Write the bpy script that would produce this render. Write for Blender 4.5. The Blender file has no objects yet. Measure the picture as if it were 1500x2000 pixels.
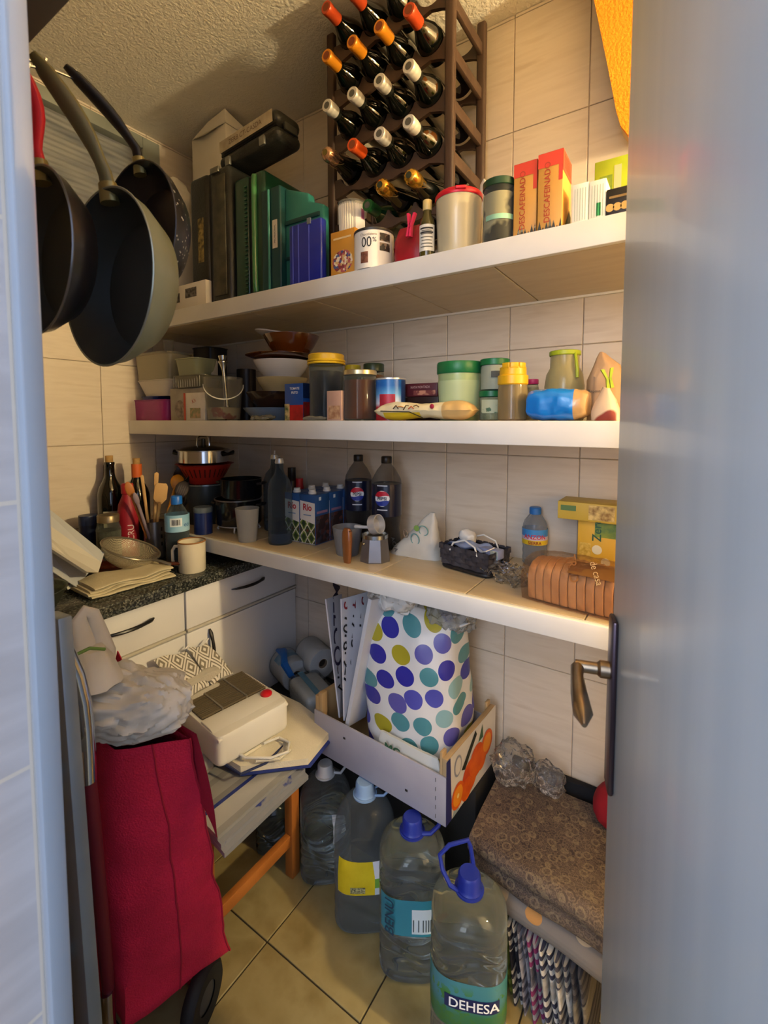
import bpy, bmesh, math, random
import numpy as np
from mathutils import Vector, Matrix, Euler, noise
random.seed(7)
PI = math.pi
S = bpy.context.scene
COL = S.collection

# ------------------------------------------------------------------ camera
H = 1.40
CAM = np.array([1.86, -1.36, H])
FPX, CX, CY, YH = 912.0, 750.0, 878.0, 820.0
pitch = math.atan((CY - YH) / FPX)
th = math.radians(33.4)
Fv = np.array([-math.sin(th) * math.cos(pitch), math.cos(th) * math.cos(pitch), -math.sin(pitch)])
Rv = np.array([math.cos(th), math.sin(th), 0.0])
Uv = np.cross(Rv, Fv)
cd = bpy.data.cameras.new('camera')
cam = bpy.data.objects.new('camera', cd)
COL.objects.link(cam)
S.camera = cam
cam.matrix_world = Matrix(((Rv[0], Uv[0], -Fv[0], CAM[0]), (Rv[1], Uv[1], -Fv[1], CAM[1]), (Rv[2], Uv[2], -Fv[2], CAM[2]), (0, 0, 0, 1)))
cd.sensor_fit = 'HORIZONTAL'
cd.sensor_width = 36
cd.lens = FPX / 1500 * 36
cd.shift_y = -(1000 - CY) / 1500
cd.clip_start = 0.02
cd.dof.use_dof = True
cd.dof.focus_distance = 1.35
cd.dof.aperture_fstop = 8.0

# ------------------------------------------------------------------ light
W = bpy.data.worlds.new('daylight')
S.world = W
W.use_nodes = True
W.node_tree.nodes['Background'].inputs[0].default_value = (0.60, 0.71, 1.0, 1)
W.node_tree.nodes['Background'].inputs[1].default_value = 0.95
S.view_settings.view_transform = 'Standard'
S.view_settings.look = 'None'
S.view_settings.gamma = 1
S.view_settings.use_curve_mapping = False
S.view_settings.exposure = 1.05
LAMP = (3.10, -0.40, 1.93)
LAMP_W = 72.0
LAMP_C = (1.0, 0.79, 0.44)
KITCHEN_W = 3.5
kl = bpy.data.lights.new('kitchen_ceiling_light', 'AREA')
kl.energy = KITCHEN_W
kl.size = 0.7
kl.color = (1.0, 0.95, 0.88)
ko = bpy.data.objects.new('kitchen_ceiling_light', kl)
COL.objects.link(ko)
ko.location = (2.0, -2.5, 2.45)
ko.rotation_euler = (0.25, 0, 0)
wlt = bpy.data.lights.new('kitchen_window_daylight', 'AREA')
wlt.shape = 'RECTANGLE'; wlt.size = 0.75; wlt.size_y = 1.2; wlt.energy = 13.0; wlt.color = (0.78, 0.87, 1.0)
wo = bpy.data.objects.new('kitchen_window_daylight', wlt)
COL.objects.link(wo)
wo.location = (2.05, -3.6, 1.95)
wo.rotation_euler = (math.pi / 2 - 0.15, 0, 0.06)

# ------------------------------------------------------------------ pixel -> place helpers
def ray(px, py): return Fv + Rv * (px - CX) / FPX + Uv * (CY - py) / FPX
def onz(px, py, z):
    d = ray(px, py); return CAM + d * ((z - H) / d[2])
def ony(px, py, y):
    d = ray(px, py); return CAM + d * ((y - CAM[1]) / d[1])
def onx(px, py, x):
    d = ray(px, py); return CAM + d * ((x - CAM[0]) / d[0])
def ond(px, py, dep): return CAM + ray(px, py) * dep
def zat(row, x, y):
    k = (CY - row) / FPX; v = np.array([x - CAM[0], y - CAM[1], 0.0])
    return H + (k * (v @ Fv) - v @ Uv) / (Uv[2] - k * Fv[2])
def cyl(p0, p1, row, y):
    a = ray(p0, row)[:2]; b = ray(p1, row)[:2]
    a = a / np.linalg.norm(a); b = b / np.linalg.norm(b)
    m = a + b; m = m / np.linalg.norm(m)
    t = (y - CAM[1]) / m[1]
    return CAM[0] + m[0] * t, t * math.sqrt(max(0, (1 - a @ b) / 2))
def xs(p0, p1, row, y): return ony(p0, row, y)[0], ony(p1, row, y)[0]

# ------------------------------------------------------------------ materials
def lin(c):
    c = c.lstrip('#'); o = []
    for i in (0, 2, 4):
        v = int(c[i:i + 2], 16) / 255
        o.append(v / 12.92 if v <= .04045 else ((v + .055) / 1.055) ** 2.4)
    return (o[0], o[1], o[2], 1)
MATS = {}
def newmat(key):
    m = bpy.data.materials.new(key[:40]); m.use_nodes = True; MATS[key] = m
    n = m.node_tree.nodes; return m, n, m.node_tree.links, n['Principled BSDF']
def nd(n, t, **k):
    x = n.new(t)
    for a, b in k.items(): setattr(x, a, b)
    return x
def mat(col, rough=.5, metal=0., c2=None, ns=8., nw=(.35, .65), bump=0., bs=80., trans=0., ior=1.45, coat=0., det=3., stretch=None, spec=.5):
    key = 'm' + repr((col, rough, metal, c2, ns, nw, bump, bs, trans, ior, coat, det, stretch, spec))
    if key in MATS: return MATS[key]
    m, n, l, p = newmat(key)
    p.inputs['Base Color'].default_value = lin(col)
    p.inputs['Roughness'].default_value = rough
    p.inputs['Metallic'].default_value = metal
    p.inputs['Transmission Weight'].default_value = trans
    p.inputs['IOR'].default_value = ior
    p.inputs['Coat Weight'].default_value = coat
    p.inputs['Specular IOR Level'].default_value = spec
    tc = None
    if c2 or bump:
        tc = nd(n, 'ShaderNodeTexCoord'); src = tc.outputs['Object']
        if stretch:
            mp = nd(n, 'ShaderNodeMapping'); mp.inputs['Scale'].default_value = stretch
            l.new(src, mp.inputs[0]); src = mp.outputs[0]
    if c2:
        t = nd(n, 'ShaderNodeTexNoise'); t.inputs['Scale'].default_value = ns; t.inputs['Detail'].default_value = det
        l.new(src, t.inputs['Vector'])
        r = nd(n, 'ShaderNodeValToRGB'); r.color_ramp.elements[0].position = nw[0]; r.color_ramp.elements[1].position = nw[1]
        r.color_ramp.elements[0].color = lin(col); r.color_ramp.elements[1].color = lin(c2)
        l.new(t.outputs['Fac'], r.inputs[0]); l.new(r.outputs[0], p.inputs['Base Color'])
    if bump:
        t = nd(n, 'ShaderNodeTexNoise'); t.inputs['Scale'].default_value = bs; t.inputs['Detail'].default_value = 3
        l.new(src, t.inputs['Vector'])
        b = nd(n, 'ShaderNodeBump'); b.inputs['Strength'].default_value = bump; b.inputs['Distance'].default_value = .01
        l.new(t.outputs['Fac'], b.inputs['Height']); l.new(b.outputs[0], p.inputs['Normal'])
    return m
def clear(col='#F4F6F4', body=.06, rough=.08, edge=.55, bump=0., bs=60.):
    """thin clear plastic or glass wall: see-through face on, glossier and denser at the edges"""
    key = 'c' + repr((col, body, rough, edge, bump, bs))
    if key in MATS: return MATS[key]
    m, n, l, p = newmat(key)
    k = min(1., .12 + body * 2.2); c = lin(col)
    p.inputs['Base Color'].default_value = (c[0] * k, c[1] * k, c[2] * k, 1); p.inputs['Roughness'].default_value = rough
    p.inputs['Specular IOR Level'].default_value = .6
    if body < .2: body *= .5
    tr = nd(n, 'ShaderNodeBsdfTransparent'); tr.inputs[0].default_value = lin(col)
    lw = nd(n, 'ShaderNodeLayerWeight'); lw.inputs[0].default_value = .35
    mr = nd(n, 'ShaderNodeMapRange'); mr.inputs['To Min'].default_value = body; mr.inputs['To Max'].default_value = edge
    mx = nd(n, 'ShaderNodeMixShader')
    l.new(lw.outputs['Facing'], mr.inputs[0]); l.new(mr.outputs[0], mx.inputs[0])
    l.new(tr.outputs[0], mx.inputs[1]); l.new(p.outputs[0], mx.inputs[2])
    l.new(mx.outputs[0], n['Material Output'].inputs[0])
    if bump:
        tc = nd(n, 'ShaderNodeTexCoord'); t = nd(n, 'ShaderNodeTexNoise'); t.inputs['Scale'].default_value = bs
        l.new(tc.outputs['Object'], t.inputs['Vector'])
        b = nd(n, 'ShaderNodeBump'); b.inputs['Strength'].default_value = bump; b.inputs['Distance'].default_value = .01
        l.new(t.outputs['Fac'], b.inputs['Height'])
        l.new(b.outputs[0], p.inputs['Normal']); l.new(b.outputs[0], lw.inputs['Normal'])
    return m

def film(col='#F2F2F0', dif=.08, gloss=.5, rough=.12, bump=.6, bs=50.):
    """thin crinkled plastic film: transparent with sharp sheen"""
    key = 'f' + repr((col, dif, gloss, rough, bump, bs))
    if key in MATS: return MATS[key]
    m, n, l, p = newmat(key); n.remove(p)
    tr = nd(n, 'ShaderNodeBsdfTransparent'); tr.inputs[0].default_value = lin(col)
    df = nd(n, 'ShaderNodeBsdfDiffuse'); df.inputs[0].default_value = lin(col)
    gl = nd(n, 'ShaderNodeBsdfGlossy'); gl.inputs['Roughness'].default_value = rough
    lw = nd(n, 'ShaderNodeLayerWeight'); lw.inputs[0].default_value = .25
    m1 = nd(n, 'ShaderNodeMixShader'); m1.inputs[0].default_value = dif
    m2 = nd(n, 'ShaderNodeMixShader'); ml = nd(n, 'ShaderNodeMath', operation='MULTIPLY'); ml.inputs[1].default_value = gloss
    l.new(lw.outputs['Fresnel'], ml.inputs[0]); l.new(ml.outputs[0], m2.inputs[0])
    l.new(tr.outputs[0], m1.inputs[1]); l.new(df.outputs[0], m1.inputs[2]); l.new(m1.outputs[0], m2.inputs[1]); l.new(gl.outputs[0], m2.inputs[2])
    l.new(m2.outputs[0], n['Material Output'].inputs[0])
    if bump:
        tc = nd(n, 'ShaderNodeTexCoord'); t = nd(n, 'ShaderNodeTexNoise'); t.inputs['Scale'].default_value = bs
        l.new(tc.outputs['Object'], t.inputs['Vector'])
        b = nd(n, 'ShaderNodeBump'); b.inputs['Strength'].default_value = bump; b.inputs['Distance'].default_value = .02
        l.new(t.outputs['Fac'], b.inputs['Height']); l.new(b.outputs[0], gl.inputs['Normal']); l.new(b.outputs[0], lw.inputs['Normal'])
    return m

class NT:
    """tiny helper for procedural patterns"""
    def __init__(s, key):
        s.m, s.n, s.l, s.p = newmat(key); s.tc = nd(s.n, 'ShaderNodeTexCoord')
        s.sep = nd(s.n, 'ShaderNodeSeparateXYZ'); s.l.new(s.tc.outputs['Object'], s.sep.inputs[0])
        s.x, s.y, s.z = s.sep.outputs
    def m_(s, op, a, b=0., c=None):
        q = nd(s.n, 'ShaderNodeMath', operation=op)
        for i, v in enumerate((a, b, c)):
            if v is None: continue
            if hasattr(v, 'links'): s.l.new(v, q.inputs[i])
            else: q.inputs[i].default_value = v
        return q.outputs[0]
    def ramp(s, fac, stops, interp='CONSTANT'):
        r = nd(s.n, 'ShaderNodeValToRGB'); cr = r.color_ramp; cr.interpolation = interp
        while len(cr.elements) < len(stops): cr.elements.new(.5)
        for e, (pos, c) in zip(cr.elements, stops): e.position = pos; e.color = lin(c)
        s.l.new(fac, r.inputs[0]); return r.outputs[0]
    def mix(s, fac, a, b):
        q = nd(s.n, 'ShaderNodeMix', data_type='RGBA')
        if hasattr(fac, 'links'): s.l.new(fac, q.inputs[0])
        else: q.inputs[0].default_value = fac
        for i, v in ((6, a), (7, b)):
            if hasattr(v, 'links'): s.l.new(v, q.inputs[i])
            else: q.inputs[i].default_value = lin(v)
        return q.outputs[2]
    def col(s, c): s.l.new(c, s.p.inputs['Base Color'])
    def vec(s, a, b, c=0.):
        q = nd(s.n, 'ShaderNodeCombineXYZ')
        for i, v in enumerate((a, b, c)):
            if hasattr(v, 'links'): s.l.new(v, q.inputs[i])
            else: q.inputs[i].default_value = v
        return q.outputs[0]
    def noise(s, scale, det=3, vec=None, out='Fac'):
        t = nd(s.n, 'ShaderNodeTexNoise'); t.inputs['Scale'].default_value = scale; t.inputs['Detail'].default_value = det
        s.l.new(vec if vec is not None else s.tc.outputs['Object'], t.inputs['Vector']); return t.outputs[out]
    def bump(s, h, st=.4, dist=.005):
        b = nd(s.n, 'ShaderNodeBump'); b.inputs['Strength'].default_value = st; b.inputs['Distance'].default_value = dist
        s.l.new(h, b.inputs['Height']); s.l.new(b.outputs[0], s.p.inputs['Normal'])

# ------------------------------------------------------------------ geometry
class G:
    def __init__(s): s.v = []; s.f = []
    def add(s, v, f):
        o = len(s.v); s.v += [Vector(q) for q in v]; s.f += [tuple(i + o for i in q) for q in f]; return s
    def box(s, x0, x1, y0, y1, z0, z1, M=None):
        v = [Vector((x, y, z)) for z in (z0, z1) for y in (y0, y1) for x in (x0, x1)]
        if M is not None: v = [M @ q for q in v]
        return s.add(v, [(0, 2, 3, 1), (4, 5, 7, 6), (0, 1, 5, 4), (2, 6, 7, 3), (0, 4, 6, 2), (1, 3, 7, 5)])
    def lathe(s, prof, seg=28, c=(0, 0, 0), M=None):
        v = []; f = []; idx = []
        for r, z in prof:
            if r < 1e-6: idx.append([len(v)] * seg); v.append(Vector((c[0], c[1], c[2] + z)))
            else:
                idx.append(list(range(len(v), len(v) + seg)))
                v += [Vector((c[0] + r * math.cos(2 * PI * k / seg), c[1] + r * math.sin(2 * PI * k / seg), c[2] + z)) for k in range(seg)]
        for a, b in zip(idx, idx[1:]):
            for k in range(seg):
                q = [a[k], a[(k + 1) % seg], b[(k + 1) % seg], b[k]]
                u = []
                for i in q:
                    if i not in u: u.append(i)
                if len(u) > 2: f.append(tuple(u))
        if M is not None: v = [M @ q for q in v]
        return s.add(v, f)
    def tube(s, pts, r, seg=8, cap=True, flat=1.0):
        pts = [Vector(p) for p in pts]; n = len(pts)
        rs = r if isinstance(r, (list, tuple)) else [r] * n
        t0 = (pts[1] - pts[0]).normalized()
        up = Vector((0, 0, 1)) if abs(t0.z) < .9 else Vector((1, 0, 0))
        a = t0.cross(up).normalized(); v = []; f = []
        for i, p in enumerate(pts):
            t = ((pts[min(i + 1, n - 1)] - pts[i]).normalized() + (pts[i] - pts[max(i - 1, 0)]).normalized())
            t = t.normalized() if t.length > 1e-9 else t0
            a = (a - t * a.dot(t)).normalized(); b = t.cross(a)
            v += [p + (a * math.cos(2 * PI * k / seg) + b * math.sin(2 * PI * k / seg) * flat) * rs[i] for k in range(seg)]
        for i in range(n - 1):
            for k in range(seg):
                f.append((i * seg + k, i * seg + (k + 1) % seg, (i + 1) * seg + (k + 1) % seg, (i + 1) * seg + k))
        if cap: f.append(tuple(range(seg))[::-1]); f.append(tuple((n - 1) * seg + k for k in range(seg)))
        return s.add(v, f)
    def loft(s, rings, cap0=True, cap1=True):
        n = len(rings[0]); v = [Vector(p) for r in rings for p in r]; f = []
        for i in range(len(rings) - 1):
            for k in range(n): f.append((i * n + k, i * n + (k + 1) % n, (i + 1) * n + (k + 1) % n, (i + 1) * n + k))
        if cap0: f.append(tuple(range(n))[::-1])
        if cap1: f.append(tuple((len(rings) - 1) * n + k for k in range(n)))
        return s.add(v, f)
    def prism(s, poly, a, b, axis='y'):
        n = len(poly)
        mk = {'y': lambda p, t: (p[0], t, p[1]), 'z': lambda p, t: (p[0], p[1], t), 'x': lambda p, t: (t, p[0], p[1])}[axis]
        v = [mk(p, a) for p in poly] + [mk(p, b) for p in poly]
        f = [tuple(range(n)), tuple(range(2 * n - 1, n - 1, -1))] + [(i + n, (i + 1) % n + n, (i + 1) % n, i) for i in range(n)]
        return s.add(v, f)
    def grid(s, nu, nv, fn, thick=0.):
        v = [Vector(fn(i / nu, j / nv)) for j in range(nv + 1) for i in range(nu + 1)]
        f = [(j * (nu + 1) + i, j * (nu + 1) + i + 1, (j + 1) * (nu + 1) + i + 1, (j + 1) * (nu + 1) + i) for j in range(nv) for i in range(nu)]
        return s.add(v, f)
    def wob(s, amp, sc, seed=0., ridge=False, z0=None):
        for i, q in enumerate(s.v):
            k = q * sc + Vector((seed, seed * 1.7, -seed))
            d = Vector((noise.noise(k), noise.noise(k + Vector((31, 0, 0))), noise.noise(k + Vector((0, 47, 0)))))
            if ridge:
                k2 = k * 2.3
                d += .7 * Vector((abs(noise.noise(k2)) - .2, abs(noise.noise(k2 + Vector((9, 0, 0)))) - .2, abs(noise.noise(k2 + Vector((0, 9, 0)))) - .2))
            s.v[i] = q + d * amp
            if z0 is not None and s.v[i].z < z0: s.v[i].z = z0
        return s
    def wobv(s, amp, sv, seed=0., z0=None):
        sv = Vector(sv)
        for i, q in enumerate(s.v):
            k = Vector((q.x * sv.x, q.y * sv.y, q.z * sv.z)) + Vector((seed, -seed, seed * .3))
            n_ = (abs(noise.noise(k)) * 1.6 - .35) + .4 * noise.noise(k * 2.3)
            r = Vector((q.x, q.y, (q.z - .05))); r = r.normalized() if r.length else r
            s.v[i] = q + r * n_ * amp
            if z0 is not None and s.v[i].z < z0: s.v[i].z = z0
        return s
    def tf(s, M): s.v = [M @ q for q in s.v]; return s

def mesh_of(name, g, m, smooth=True, bevel=0., seg=2, angle=38, fix=True):
    me = bpy.data.meshes.new(name)
    me.from_pydata([tuple(q) for q in g.v], [], g.f)
    if bevel or fix:
        bm = bmesh.new(); bm.from_mesh(me)
        if fix: bmesh.ops.recalc_face_normals(bm, faces=bm.faces)
        if bevel:
            ed = [e for e in bm.edges if len(e.link_faces) == 2 and e.calc_face_angle(0) > .5]
            if ed: bmesh.ops.bevel(bm, geom=ed, offset=bevel, segments=seg, affect='EDGES', profile=.5, clamp_overlap=True)
        bm.to_mesh(me); bm.free()
    if smooth:
        me.polygons.foreach_set('use_smooth', [True] * len(me.polygons))
        me.set_sharp_from_angle(angle=math.radians(angle))
    me.materials.append(m)
    return me
def obj(name, g, m, parent=None, loc=(0, 0, 0), rot=(0, 0, 0), **k):
    me = g if isinstance(g, bpy.types.Mesh) else mesh_of(name, g, m, **k)
    o = bpy.data.objects.new(name, me); COL.objects.link(o)
    o.location = loc; o.rotation_euler = rot
    if parent is not None: o.parent = parent
    return o
def tag(o, label=None, cat=None, group=None, kind=None):
    if label: o['label'] = label
    if cat: o['category'] = cat
    if group: o['group'] = group
    if kind: o['kind'] = kind
    return o
def thing(name, label, cat, loc=(0, 0, 0), rot=(0, 0, 0), group=None):
    o = bpy.data.objects.new(name, None); COL.objects.link(o)
    o.empty_display_size = .02
    o.location = loc; o.rotation_euler = rot if isinstance(rot, (tuple, list)) else (0, 0, rot)
    return tag(o, label, cat, group)
def sub(o, m, lv=1):
    md = o.modifiers.new('subsurf', 'SUBSURF'); md.levels = lv; md.render_levels = lv; return o
def ell(w, d, z, n=32, e=2.0, cx=0., cy=0.):
    """superellipse ring, half sizes w, d"""
    r = []
    for k in range(n):
        a = 2 * PI * k / n; c, q = math.cos(a), math.sin(a)
        r.append((cx + w * math.copysign(abs(c) ** (2 / e), c), cy + d * math.copysign(abs(q) ** (2 / e), q), z))
    return r
_font = {}
def glyphs(s, size, bold=0., shear=0.):
    c = bpy.data.curves.new('t', 'FONT'); c.body = s; c.size = size; c.align_x = 'CENTER'; c.align_y = 'CENTER'; c.resolution_u = 3
    c.offset = bold * size; c.shear = shear
    o = bpy.data.objects.new('t', c); me = bpy.data.meshes.new_from_object(o)
    v = [Vector(q.co) for q in me.vertices]; f = [tuple(p.vertices) for p in me.polygons]
    bpy.data.objects.remove(o); bpy.data.curves.remove(c); bpy.data.meshes.remove(me)
    g = G(); g.add(v, f); return g
def txt(parent, s, size, loc, m, rot=(PI / 2, 0, 0), spin=0., wrap=None, bold=0., name='lettering', shear=0., sx=1.):
    """printed words; wrap=(radius, azimuth) bends them round a vertical cylinder"""
    g = glyphs(s, size, bold, shear)
    if sx != 1.: g.tf(Matrix.Diagonal((sx, 1, 1, 1)))
    if spin: g.tf(Matrix.Rotation(spin, 4, 'Z'))
    if wrap:
        r, az = wrap
        g.v = [Vector((r * math.cos(az + q.x / r), r * math.sin(az + q.x / r), q.y)) for q in g.v]
        rot = (0, 0, 0)
    return obj(name, g, m, parent, loc, rot, smooth=False, fix=False)
def cpatch(r, az, half, z0, z1, n=16, r1=None):
    g = G(); r1 = r1 or r
    return g.grid(n, 1, lambda u, v: ((r + (r1 - r) * v) * math.cos(az - half + 2 * half * u), (r + (r1 - r) * v) * math.sin(az - half + 2 * half * u), z0 + (z1 - z0) * v))
def quad(a, b, c, d): return G().add([a, b, c, d], [(0, 1, 2, 3)])
def disc(c, r, rot=None, n=24, ry=None):
    ry = ry or r
    v = [Vector((r * math.cos(2 * PI * k / n), ry * math.sin(2 * PI * k / n), 0)) for k in range(n)]
    M = Matrix.Translation(c) @ (rot if rot is not None else Matrix.Rotation(PI / 2, 4, 'X'))
    return G().add([M @ q for q in v], [tuple(range(n))])

WHITE = '#ECE9E2'
black = mat('#0B0B0C', .35); blackp = mat('#111213', .55); white = mat('#E9E6DE', .45); steel = mat('#B9B9B6', .25, 1.); chrome = mat('#C9CACC', .12, 1.)
inkb = mat('#1A1A1C', .6); inkw = mat('#F2F1EC', .6); red = mat('#C8102A', .45); blue = mat('#1757B8', .4)
# a camera-facing azimuth for round things at x, y
def faz(x, y): return math.atan2(CAM[1] - y, CAM[0] - x)
# ------------------------------------------------------------------ room shell
ZCEIL = 2.537
ZT, ZM, ZL, ZC = 1.785, 1.398, 0.992, 0.900
SD = 0.373
def tile_mat():
    t = NT('wall_tile_glaze')
    mp = nd(t.n, 'ShaderNodeMapping'); mp.inputs['Scale'].default_value = (3, 3, 26); t.l.new(t.tc.outputs['Object'], mp.inputs[0])
    oi = nd(t.n, 'ShaderNodeObjectInfo')
    ad = nd(t.n, 'ShaderNodeVectorMath', operation='ADD'); t.l.new(mp.outputs[0], ad.inputs[0])
    t.l.new(t.vec(t.m_('MULTIPLY', oi.outputs['Random'], 40.), t.m_('MULTIPLY', oi.outputs['Random'], 77.)), ad.inputs[1])
    n1 = t.noise(1.6, 4, ad.outputs[0])
    c = t.ramp(n1, [(.3, '#CBBEAC'), (.55, '#D4C8B7'), (.75, '#C5B6A2')], 'LINEAR')
    t.col(c); t.p.inputs['Roughness'].default_value = .32
    t.bump(n1, .08, .002)
    return t.m
wtile = tile_mat()
grout = mat('#B5A592', .9, c2='#A39380', ns=30, bump=.2)
def struct(name, g, m, label=None, **k):
    o = obj(name, g, m, **k); tag(o, label, None, None, 'structure'); return o
_tilecache = {}
def tile_piece(parent, name, ax, u0, u1, v0, v1, lvl, th, m, sgn=1, gap=.0022):
    """one tile; ax = normal axis, u/v the in-plane extents, lvl = wall plane"""
    w, h = u1 - u0 - gap, v1 - v0 - gap
    if w < .006 or h < .006: return
    key = (ax, round(w, 4), round(h, 4), th, m.name, sgn)
    if key not in _tilecache:
        g = G()
        t0, t1 = (0, th) if sgn > 0 else (-th, 0)
        if ax == 'y': g.box(-w / 2, w / 2, t0, t1, -h / 2, h / 2)
        elif ax == 'x': g.box(t0, t1, -w / 2, w / 2, -h / 2, h / 2)
        else: g.box(-w / 2, w / 2, -h / 2, h / 2, t0, t1)
        _tilecache[key] = mesh_of(name, g, m, smooth=False, bevel=.0012, seg=1)
    c = ((u0 + u1) / 2, (v0 + v1) / 2)
    loc = {'y': (c[0], lvl, c[1]), 'x': (lvl, c[0], c[1]), 'z': (c[0], c[1], lvl)}[ax]
    return obj(name, _tilecache[key], None, parent, loc)
def lines(origin, pitch, a, b):
    k = math.ceil((a - origin) / pitch - 1e-6); r = [a]
    while origin + k * pitch < b - 1e-6:
        if origin + k * pitch > a + 1e-6: r.append(origin + k * pitch)
        k += 1
    return r + [b]
def minus(r, h):
    u0, u1, v0, v1 = r; a0, a1, b0, b1 = h
    if u1 <= a0 or u0 >= a1 or v1 <= b0 or v0 >= b1: return [r]
    o = []
    if u0 < a0: o.append((u0, a0, v0, v1))
    if u1 > a1: o.append((a1, u1, v0, v1))
    m0, m1 = max(u0, a0), min(u1, a1)
    if v0 < b0: o.append((m0, m1, v0, b0))
    if v1 > b1: o.append((m0, m1, b1, v1))
    return o
# back wall (shelves)
XR = 3.5
wb = struct('wall_back', G().box(-.1, XR + .1, .004, .1, 0, ZCEIL), grout, 'beige tiled back wall behind the shelves')
ul = lines(1.404, .2013, 0, XR); vl = lines(1.603, .308, 0, ZCEIL)
for i in range(len(ul) - 1):
    for j in range(len(vl) - 1):
        tile_piece(wb, 'tile', 'y', ul[i], ul[i + 1], vl[j], vl[j + 1], 0, .006, wtile)
# left wall with the window
WY0, WY1, WZ0, WZ1 = -.98, -.215, 1.80, 2.515
g = G().box(-.1, -.004, -1.25, WY0, 0, ZCEIL).box(-.1, -.004, WY1, .1, 0, ZCEIL).box(-.1, -.004, WY0, WY1, 0, WZ0).box(-.1, -.004, WY0, WY1, WZ1, ZCEIL)
wl = struct('wall_left', g, grout, 'beige tiled left wall with a frosted window')
ul = lines(-.471, .2075, -1.15, 0); vl = lines(1.612, .305, 0, ZCEIL)
for i in range(len(ul) - 1):
    for j in range(len(vl) - 1):
        for r in minus((ul[i], ul[i + 1], vl[j], vl[j + 1]), (WY0, WY1, WZ0, WZ1)):
            tile_piece(wl, 'tile', 'x', *r, 0, .006, wtile, -1)
# window
fr = mat('#8F948C', .45, c2='#7C8178', ns=6)
win = struct('window_1', G().box(-.06, .012, WY0, WY0 + .07, WZ0, WZ1).box(-.06, .012, WY1 - .07, WY1, WZ0, WZ1).box(-.06, .012, WY0 + .07, WY1 - .07, WZ0, WZ0 + .05).box(-.06, .012, WY0 + .07, WY1 - .07, WZ1 - .045, WZ1), fr, 'grey framed window with ribbed frosted glass', bevel=.003)
def ribbed():
    t = NT('ribbed_frosted_glass')
    n1 = t.noise(5, 2, t.vec(t.m_('MULTIPLY', t.x, 1.), t.m_('MULTIPLY', t.y, .6), t.m_('MULTIPLY', t.z, 3.)))
    t.col(t.ramp(n1, [(.35, '#7F848C'), (.5, '#A4A6A6'), (.65, '#8A8D94')], 'LINEAR'))
    t.p.inputs['Roughness'].default_value = .28; t.p.inputs['Transmission Weight'].default_value = .35
    w = t.m_('SINE', t.m_('MULTIPLY', t.z, 330.)); t.bump(w, .5, .004)
    return t.m
obj('pane', G().box(-.035, -.028, WY0 + .07, WY1 - .07, WZ0 + .05, WZ1 - .045), ribbed(), win)
obj('outer_shutter', G().box(-.098, -.09, WY0, WY1, WZ0, WZ1), mat('#5E646E', .6), win)
obj('window_sill', G().box(-.03, .03, WY0 - .02, WY1 + .005, WZ0 - .012, WZ0), mat('#D8CCB2', .5), win, bevel=.003)
# ceiling, right wall, doorway wall
def plaster(key, a, b, sc, st):
    t = NT(key); n1 = t.noise(sc, 4); n2 = t.noise(3, 2)
    t.col(t.mix(n2, a, b)); t.p.inputs['Roughness'].default_value = .9; t.bump(n1, st, .006); return t.m
struct('ceiling', G().box(-.1, XR + .1, -1.25, .1, ZCEIL, ZCEIL + .06), plaster('ceiling_plaster', '#E6E0D2', '#DCD5C6', 120, .7), 'pale ceiling with stippled plaster')
struct('wall_right', G().box(XR, XR + .1, -1.2, .004, 0, ZCEIL), mat('#D2C6B4', .5, bump=.05), 'beige right wall behind the open door')
JX = 1.293
struct('wall_front', G().box(-.1, JX - .021, -1.25, -1.1445, 0, ZCEIL).box(1.977, XR + .1, -1.25, -1.15, 0, ZCEIL).box(JX - .021, 1.977, -1.25, -1.166, 2.12, ZCEIL), mat('#D2C6B4', .6, bump=.05), 'wall around the pantry doorway')
wk = struct('wall_kitchen', G().box(1.12, 1.266, -2.6, -1.251, 0, 2.5), grout, 'pale tiled kitchen wall beside the door frame')
ktile = mat('#C6C0BD', .3, c2='#BAB4B1', ns=5, stretch=(1, 1, 8), bump=.03)
ul = lines(-1.165, .2, -1.85, -1.165); vl = lines(1.314, .29, 0.15, 2.47)
for i in range(len(ul) - 1):
    for j in range(len(vl) - 1): tile_piece(wk, 'tile', 'x', ul[i], ul[i + 1], vl[j], vl[j + 1], 1.266, .006, ktile)
# door frame (satin grey lacquer)
lacq = mat('#98A2AC', .16, c2='#8E99A4', ns=2, coat=.4)
fr = struct('trim_1', G().box(JX - .0209, JX, -1.165, -1.144, 0, 2.12), lacq, 'glossy grey lacquered door jamb beside the kitchen tiles', bevel=.003)
struct('trim_2', G().box(JX, 1.955, -1.165, -1.144, 2.07, 2.12), lacq, 'glossy grey head of the door frame', bevel=.004)
struct('trim_3', G().box(1.955, 1.976, -1.165, -1.144, 0, 2.12), lacq, 'glossy grey hinge jamb of the door frame', bevel=.004)
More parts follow.
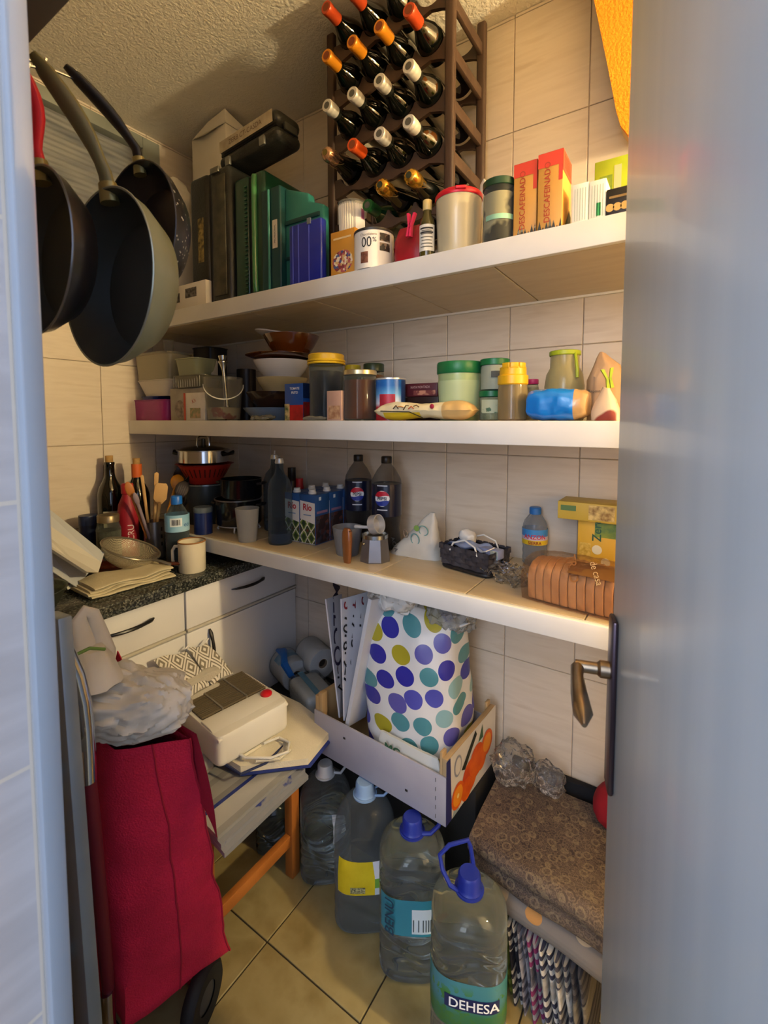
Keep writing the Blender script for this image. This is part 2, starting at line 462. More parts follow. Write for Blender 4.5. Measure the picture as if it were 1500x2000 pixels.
# floor
ft = NT('floor_tile_glaze')
oi = nd(ft.n, 'ShaderNodeObjectInfo'); ad = nd(ft.n, 'ShaderNodeVectorMath', operation='ADD')
ft.l.new(ft.tc.outputs['Object'], ad.inputs[0]); ft.l.new(ft.vec(ft.m_('MULTIPLY', oi.outputs['Random'], 30.), oi.outputs['Random']), ad.inputs[1])
n1 = ft.noise(9, 5, ad.outputs[0]); ft.col(ft.ramp(n1, [(.3, '#7E6C40'), (.5, '#96865A'), (.72, '#877649')], 'LINEAR'))
ft.p.inputs['Roughness'].default_value = .38; ft.bump(n1, .06, .003)
fl = struct('floor', G().box(-1.5, 5.5, -6.0, .1, -.06, -.004), mat('#2E2618', .9), 'olive beige square tiled floor')
ul = lines(.954, .309, 0, XR); vl = lines(-.557, .309, -1.6, 0)
for i in range(len(ul) - 1):
    for j in range(len(vl) - 1): tile_piece(fl, 'tile', 'z', ul[i], ul[i + 1], vl[j], vl[j + 1], 0, .008, ft.m, -1, gap=.004)

# ------------------------------------------------------------------ shelves
stile = mat('#C9B795', .3, c2='#C0AC88', ns=6, stretch=(1, 6, 1), bump=.03)
spaint = mat('#E4E1DA', .42, c2='#DAD6CE', ns=5, bump=.03, bs=40)
def shelf(z1, th, label, u_lo, u_hi):
    s = thing('wall_shelf', label, 'shelf', (0, 0, z1), group='tiled shelves on the back wall')
    obj('slab', G().box(.002, XR - .002, -SD + .016, -.001, -th + .007, -.007), grout, s)
    obj('front_edge', G().box(.001, XR - .001, -SD, -SD + .016, -th, 0), spaint, s, bevel=.0025)
    for nm, org, lv, sg in (('top_tile', u_hi, -.007, 1), ('underside_tile', u_lo, -th + .007, -1)):
        ul = lines(org, .262, .002, XR - .002)
        for i in range(len(ul) - 1):
            for y0, y1 in ((-SD + .016, -.001),):
                tile_piece(s, nm, 'z', ul[i], ul[i + 1], y0, y1, lv, .0068, stile, sg, gap=.0028)
    obj('caulk_bead', G().box(.002, XR - .002, -.009, -.001, -th - .006, -th + .001), white, s, bevel=.002)
    return s
shelf(ZT, .0525, 'white edged top shelf carrying the wine rack and tool cases', 1.225, 1.2)
shelf(ZM, .0525, 'white edged middle shelf carrying food jars and dishes', 1.225, 1.2)
shelf(ZL, .047, 'white edged lowest shelf carrying bread and drinks', 1.225, 1.428)

# ------------------------------------------------------------------ door leaf
dh = Vector((1.940, -1.207)); de = Vector((1.772, -.61))
dl = (de - dh).length; da = math.atan2(de.y - dh.y, de.x - dh.x)
door = thing('door_1', None, None, (dh.x, dh.y, 0), da); tag(door, 'grey lacquered door standing open at the right', None, None, 'structure')
# local x runs hinge -> free edge; local +y is the face towards the camera side
dpaint = mat('#BCC9D2', .34, c2='#C4CFD6', ns=3, stretch=(9, 9, .3), coat=.1)
obj('leaf', G().box(0, dl, -.036, 0, .01, 2.06), dpaint, door, bevel=.002)
ex, ey = de.x, de.y
zp0, zp1, zs = zat(1510, ex, ey), zat(1190, ex, ey), zat(1290, ex, ey)
brass = mat('#9C8B78', .3, 1., c2='#B5A48C', ns=20); dplate = mat('#5A4D55', .3, .9)
pl = obj('lock_plate', G().box(dl - .05, dl - .012, 0, .008, zp0, zp1), dplate, door, bevel=.004)
obj('handle_spindle', G().lathe([(0, 0), (.012, 0), (.012, .012), (.0085, .016), (.0085, .045), (0, .045)], 16, M=Matrix.Translation((dl - .031, .008, zs)) @ Matrix.Rotation(-PI / 2, 4, 'X')), brass, door)
hp = [(dl - .031, .05, zs + .006), (dl - .033, .05, zs), (dl - .05, .052, zs - .004), (dl - .085, .052, zs - .012), (dl - .115, .05, zs - .02), (dl - .135, .05, zs - .024)]
obj('handle_lever', G().tube(hp, [.004, .0095, .0085, .011, .0125, .003], 12), brass, door)

# ------------------------------------------------------------------ orange panel by the ceiling, pantry lamp
yo = -.10
pts = [ony(1160, -80, yo), ony(1160, 0, yo), ony(1187, 130, yo), ony(1203, 215, yo), ony(1212, 245, yo), ony(1226, 263, yo)]
poly = [(ony(1150, 0, yo)[0] - .01, ZCEIL - .001)] + [(p[0], p[2]) for p in pts[1:]] + [(2.15, pts[-1][2]), (2.15, ZCEIL - .001)]
pan = thing('orange_partition', 'orange plastered partition hanging from the ceiling behind the door edge', 'partition', (0, yo, 0))
obj('board', G().prism(poly, .012, .05), mat('#D9B98A', .8), pan)
obj('face', G().prism(poly, 0, .0118), plaster('orange_plaster', '#F08A10', '#F39A1C', 160, .6), pan)
lp = thing('wall_lamp', 'small warm bulb lamp on the right wall behind the door', 'lamp', (XR, LAMP[1], LAMP[2]))
obj('lamp_base', G().lathe([(0, 0), (.04, 0), (.04, .02), (.02, .03), (.018, XR - LAMP[0] - .05), (0, XR - LAMP[0] - .05)], 20, M=Matrix.Rotation(-PI / 2, 4, 'Y')), white, lp)
li = bpy.data.lights.new('lamp_light', 'POINT'); li.energy = LAMP_W; li.color = LAMP_C; li.shadow_soft_size = .045
lo = bpy.data.objects.new('lamp_light', li); COL.objects.link(lo); lo.parent = lp; lo.location = (LAMP[0] - XR, 0, 0)
# ================================================================== wine rack and bottles
wood = mat('#3B2A1F', .55, c2='#4A3628', ns=14, stretch=(1, 1, .25), bump=.08)
RX0, RX1 = .925, 1.335
RY0, RY1 = -.245, -.035
rack = thing('wine_rack', 'dark brown scalloped wine rack standing on the top shelf', 'wine rack', (0, 0, ZT))
cols = [1.012 + k * .0845 for k in range(4)]
rows = [1.990, 2.118, 2.245, 2.372, 2.494]
for x in (RX0, RX1 - .026):
    for y in (RY0 - .006, RY1 - .012):
        obj('post', G().box(x, x + .026, y, y + .02, 0, 2.525 - ZT), wood, rack, bevel=.006, seg=3)
def rail_poly(zc, rr=.041):
    top = []; zt = zc - .012
    x = RX0 + .026
    top.append((x, zt))
    for c in cols:
        a0 = math.asin(min(1, .012 / rr)); n = 9
        for k in range(n + 1):
            a = PI + a0 + (PI - 2 * a0) * k / n
            top.append((c + rr * math.cos(a), zc + rr * math.sin(a)))
    top.append((RX1 - .026, zt))
    bot = [(RX1 - .026, zc - .066)]
    for c in cols[::-1]: bot += [(c + .03, zc - .06), (c, zc - .052), (c - .03, zc - .06)]
    bot.append((RX0 + .026, zc - .066))
    return top + bot
for zc in rows:
    for y in (RY0, RY1 - .01):
        obj('rail', G().prism(rail_poly(zc - ZT), y, y + .011), wood, rack, smooth=False)
    for x in (RX0 + .006, RX1 - .02):
        obj('side_bar', G().box(x, x + .013, RY0 + .013, RY1 - .012, zc - ZT - .062, zc - ZT - .03), wood, rack, bevel=.003)
obj('foot_rail', G().box(RX0 + .02, RX1 - .02, RY0, RY0 + .012, .0, .03), wood, rack)
winegl = mat('#070A07', .04, coat=.6, spec=.7); wgreen = mat('#12301A', .05, coat=.6, spec=.7)
PROF = [(0, .004), (.028, 0), (.0355, .002), (.0375, .008), (.0375, .186), (.0365, .2), (.031, .218), (.022, .236), (.0165, .25), (.0147, .262), (.0142, .288), (.0155, .29), (.0155, .296), (.0142, .298), (0, .298)]
PROFC = [(0, .004), (.03, 0), (.041, .004), (.0425, .012), (.0425, .13), (.04, .155), (.033, .19), (.024, .225), (.018, .25), (.0165, .275), (.0165, .298), (0, .298)]
GL = mesh_of('wine_glass', G().lathe(PROF, 28), winegl); GLG = mesh_of('wine_glass_green', G().lathe(PROF, 28), wgreen); GLC = mesh_of('champagne_glass', G().lathe(PROFC, 28), winegl)
def capsule(c, rough=.35, metal=.2): return mesh_of('capsule', G().lathe([(.0152, .225), (.0157, .24), (.0157, .287), (.0168, .289), (.0168, .3), (.0155, .303), (0, .303)], 24), mat(c, rough, metal))
CAPO, CAPR, CAPR2, CAPG = capsule('#D98A1E'), capsule('#C24A22'), capsule('#E0571E'), capsule('#1E5A2A')
CAPW = mesh_of('capsule_top', G().lathe([(.0158, .268), (.0162, .27), (.0162, .276), (.0172, .278), (.0172, .288), (.0164, .29), (.0172, .293), (.0172, .3), (.0155, .303), (0, .303)], 24), mat('#CFCBC0', .4, .3))
CAPK = mesh_of('capsule_sleeve', G().lathe([(.0152, .222), (.0155, .225), (.0155, .2685)], 24), mat('#1D1E18', .35))
def goldfoil(c): return mesh_of('foil', G().lathe([(.0185, .235), (.0178, .25), (.0172, .262), (.0185, .268), (.02, .276), (.02, .288), (.0185, .298), (.015, .304), (.007, .307), (0, .307)], 24).wob(.0009, 190), mat(c, .22, .9))
FG, FP = goldfoil('#C79A3C'), goldfoil('#C49A7C')
EMB = mesh_of('emblem', disc((0, 0, .3035), .009, Matrix.Identity(4)), mat('#55534A', .6))
EMBR = mesh_of('emblem', disc((0, 0, .3037), .0105, Matrix.Identity(4)), mat('#7E3A16', .6))
LAB = mesh_of('label', cpatch(.0378, -PI / 2, 1.3, .05, .15), mat('#CFC6AE', .7, c2='#B7AC92', ns=20))
NECK = mesh_of('neck_seal', cpatch(.0159, PI / 2, .5, .236, .252, 6), mat('#C8C4B4', .5))
WIRE = G()
for k in range(4):
    a = k * PI / 2 + .4
    WIRE.tube([(.0205 * math.cos(a), .0205 * math.sin(a), .29), (.021 * math.cos(a), .021 * math.sin(a), .275), (.0195 * math.cos(a + .4), .0195 * math.sin(a + .4), .255), (.0187 * math.cos(a + .8), .0187 * math.sin(a + .8), .243)], .0006, 5)
WIRE = mesh_of('wire_cage', WIRE, mat('#D9C58A', .3, 1.))
def bottle(kind, x, z, label, tip=-.352, roll=0.):
    b = thing('wine_bottle', label, 'bottle', (x, tip + .302, z), (PI / 2, 0, 0), 'bottles lying in the wine rack')
    if kind in ('gold', 'pink'):
        obj('glass', GLC, None, b); obj('foil', FG if kind == 'gold' else FP, None, b); obj('wire_cage', WIRE, None, b)
        obj('emblem', mesh_of('emblem', disc((0, 0, .3075), .008, Matrix.Identity(4)), mat('#2A3020' if kind == 'gold' else '#6A5A20', .4)), None, b)
        return b
    obj('glass', GLG if kind == 'green' else GL, None, b)
    if kind == 'white':
        obj('capsule', CAPW, None, b); obj('capsule_sleeve', CAPK, None, b); obj('emblem', EMB, None, b)
        obj('neck_seal', NECK, None, b, rot=(0, 0, PI))
    else:
        obj('capsule', {'orange': CAPO, 'red': CAPR, 'bright': CAPR2, 'green': CAPG}[kind], None, b)
        obj('emblem', EMBR if kind != 'green' else EMB, None, b)
    obj('label', LAB, None, b, rot=(0, 0, roll))
    return b
pos = ['leftmost', 'second from left', 'third from left', 'rightmost']
kinds = {4: ['red', 'red', None, None], 3: ['orange', 'orange', 'orange', 'red'], 2: ['white'] * 4, 1: ['pink', 'bright', 'white', 'white'], 0: [None, 'green', 'gold', 'gold']}
kinds[4][2] = 'red'
rown = {4: 'top row', 3: 'second row', 2: 'middle row', 1: 'fourth row', 0: 'bottom row'}
capn = {'red': 'dark red foil', 'orange': 'orange foil', 'white': 'white top', 'pink': 'pink and gold champagne foil', 'bright': 'bright orange-red foil', 'green': 'short green foil', 'gold': 'gold champagne foil'}
for r in range(5):
    for c in range(4):
        k = kinds[r][c]
        if not k: continue
        tip = -.352
        if k == 'green': tip = -.285
        if k == 'gold': tip = -.345
        dx = {(1, 0): -.004}.get((r, c), 0)
        bottle(k, cols[c] + dx, rows[r] + (.002 if k in ('gold', 'pink') else -.0035), 'wine bottle, %s, %s in the rack\'s %s' % (capn[k], pos[c], rown[r]), tip, random.uniform(-1, 1))
# ================================================================== top shelf, left: cases and boxes
def rbox(w, d, h, bevel=.01, seg=3): return G().box(-w / 2, w / 2, -d / 2, d / 2, 0, h), bevel
def caseobj(name, label, x0, x1, yf, d, h, m, bev=.012, cat='tool case', seam=True, z0=ZT, rz=0.):
    w = x1 - x0
    t = thing(name, label, cat, ((x0 + x1) / 2, yf + d / 2, z0), rz)
    if seam:
        obj('shell', G().box(-w / 2, -.004, -d / 2, d / 2, 0, h), m, t, bevel=bev, seg=3)
        obj('shell', G().box(.004, w / 2, -d / 2, d / 2, 0, h), m, t, bevel=bev, seg=3)
        obj('seam', G().box(-.006, .006, -d / 2 + .008, d / 2 - .008, .008, h - .008), blackp, t)
    else: obj('shell', G().box(-w / 2, w / 2, -d / 2, d / 2, 0, h), m, t, bevel=bev, seg=3)
    return t, w
blk = mat('#1B1C1A', .42, c2='#2A2A25', ns=12, bump=.15, bs=150)
yf = -.33
x0, x1 = xs(371, 449, 470, yf); hh = zat(352, x0, yf) - ZT
t, w = caseobj('tool_case', 'worn black plastic tool case standing upright at the far left', x0, x1, yf, .2, hh, blk, .018)
obj('sticker', quad((-w * .28, -.1008, hh * .35), (-w * .13, -.1008, hh * .35), (-w * .13, -.1008, hh * .68), (-w * .28, -.1008, hh * .68)), mat('#A08A4A', .6, c2='#3A321C', ns=60), t)
obj('rib', G().box(w * .12, w * .42, -.104, -.098, .03, hh - .03), mat('#4A4636', .5, c2='#2E2C24', ns=30), t, bevel=.003)
obj('latch', G().box(w * .1, w * .3, -.108, -.1, hh - .02, hh - .002), mat('#777770', .4, .8), t, bevel=.002)
x0, x1 = xs(453, 512, 470, yf); hh = zat(350, x0, yf) - ZT
t, w = caseobj('tool_case', 'dark green ridged tool case between the black and teal cases', x0, x1, yf + .01, .19, hh, mat('#16402E', .3, c2='#123626', ns=9, coat=.3), .012)
for k in range(26): obj('ridge_tooth', G().box(-w * .12, -w * .04, -.0985, -.094, .025 + k * (hh - .05) / 26, .029 + k * (hh - .05) / 26), mat('#2A5A40', .35), t)
obj('spine', G().tube([(w * .22, -.096, .02), (w * .22, -.099, .05), (w * .22, -.099, hh - .04), (w * .22, -.096, hh - .012)], .009, 10), mat('#3E7A48', .25, coat=.4), t)
teal = mat('#2F7A72', .42, c2='#2A6F68', ns=8, bump=.05); teald = mat('#123F40', .4)
x0, x1 = xs(508, 548, 470, yf); xr = xs(640, 640, 470, yf + .04)[0]; hh = zat(372, x0, yf) - ZT
t = thing('tool_case', 'teal plastic tool case with a small white sticker', 'tool case', (x0, yf, ZT))
w = x1 - x0
obj('shell', G().box(0, w * .45, .004, .19, 0, hh), teald, t, bevel=.008, seg=3)
obj('lid', G().box(w * .5, w, 0, .19, 0, hh - .004), teald, t, bevel=.006, seg=3)
wl2 = xr - x0
obj('side_panel', G().prism([(w, .02), (w, hh * .97), (w + (wl2 - w) * .62, hh * .86), (w + (wl2 - w) * .66, hh * .78), (wl2, hh * .72), (wl2, .02)], .02, .05), teal, t, bevel=.006)
obj('side_rib', G().box(w + .005, wl2 - .01, .014, .0205, hh * .62, hh * .66), teald, t, bevel=.002)
obj('side_rib', G().box(w + .005, wl2 - .01, .014, .0205, hh * .3, hh * .33), teald, t, bevel=.002)
obj('rim', G().tube([(w * .47, -.002, .01), (w * .47, -.002, hh - .01)], .004, 8), teal, t)
obj('sticker', quad((w * .62, -.0006, hh * .42), (w * .86, -.0006, hh * .42), (w * .86, -.0006, hh * .68), (w * .62, -.0006, hh * .68)), mat('#CFC6B4', .7), t)
txt(t, 'PROFESIONAL', .0085, (w * .74, -.0012, hh * .55), inkb, spin=PI / 2)
x0, x1 = xs(577, 640, 500, yf + .005); hh = zat(447, x0, yf) - ZT
t, w = caseobj('small_case', 'small royal blue plastic case leaning by the teal one', x0, x1, yf - .022, .025, hh, mat('#1C2C9E', .32, c2='#172588', ns=6, coat=.2), .006, seam=False)
for k in (.12, .3, .62): obj('groove', G().box(-w / 2 + w * k, -w / 2 + w * k + .003, -.0139, -.0125, .004, hh - .004), mat('#4E5AC0', .35), t)
obj('latch', G().box(w * .1, w * .2, -.016, -.012, hh - .012, hh + .004), mat('#8E99B0', .3, .8), t)
# flat black case on top
ya = -.315; x0, x1 = xs(424, 548, 330, ya); zc0 = zat(350, (x0 + x1) / 2, ya)
zb = zat(352, ony(371, 352, yf)[0], yf) + .001
t = thing('tool_case', 'black case lying flat on the upright ones with a strip of masking tape', 'tool case', ((x0 + x1) / 2, ya + .12, zb + .012), (0, math.radians(-3.0), math.radians(-2)))
w = x1 - x0 - .004; hc = .092
obj('shell', G().box(-w / 2, w / 2, -.12, -.012, 0, hc * .47), blk, t, bevel=.022, seg=4)
obj('lid', G().box(-w / 2, w / 2, -.12, -.012, hc * .49, hc), blk, t, bevel=.022, seg=4)
obj('seam', G().box(-w / 2 + .012, w / 2 - .012, -.112, -.02, hc * .44, hc * .53), blackp, t)
tp = obj('tape_strip', quad((-w / 2 + .016, -.1212, hc * .52), (w / 2 - .016, -.1212, hc * .52), (w / 2 - .016, -.1212, hc * .93), (-w / 2 + .016, -.1212, hc * .93)), mat('#B8AC94', .8, c2='#A4967E', ns=30), t)
txt(tp, 'ZER8 CT-CASDA', .022, (0, -.122, hc * .72), mat('#6A5644', .8))
for sx in (-.3, .28): obj('latch', G().box(w * sx - .012, w * sx + .012, -.127, -.118, -.006, .022), mat('#8A8A84', .35, .8), t, bevel=.002)
obj('latch', G().box(w / 2 - .004, w / 2 + .006, -.09, -.04, hc * .35, hc * .6), mat('#3A3A34', .4), t, bevel=.002)
# white carton behind
yb = -.20; x0, x1 = xs(378, 424, 330, yb); ztop = min(zat(262, x0, yb), ZCEIL - .056)
ww = x1 - x0 + .06
t = thing('cardboard_box', 'tall white cardboard carton with a folded open top behind the cases', 'box', ((x0 + x1) / 2 + .02, yb + .062, ZT))
cw = mat('#D9D3C6', .75, c2='#CFC8BA', ns=6); hb = ztop - ZT
obj('body', G().box(-ww / 2, ww / 2, -.06, .03, 0, hb), cw, t, bevel=.003)
obj('flap', G().prism([(-ww / 2, hb), (0, hb + .035), (ww / 2, hb + .05), (ww / 2, hb)], -.06, -.057), cw, t)
obj('flap', G().add([(ww / 2, -.06, hb), (ww / 2, .06, hb), (ww / 2 - .005, .06, hb + .02), (ww / 2 - .005, -.06, hb + .05)], [(0, 1, 2, 3)]).add([(ww / 2 + .002, -.06, hb), (ww / 2 + .002, .06, hb), (ww / 2 - .003, .06, hb + .02), (ww / 2 - .003, -.06, hb + .05)], [(0, 1, 2, 3)]), cw, t)
obj('flap', G().add([(-ww / 2, -.0595, hb), (ww / 2, -.0595, hb), (.01, -.085, hb - .03)], [(0, 1, 2)]).add([(-ww / 2, -.062, hb), (ww / 2, -.062, hb), (.01, -.0875, hb - .03)], [(0, 1, 2)]), mat('#C8C1B2', .75), t)
# white bag and printed carton at the far left
def blob(w, d, h, amp, sc, seed, n=36, m=20, e=2.4, squash=.12, taper=.0, ridge=True, z0=0.):
    rings = []
    for j in range(m + 1):
        v = j / m; a = -PI / 2 + PI * v
        c = max(.001, math.cos(a) ** (2 / e)) * (1 - taper * v); z = h / 2 + h / 2 * math.copysign(abs(math.sin(a)) ** (2 / e), math.sin(a))
        rings.append(ell(w / 2 * c, d / 2 * c, z, n, e))
    return G().loft(rings).wob(amp, sc, seed, ridge, z0)
pbag = mat('#D8D2C4', .45, c2='#C9C2B2', ns=12)
p = onx(345, 440, .12)
x0, r = cyl(312, 376, 430, -.25)
t = thing('plastic_bag', 'white knotted plastic bag at the far left of the top shelf', 'bag', (x0, -.25, ZT)); 
hb = zat(348, x0, -.25) - ZT
obj('sack', blob(r * 2, .14, hb, .018, 16, 3), pbag, t)
yp = -.345; x0, x1 = xs(325, 402, 575, yp)
t = thing('printed_carton', 'low white printed carton with dark picture squares below the speckled pan', 'box', ((x0 + x1) / 2, yp + .04, ZT)); w = x1 - x0
hb = zat(545, x1, yp) - ZT
obj('body', G().box(-w / 2, w / 2, -.04, .05, 0, hb), mat('#D5CEC2', .6), t, bevel=.002)
for k, (a, b) in enumerate(((.12, .36), (.5, .78))):
    obj('picture', quad((-w / 2 + w * a, -.0406, hb * (.36 + .1 * k)), (-w / 2 + w * b, -.0406, hb * (.36 + .1 * k)), (-w / 2 + w * b, -.0406, hb * (.72 + .1 * k)), (-w / 2 + w * a, -.0406, hb * (.72 + .1 * k))), mat('#35322E', .6, c2='#77706A', ns=90), t)

# ================================================================== top shelf, right: food
def box_thing(name, label, cat, x0, x1, yf, d, h, m, z0, rz=0., bevel=.0015, group=None, body='body'):
    w = x1 - x0
    t = thing(name, label, cat, ((x0 + x1) / 2, yf + d / 2, z0), rz, group)
    obj(body, G().box(-w / 2, w / 2, -d / 2, d / 2, 0, h), m, t, bevel=bevel)
    return t, w
def fpanel(t, name, w, d, h, u0, u1, v0, v1, m, e=.0006):
    return obj(name, quad((-w / 2 + w * u0, -d / 2 - e, h * v0), (-w / 2 + w * u1, -d / 2 - e, h * v0), (-w / 2 + w * u1, -d / 2 - e, h * v1), (-w / 2 + w * u0, -d / 2 - e, h * v1)), m, t)
def rpanel(t, name, w, d, h, u0, u1, v0, v1, m, e=.0006):
    return obj(name, quad((w / 2 + e, -d / 2 + d * u0, h * v0), (w / 2 + e, -d / 2 + d * u1, h * v0), (w / 2 + e, -d / 2 + d * u1, h * v1), (w / 2 + e, -d / 2 + d * u0, h * v1)), m, t)
def mosaic(key, stops, sc=40):
    if key in MATS: return MATS[key]
    t = NT(key); v = nd(t.n, 'ShaderNodeTexVoronoi'); v.inputs['Scale'].default_value = sc
    t.l.new(t.tc.outputs['Object'], v.inputs['Vector'])
    s = nd(t.n, 'ShaderNodeSeparateColor'); t.l.new(v.outputs['Color'], s.inputs[0])
    t.col(t.ramp(s.outputs[0], stops)); t.p.inputs['Roughness'].default_value = .6; return t.m
yf = -.345
x0, x1 = xs(646, 693, 500, yf); h = zat(456, x0, yf) - ZT
t, w = box_thing('food_packet', 'yellow-orange food carton with a bowl picture', 'box', x0, x1, yf, .055, h, mat('#C98B2C', .6, c2='#D6983A', ns=6), ZT)
obj('bowl_picture', disc((0, -.0281, h * .34), w * .42, ry=w * .36), mosaic('food_pic', [(0, '#8A3A3A'), (.25, '#D8B070'), (.5, '#B85A5A'), (.7, '#E8D8B8'), (.85, '#4A5A8A')], 160), t)
fpanel(t, 'title_band', w, .055, h, .12, .85, .82, .86, mat('#E8C890', .6))
# stack of paper cupcake cases
x, r = cyl(660, 717, 430, -.25); ht = zat(400, x, -.25) - ZT
t = thing('paper_cups', 'stack of white fluted paper cupcake cases in a clear tub', 'paper cups', (x, -.25, ZT))
g = G()
nf = 36
def flute(rr, z): return [((rr + (.0018 if k % 2 else -.0005)) * math.cos(PI * k / nf), (rr + (.0018 if k % 2 else -.0005)) * math.sin(PI * k / nf), z) for k in range(2 * nf)]
g.loft([flute(r * .78, 0), flute(r * .86, ht * .6), flute(r * .95, ht * .97)])
obj('cup_stack', g, mat('#E6E0D0', .8), t, angle=10)
obj('wrapper', cpatch(r * .97, faz(x, -.25) + .75, .55, ht * .35, ht * .98), mat('#EFE9E0', .4), t)
obj('print_mark', cpatch(r * .975, faz(x, -.25) + .8, .16, ht * .78, ht * .9, 5), mat('#C06A8A', .5), t)
obj('tub_lid', G().lathe([(r * .97, ht * .95), (r, ht * .97), (r, ht), (0, ht * 1.01)], 32), clear('#E8E8E0', .25), t)
# cocoa tin
x, r = cyl(692, 769, 490, -.325); h = zat(458, x, -.325) - ZT
t = thing('cocoa_tin', 'white round cocoa tin with a dark lid and nut picture', 'tin', (x, -.325, ZT)); az = faz(x, -.325)
obj('body', G().lathe([(0, 0), (r, 0), (r, h * .95), (0, h * .95)], 36), mat('#DCD6CC', .45), t)
obj('lid', G().lathe([(r * 1.02, h * .93), (r * 1.03, h * .94), (r * 1.03, h * .99), (r, h), (0, h)], 36), mat('#2E2A26', .4), t)
txt(t, '00', .036, (0, 0, h * .62), inkb, wrap=(r + .0007, az - .38), sx=.8)
txt(t, '%', .016, (0, 0, h * .68), inkb, wrap=(r + .0007, az + .02))
txt(t, 'Chocolatera', .009, (0, 0, h * .82), mat('#7A6A5A', .6), wrap=(r + .0007, az - .3))
for k in (.42, .66): obj('icon', cpatch(r + .0006, az + .58, .3, h * k, h * (k + .2), 8), mat('#2B2422', .5, c2='#8A7460', ns=90, nw=(.5, .6)), t)
obj('nut_picture', cpatch(r + .0006, az - .5, .2, h * .12, h * .4, 8), mat('#5A3020', .6, c2='#8A5A44', ns=80), t)
# red packet with pink peg
x0, x1 = xs(766, 822, 480, -.34); h = zat(446, x0, -.34) - ZT
t = thing('coffee_packet', 'crumpled red foil packet with a pink clothes peg on it', 'packet', ((x0 + x1) / 2, -.32, ZT)); w = x1 - x0
obj('foil_bag', G().loft([ell(w / 2, .02, 0, 24, 4), ell(w * .5, .024, h * .3, 24, 4), ell(w * .46, .02, h * .65, 24, 4), ell(w * .42, .008, h * .9, 24, 4), ell(w * .4, .003, h, 24, 4)]).wob(.004, 60, 2, True, 0), mat('#8E1420', .32, c2='#A81C28', ns=20), t)
def peg(parent, loc, rot, m, L=.06):
    p = thing('clothes_peg', None, None, loc, rot); p.parent = parent
    for s in (-1, 1): obj('peg_jaw', G().prism([(0, -.001 * s), (0, .006 * s), (L * .5, .005 * s), (L, .012 * s), (L, .007 * s), (L * .5, .001 * s)], -.004, .004, 'y'), m, p, rot=(0, -PI / 2, 0))
    obj('peg_spring', G().lathe([(.004, -.005), (.004, .005)], 10, M=Matrix.Translation((0, 0, L * .45)) @ Matrix.Rotation(PI / 2, 4, 'X')), steel, p)
    return p
pk = thing('clothes_peg', 'bright pink clothes peg clipped on the red packet', 'clothes peg', (ony(800, 440, -.35)[0], -.352, ZT + h * .62), (0, math.radians(8), 0))
zpk = zat(418, pk.location.x, -.352) - ZT - h * .62
for s in (-1, 1): obj('jaw', G().prism([(.001 * s, 0), (.007 * s, 0), (.005 * s, zpk * .5), (.012 * s, zpk), (.006 * s, zpk), (.001 * s, zpk * .5)], -.005, .005), mat('#E0305A', .4), pk)
obj('spring', G().lathe([(.0045, -.006), (.0045, .006)], 12, M=Matrix.Translation((0, 0, zpk * .45)) @ Matrix.Rotation(PI / 2, 4, 'X')), steel, pk)
# oil bottle
x, r = cyl(819, 850, 460, -.345); h = zat(392, x, -.345) - ZT
t = thing('oil_bottle', 'small dark oil bottle with a cream cap and white label', 'bottle', (x, -.345, ZT)); az = faz(x, -.345)
obj('glass', G().lathe([(0, 0), (r * .95, 0), (r, .004), (r, h * .56), (r * .9, h * .64), (r * .55, h * .76), (r * .5, h * .85), (0, h * .85)], 24), mat('#3A3414', .06, coat=.5, c2='#4E4418', ns=10), t)
obj('cap', G().lathe([(r * .55, h * .82), (r * .58, h * .83), (r * .58, h * .99), (r * .5, h), (0, h)], 24), mat('#D9C07A', .4), t)
obj('label', cpatch(r + .0006, az - .1, 1.15, h * .1, h * .55), mat('#D8D4C8', .6), t)
for k in range(6): obj('text_line', cpatch(r + .001, az - .1, .8 - .08 * (k % 3), h * (.16 + .055 * k), h * (.178 + .055 * k), 6), mat('#6A675F', .7), t)
for k in (.47, .4): obj('title_line', cpatch(r + .001, az - .1, .85, h * k, h * (k + .028), 6), inkb, t)
# cream canister, red lid
x, r = cyl(851, 941, 430, -.315); h = zat(384, x, -.315) - ZT
t = thing('canister', 'cream plastic canister with a red snap lid', 'canister', (x, -.315, ZT))
obj('body', G().lathe([(0, 0), (r * .86, 0), (r * .9, .004), (r, h * .92), (0, h * .92)], 36), mat('#B9AC8A', .3, c2='#C4B896', ns=4, coat=.2), t)
obj('lid', G().lathe([(r * 1.02, h * .9), (r * 1.04, h * .92), (r * 1.04, h * .97), (r * .98, h), (r * .3, h * 1.01), (0, h * 1.01)], 36), mat('#C01228', .35), t)
obj('lid_tab', G().box(-.012, .012, -r * 1.12, -r * 1.0, h * .94, h * .99), mat('#C01228', .35), t, rot=(0, 0, .5), bevel=.002)
xx = ony(937, 380, -.2)[0]; ht = zat(346, xx, -.2) - ZT
g = G().tube([(0, 0, 0), (0, 0, ht * .5), (0, 0, ht * .82), (0, 0, ht * .95), (0, 0, ht)], [.004, .005, .014, .011, .002], 12, flat=.3)
tag(obj('spatula', g, mat('#D8D2C4', .4), loc=(xx, -.2, ZT), rot=(0, .06, 1.2)), 'white plastic spatula upright behind the red-lidded canister', 'spatula')
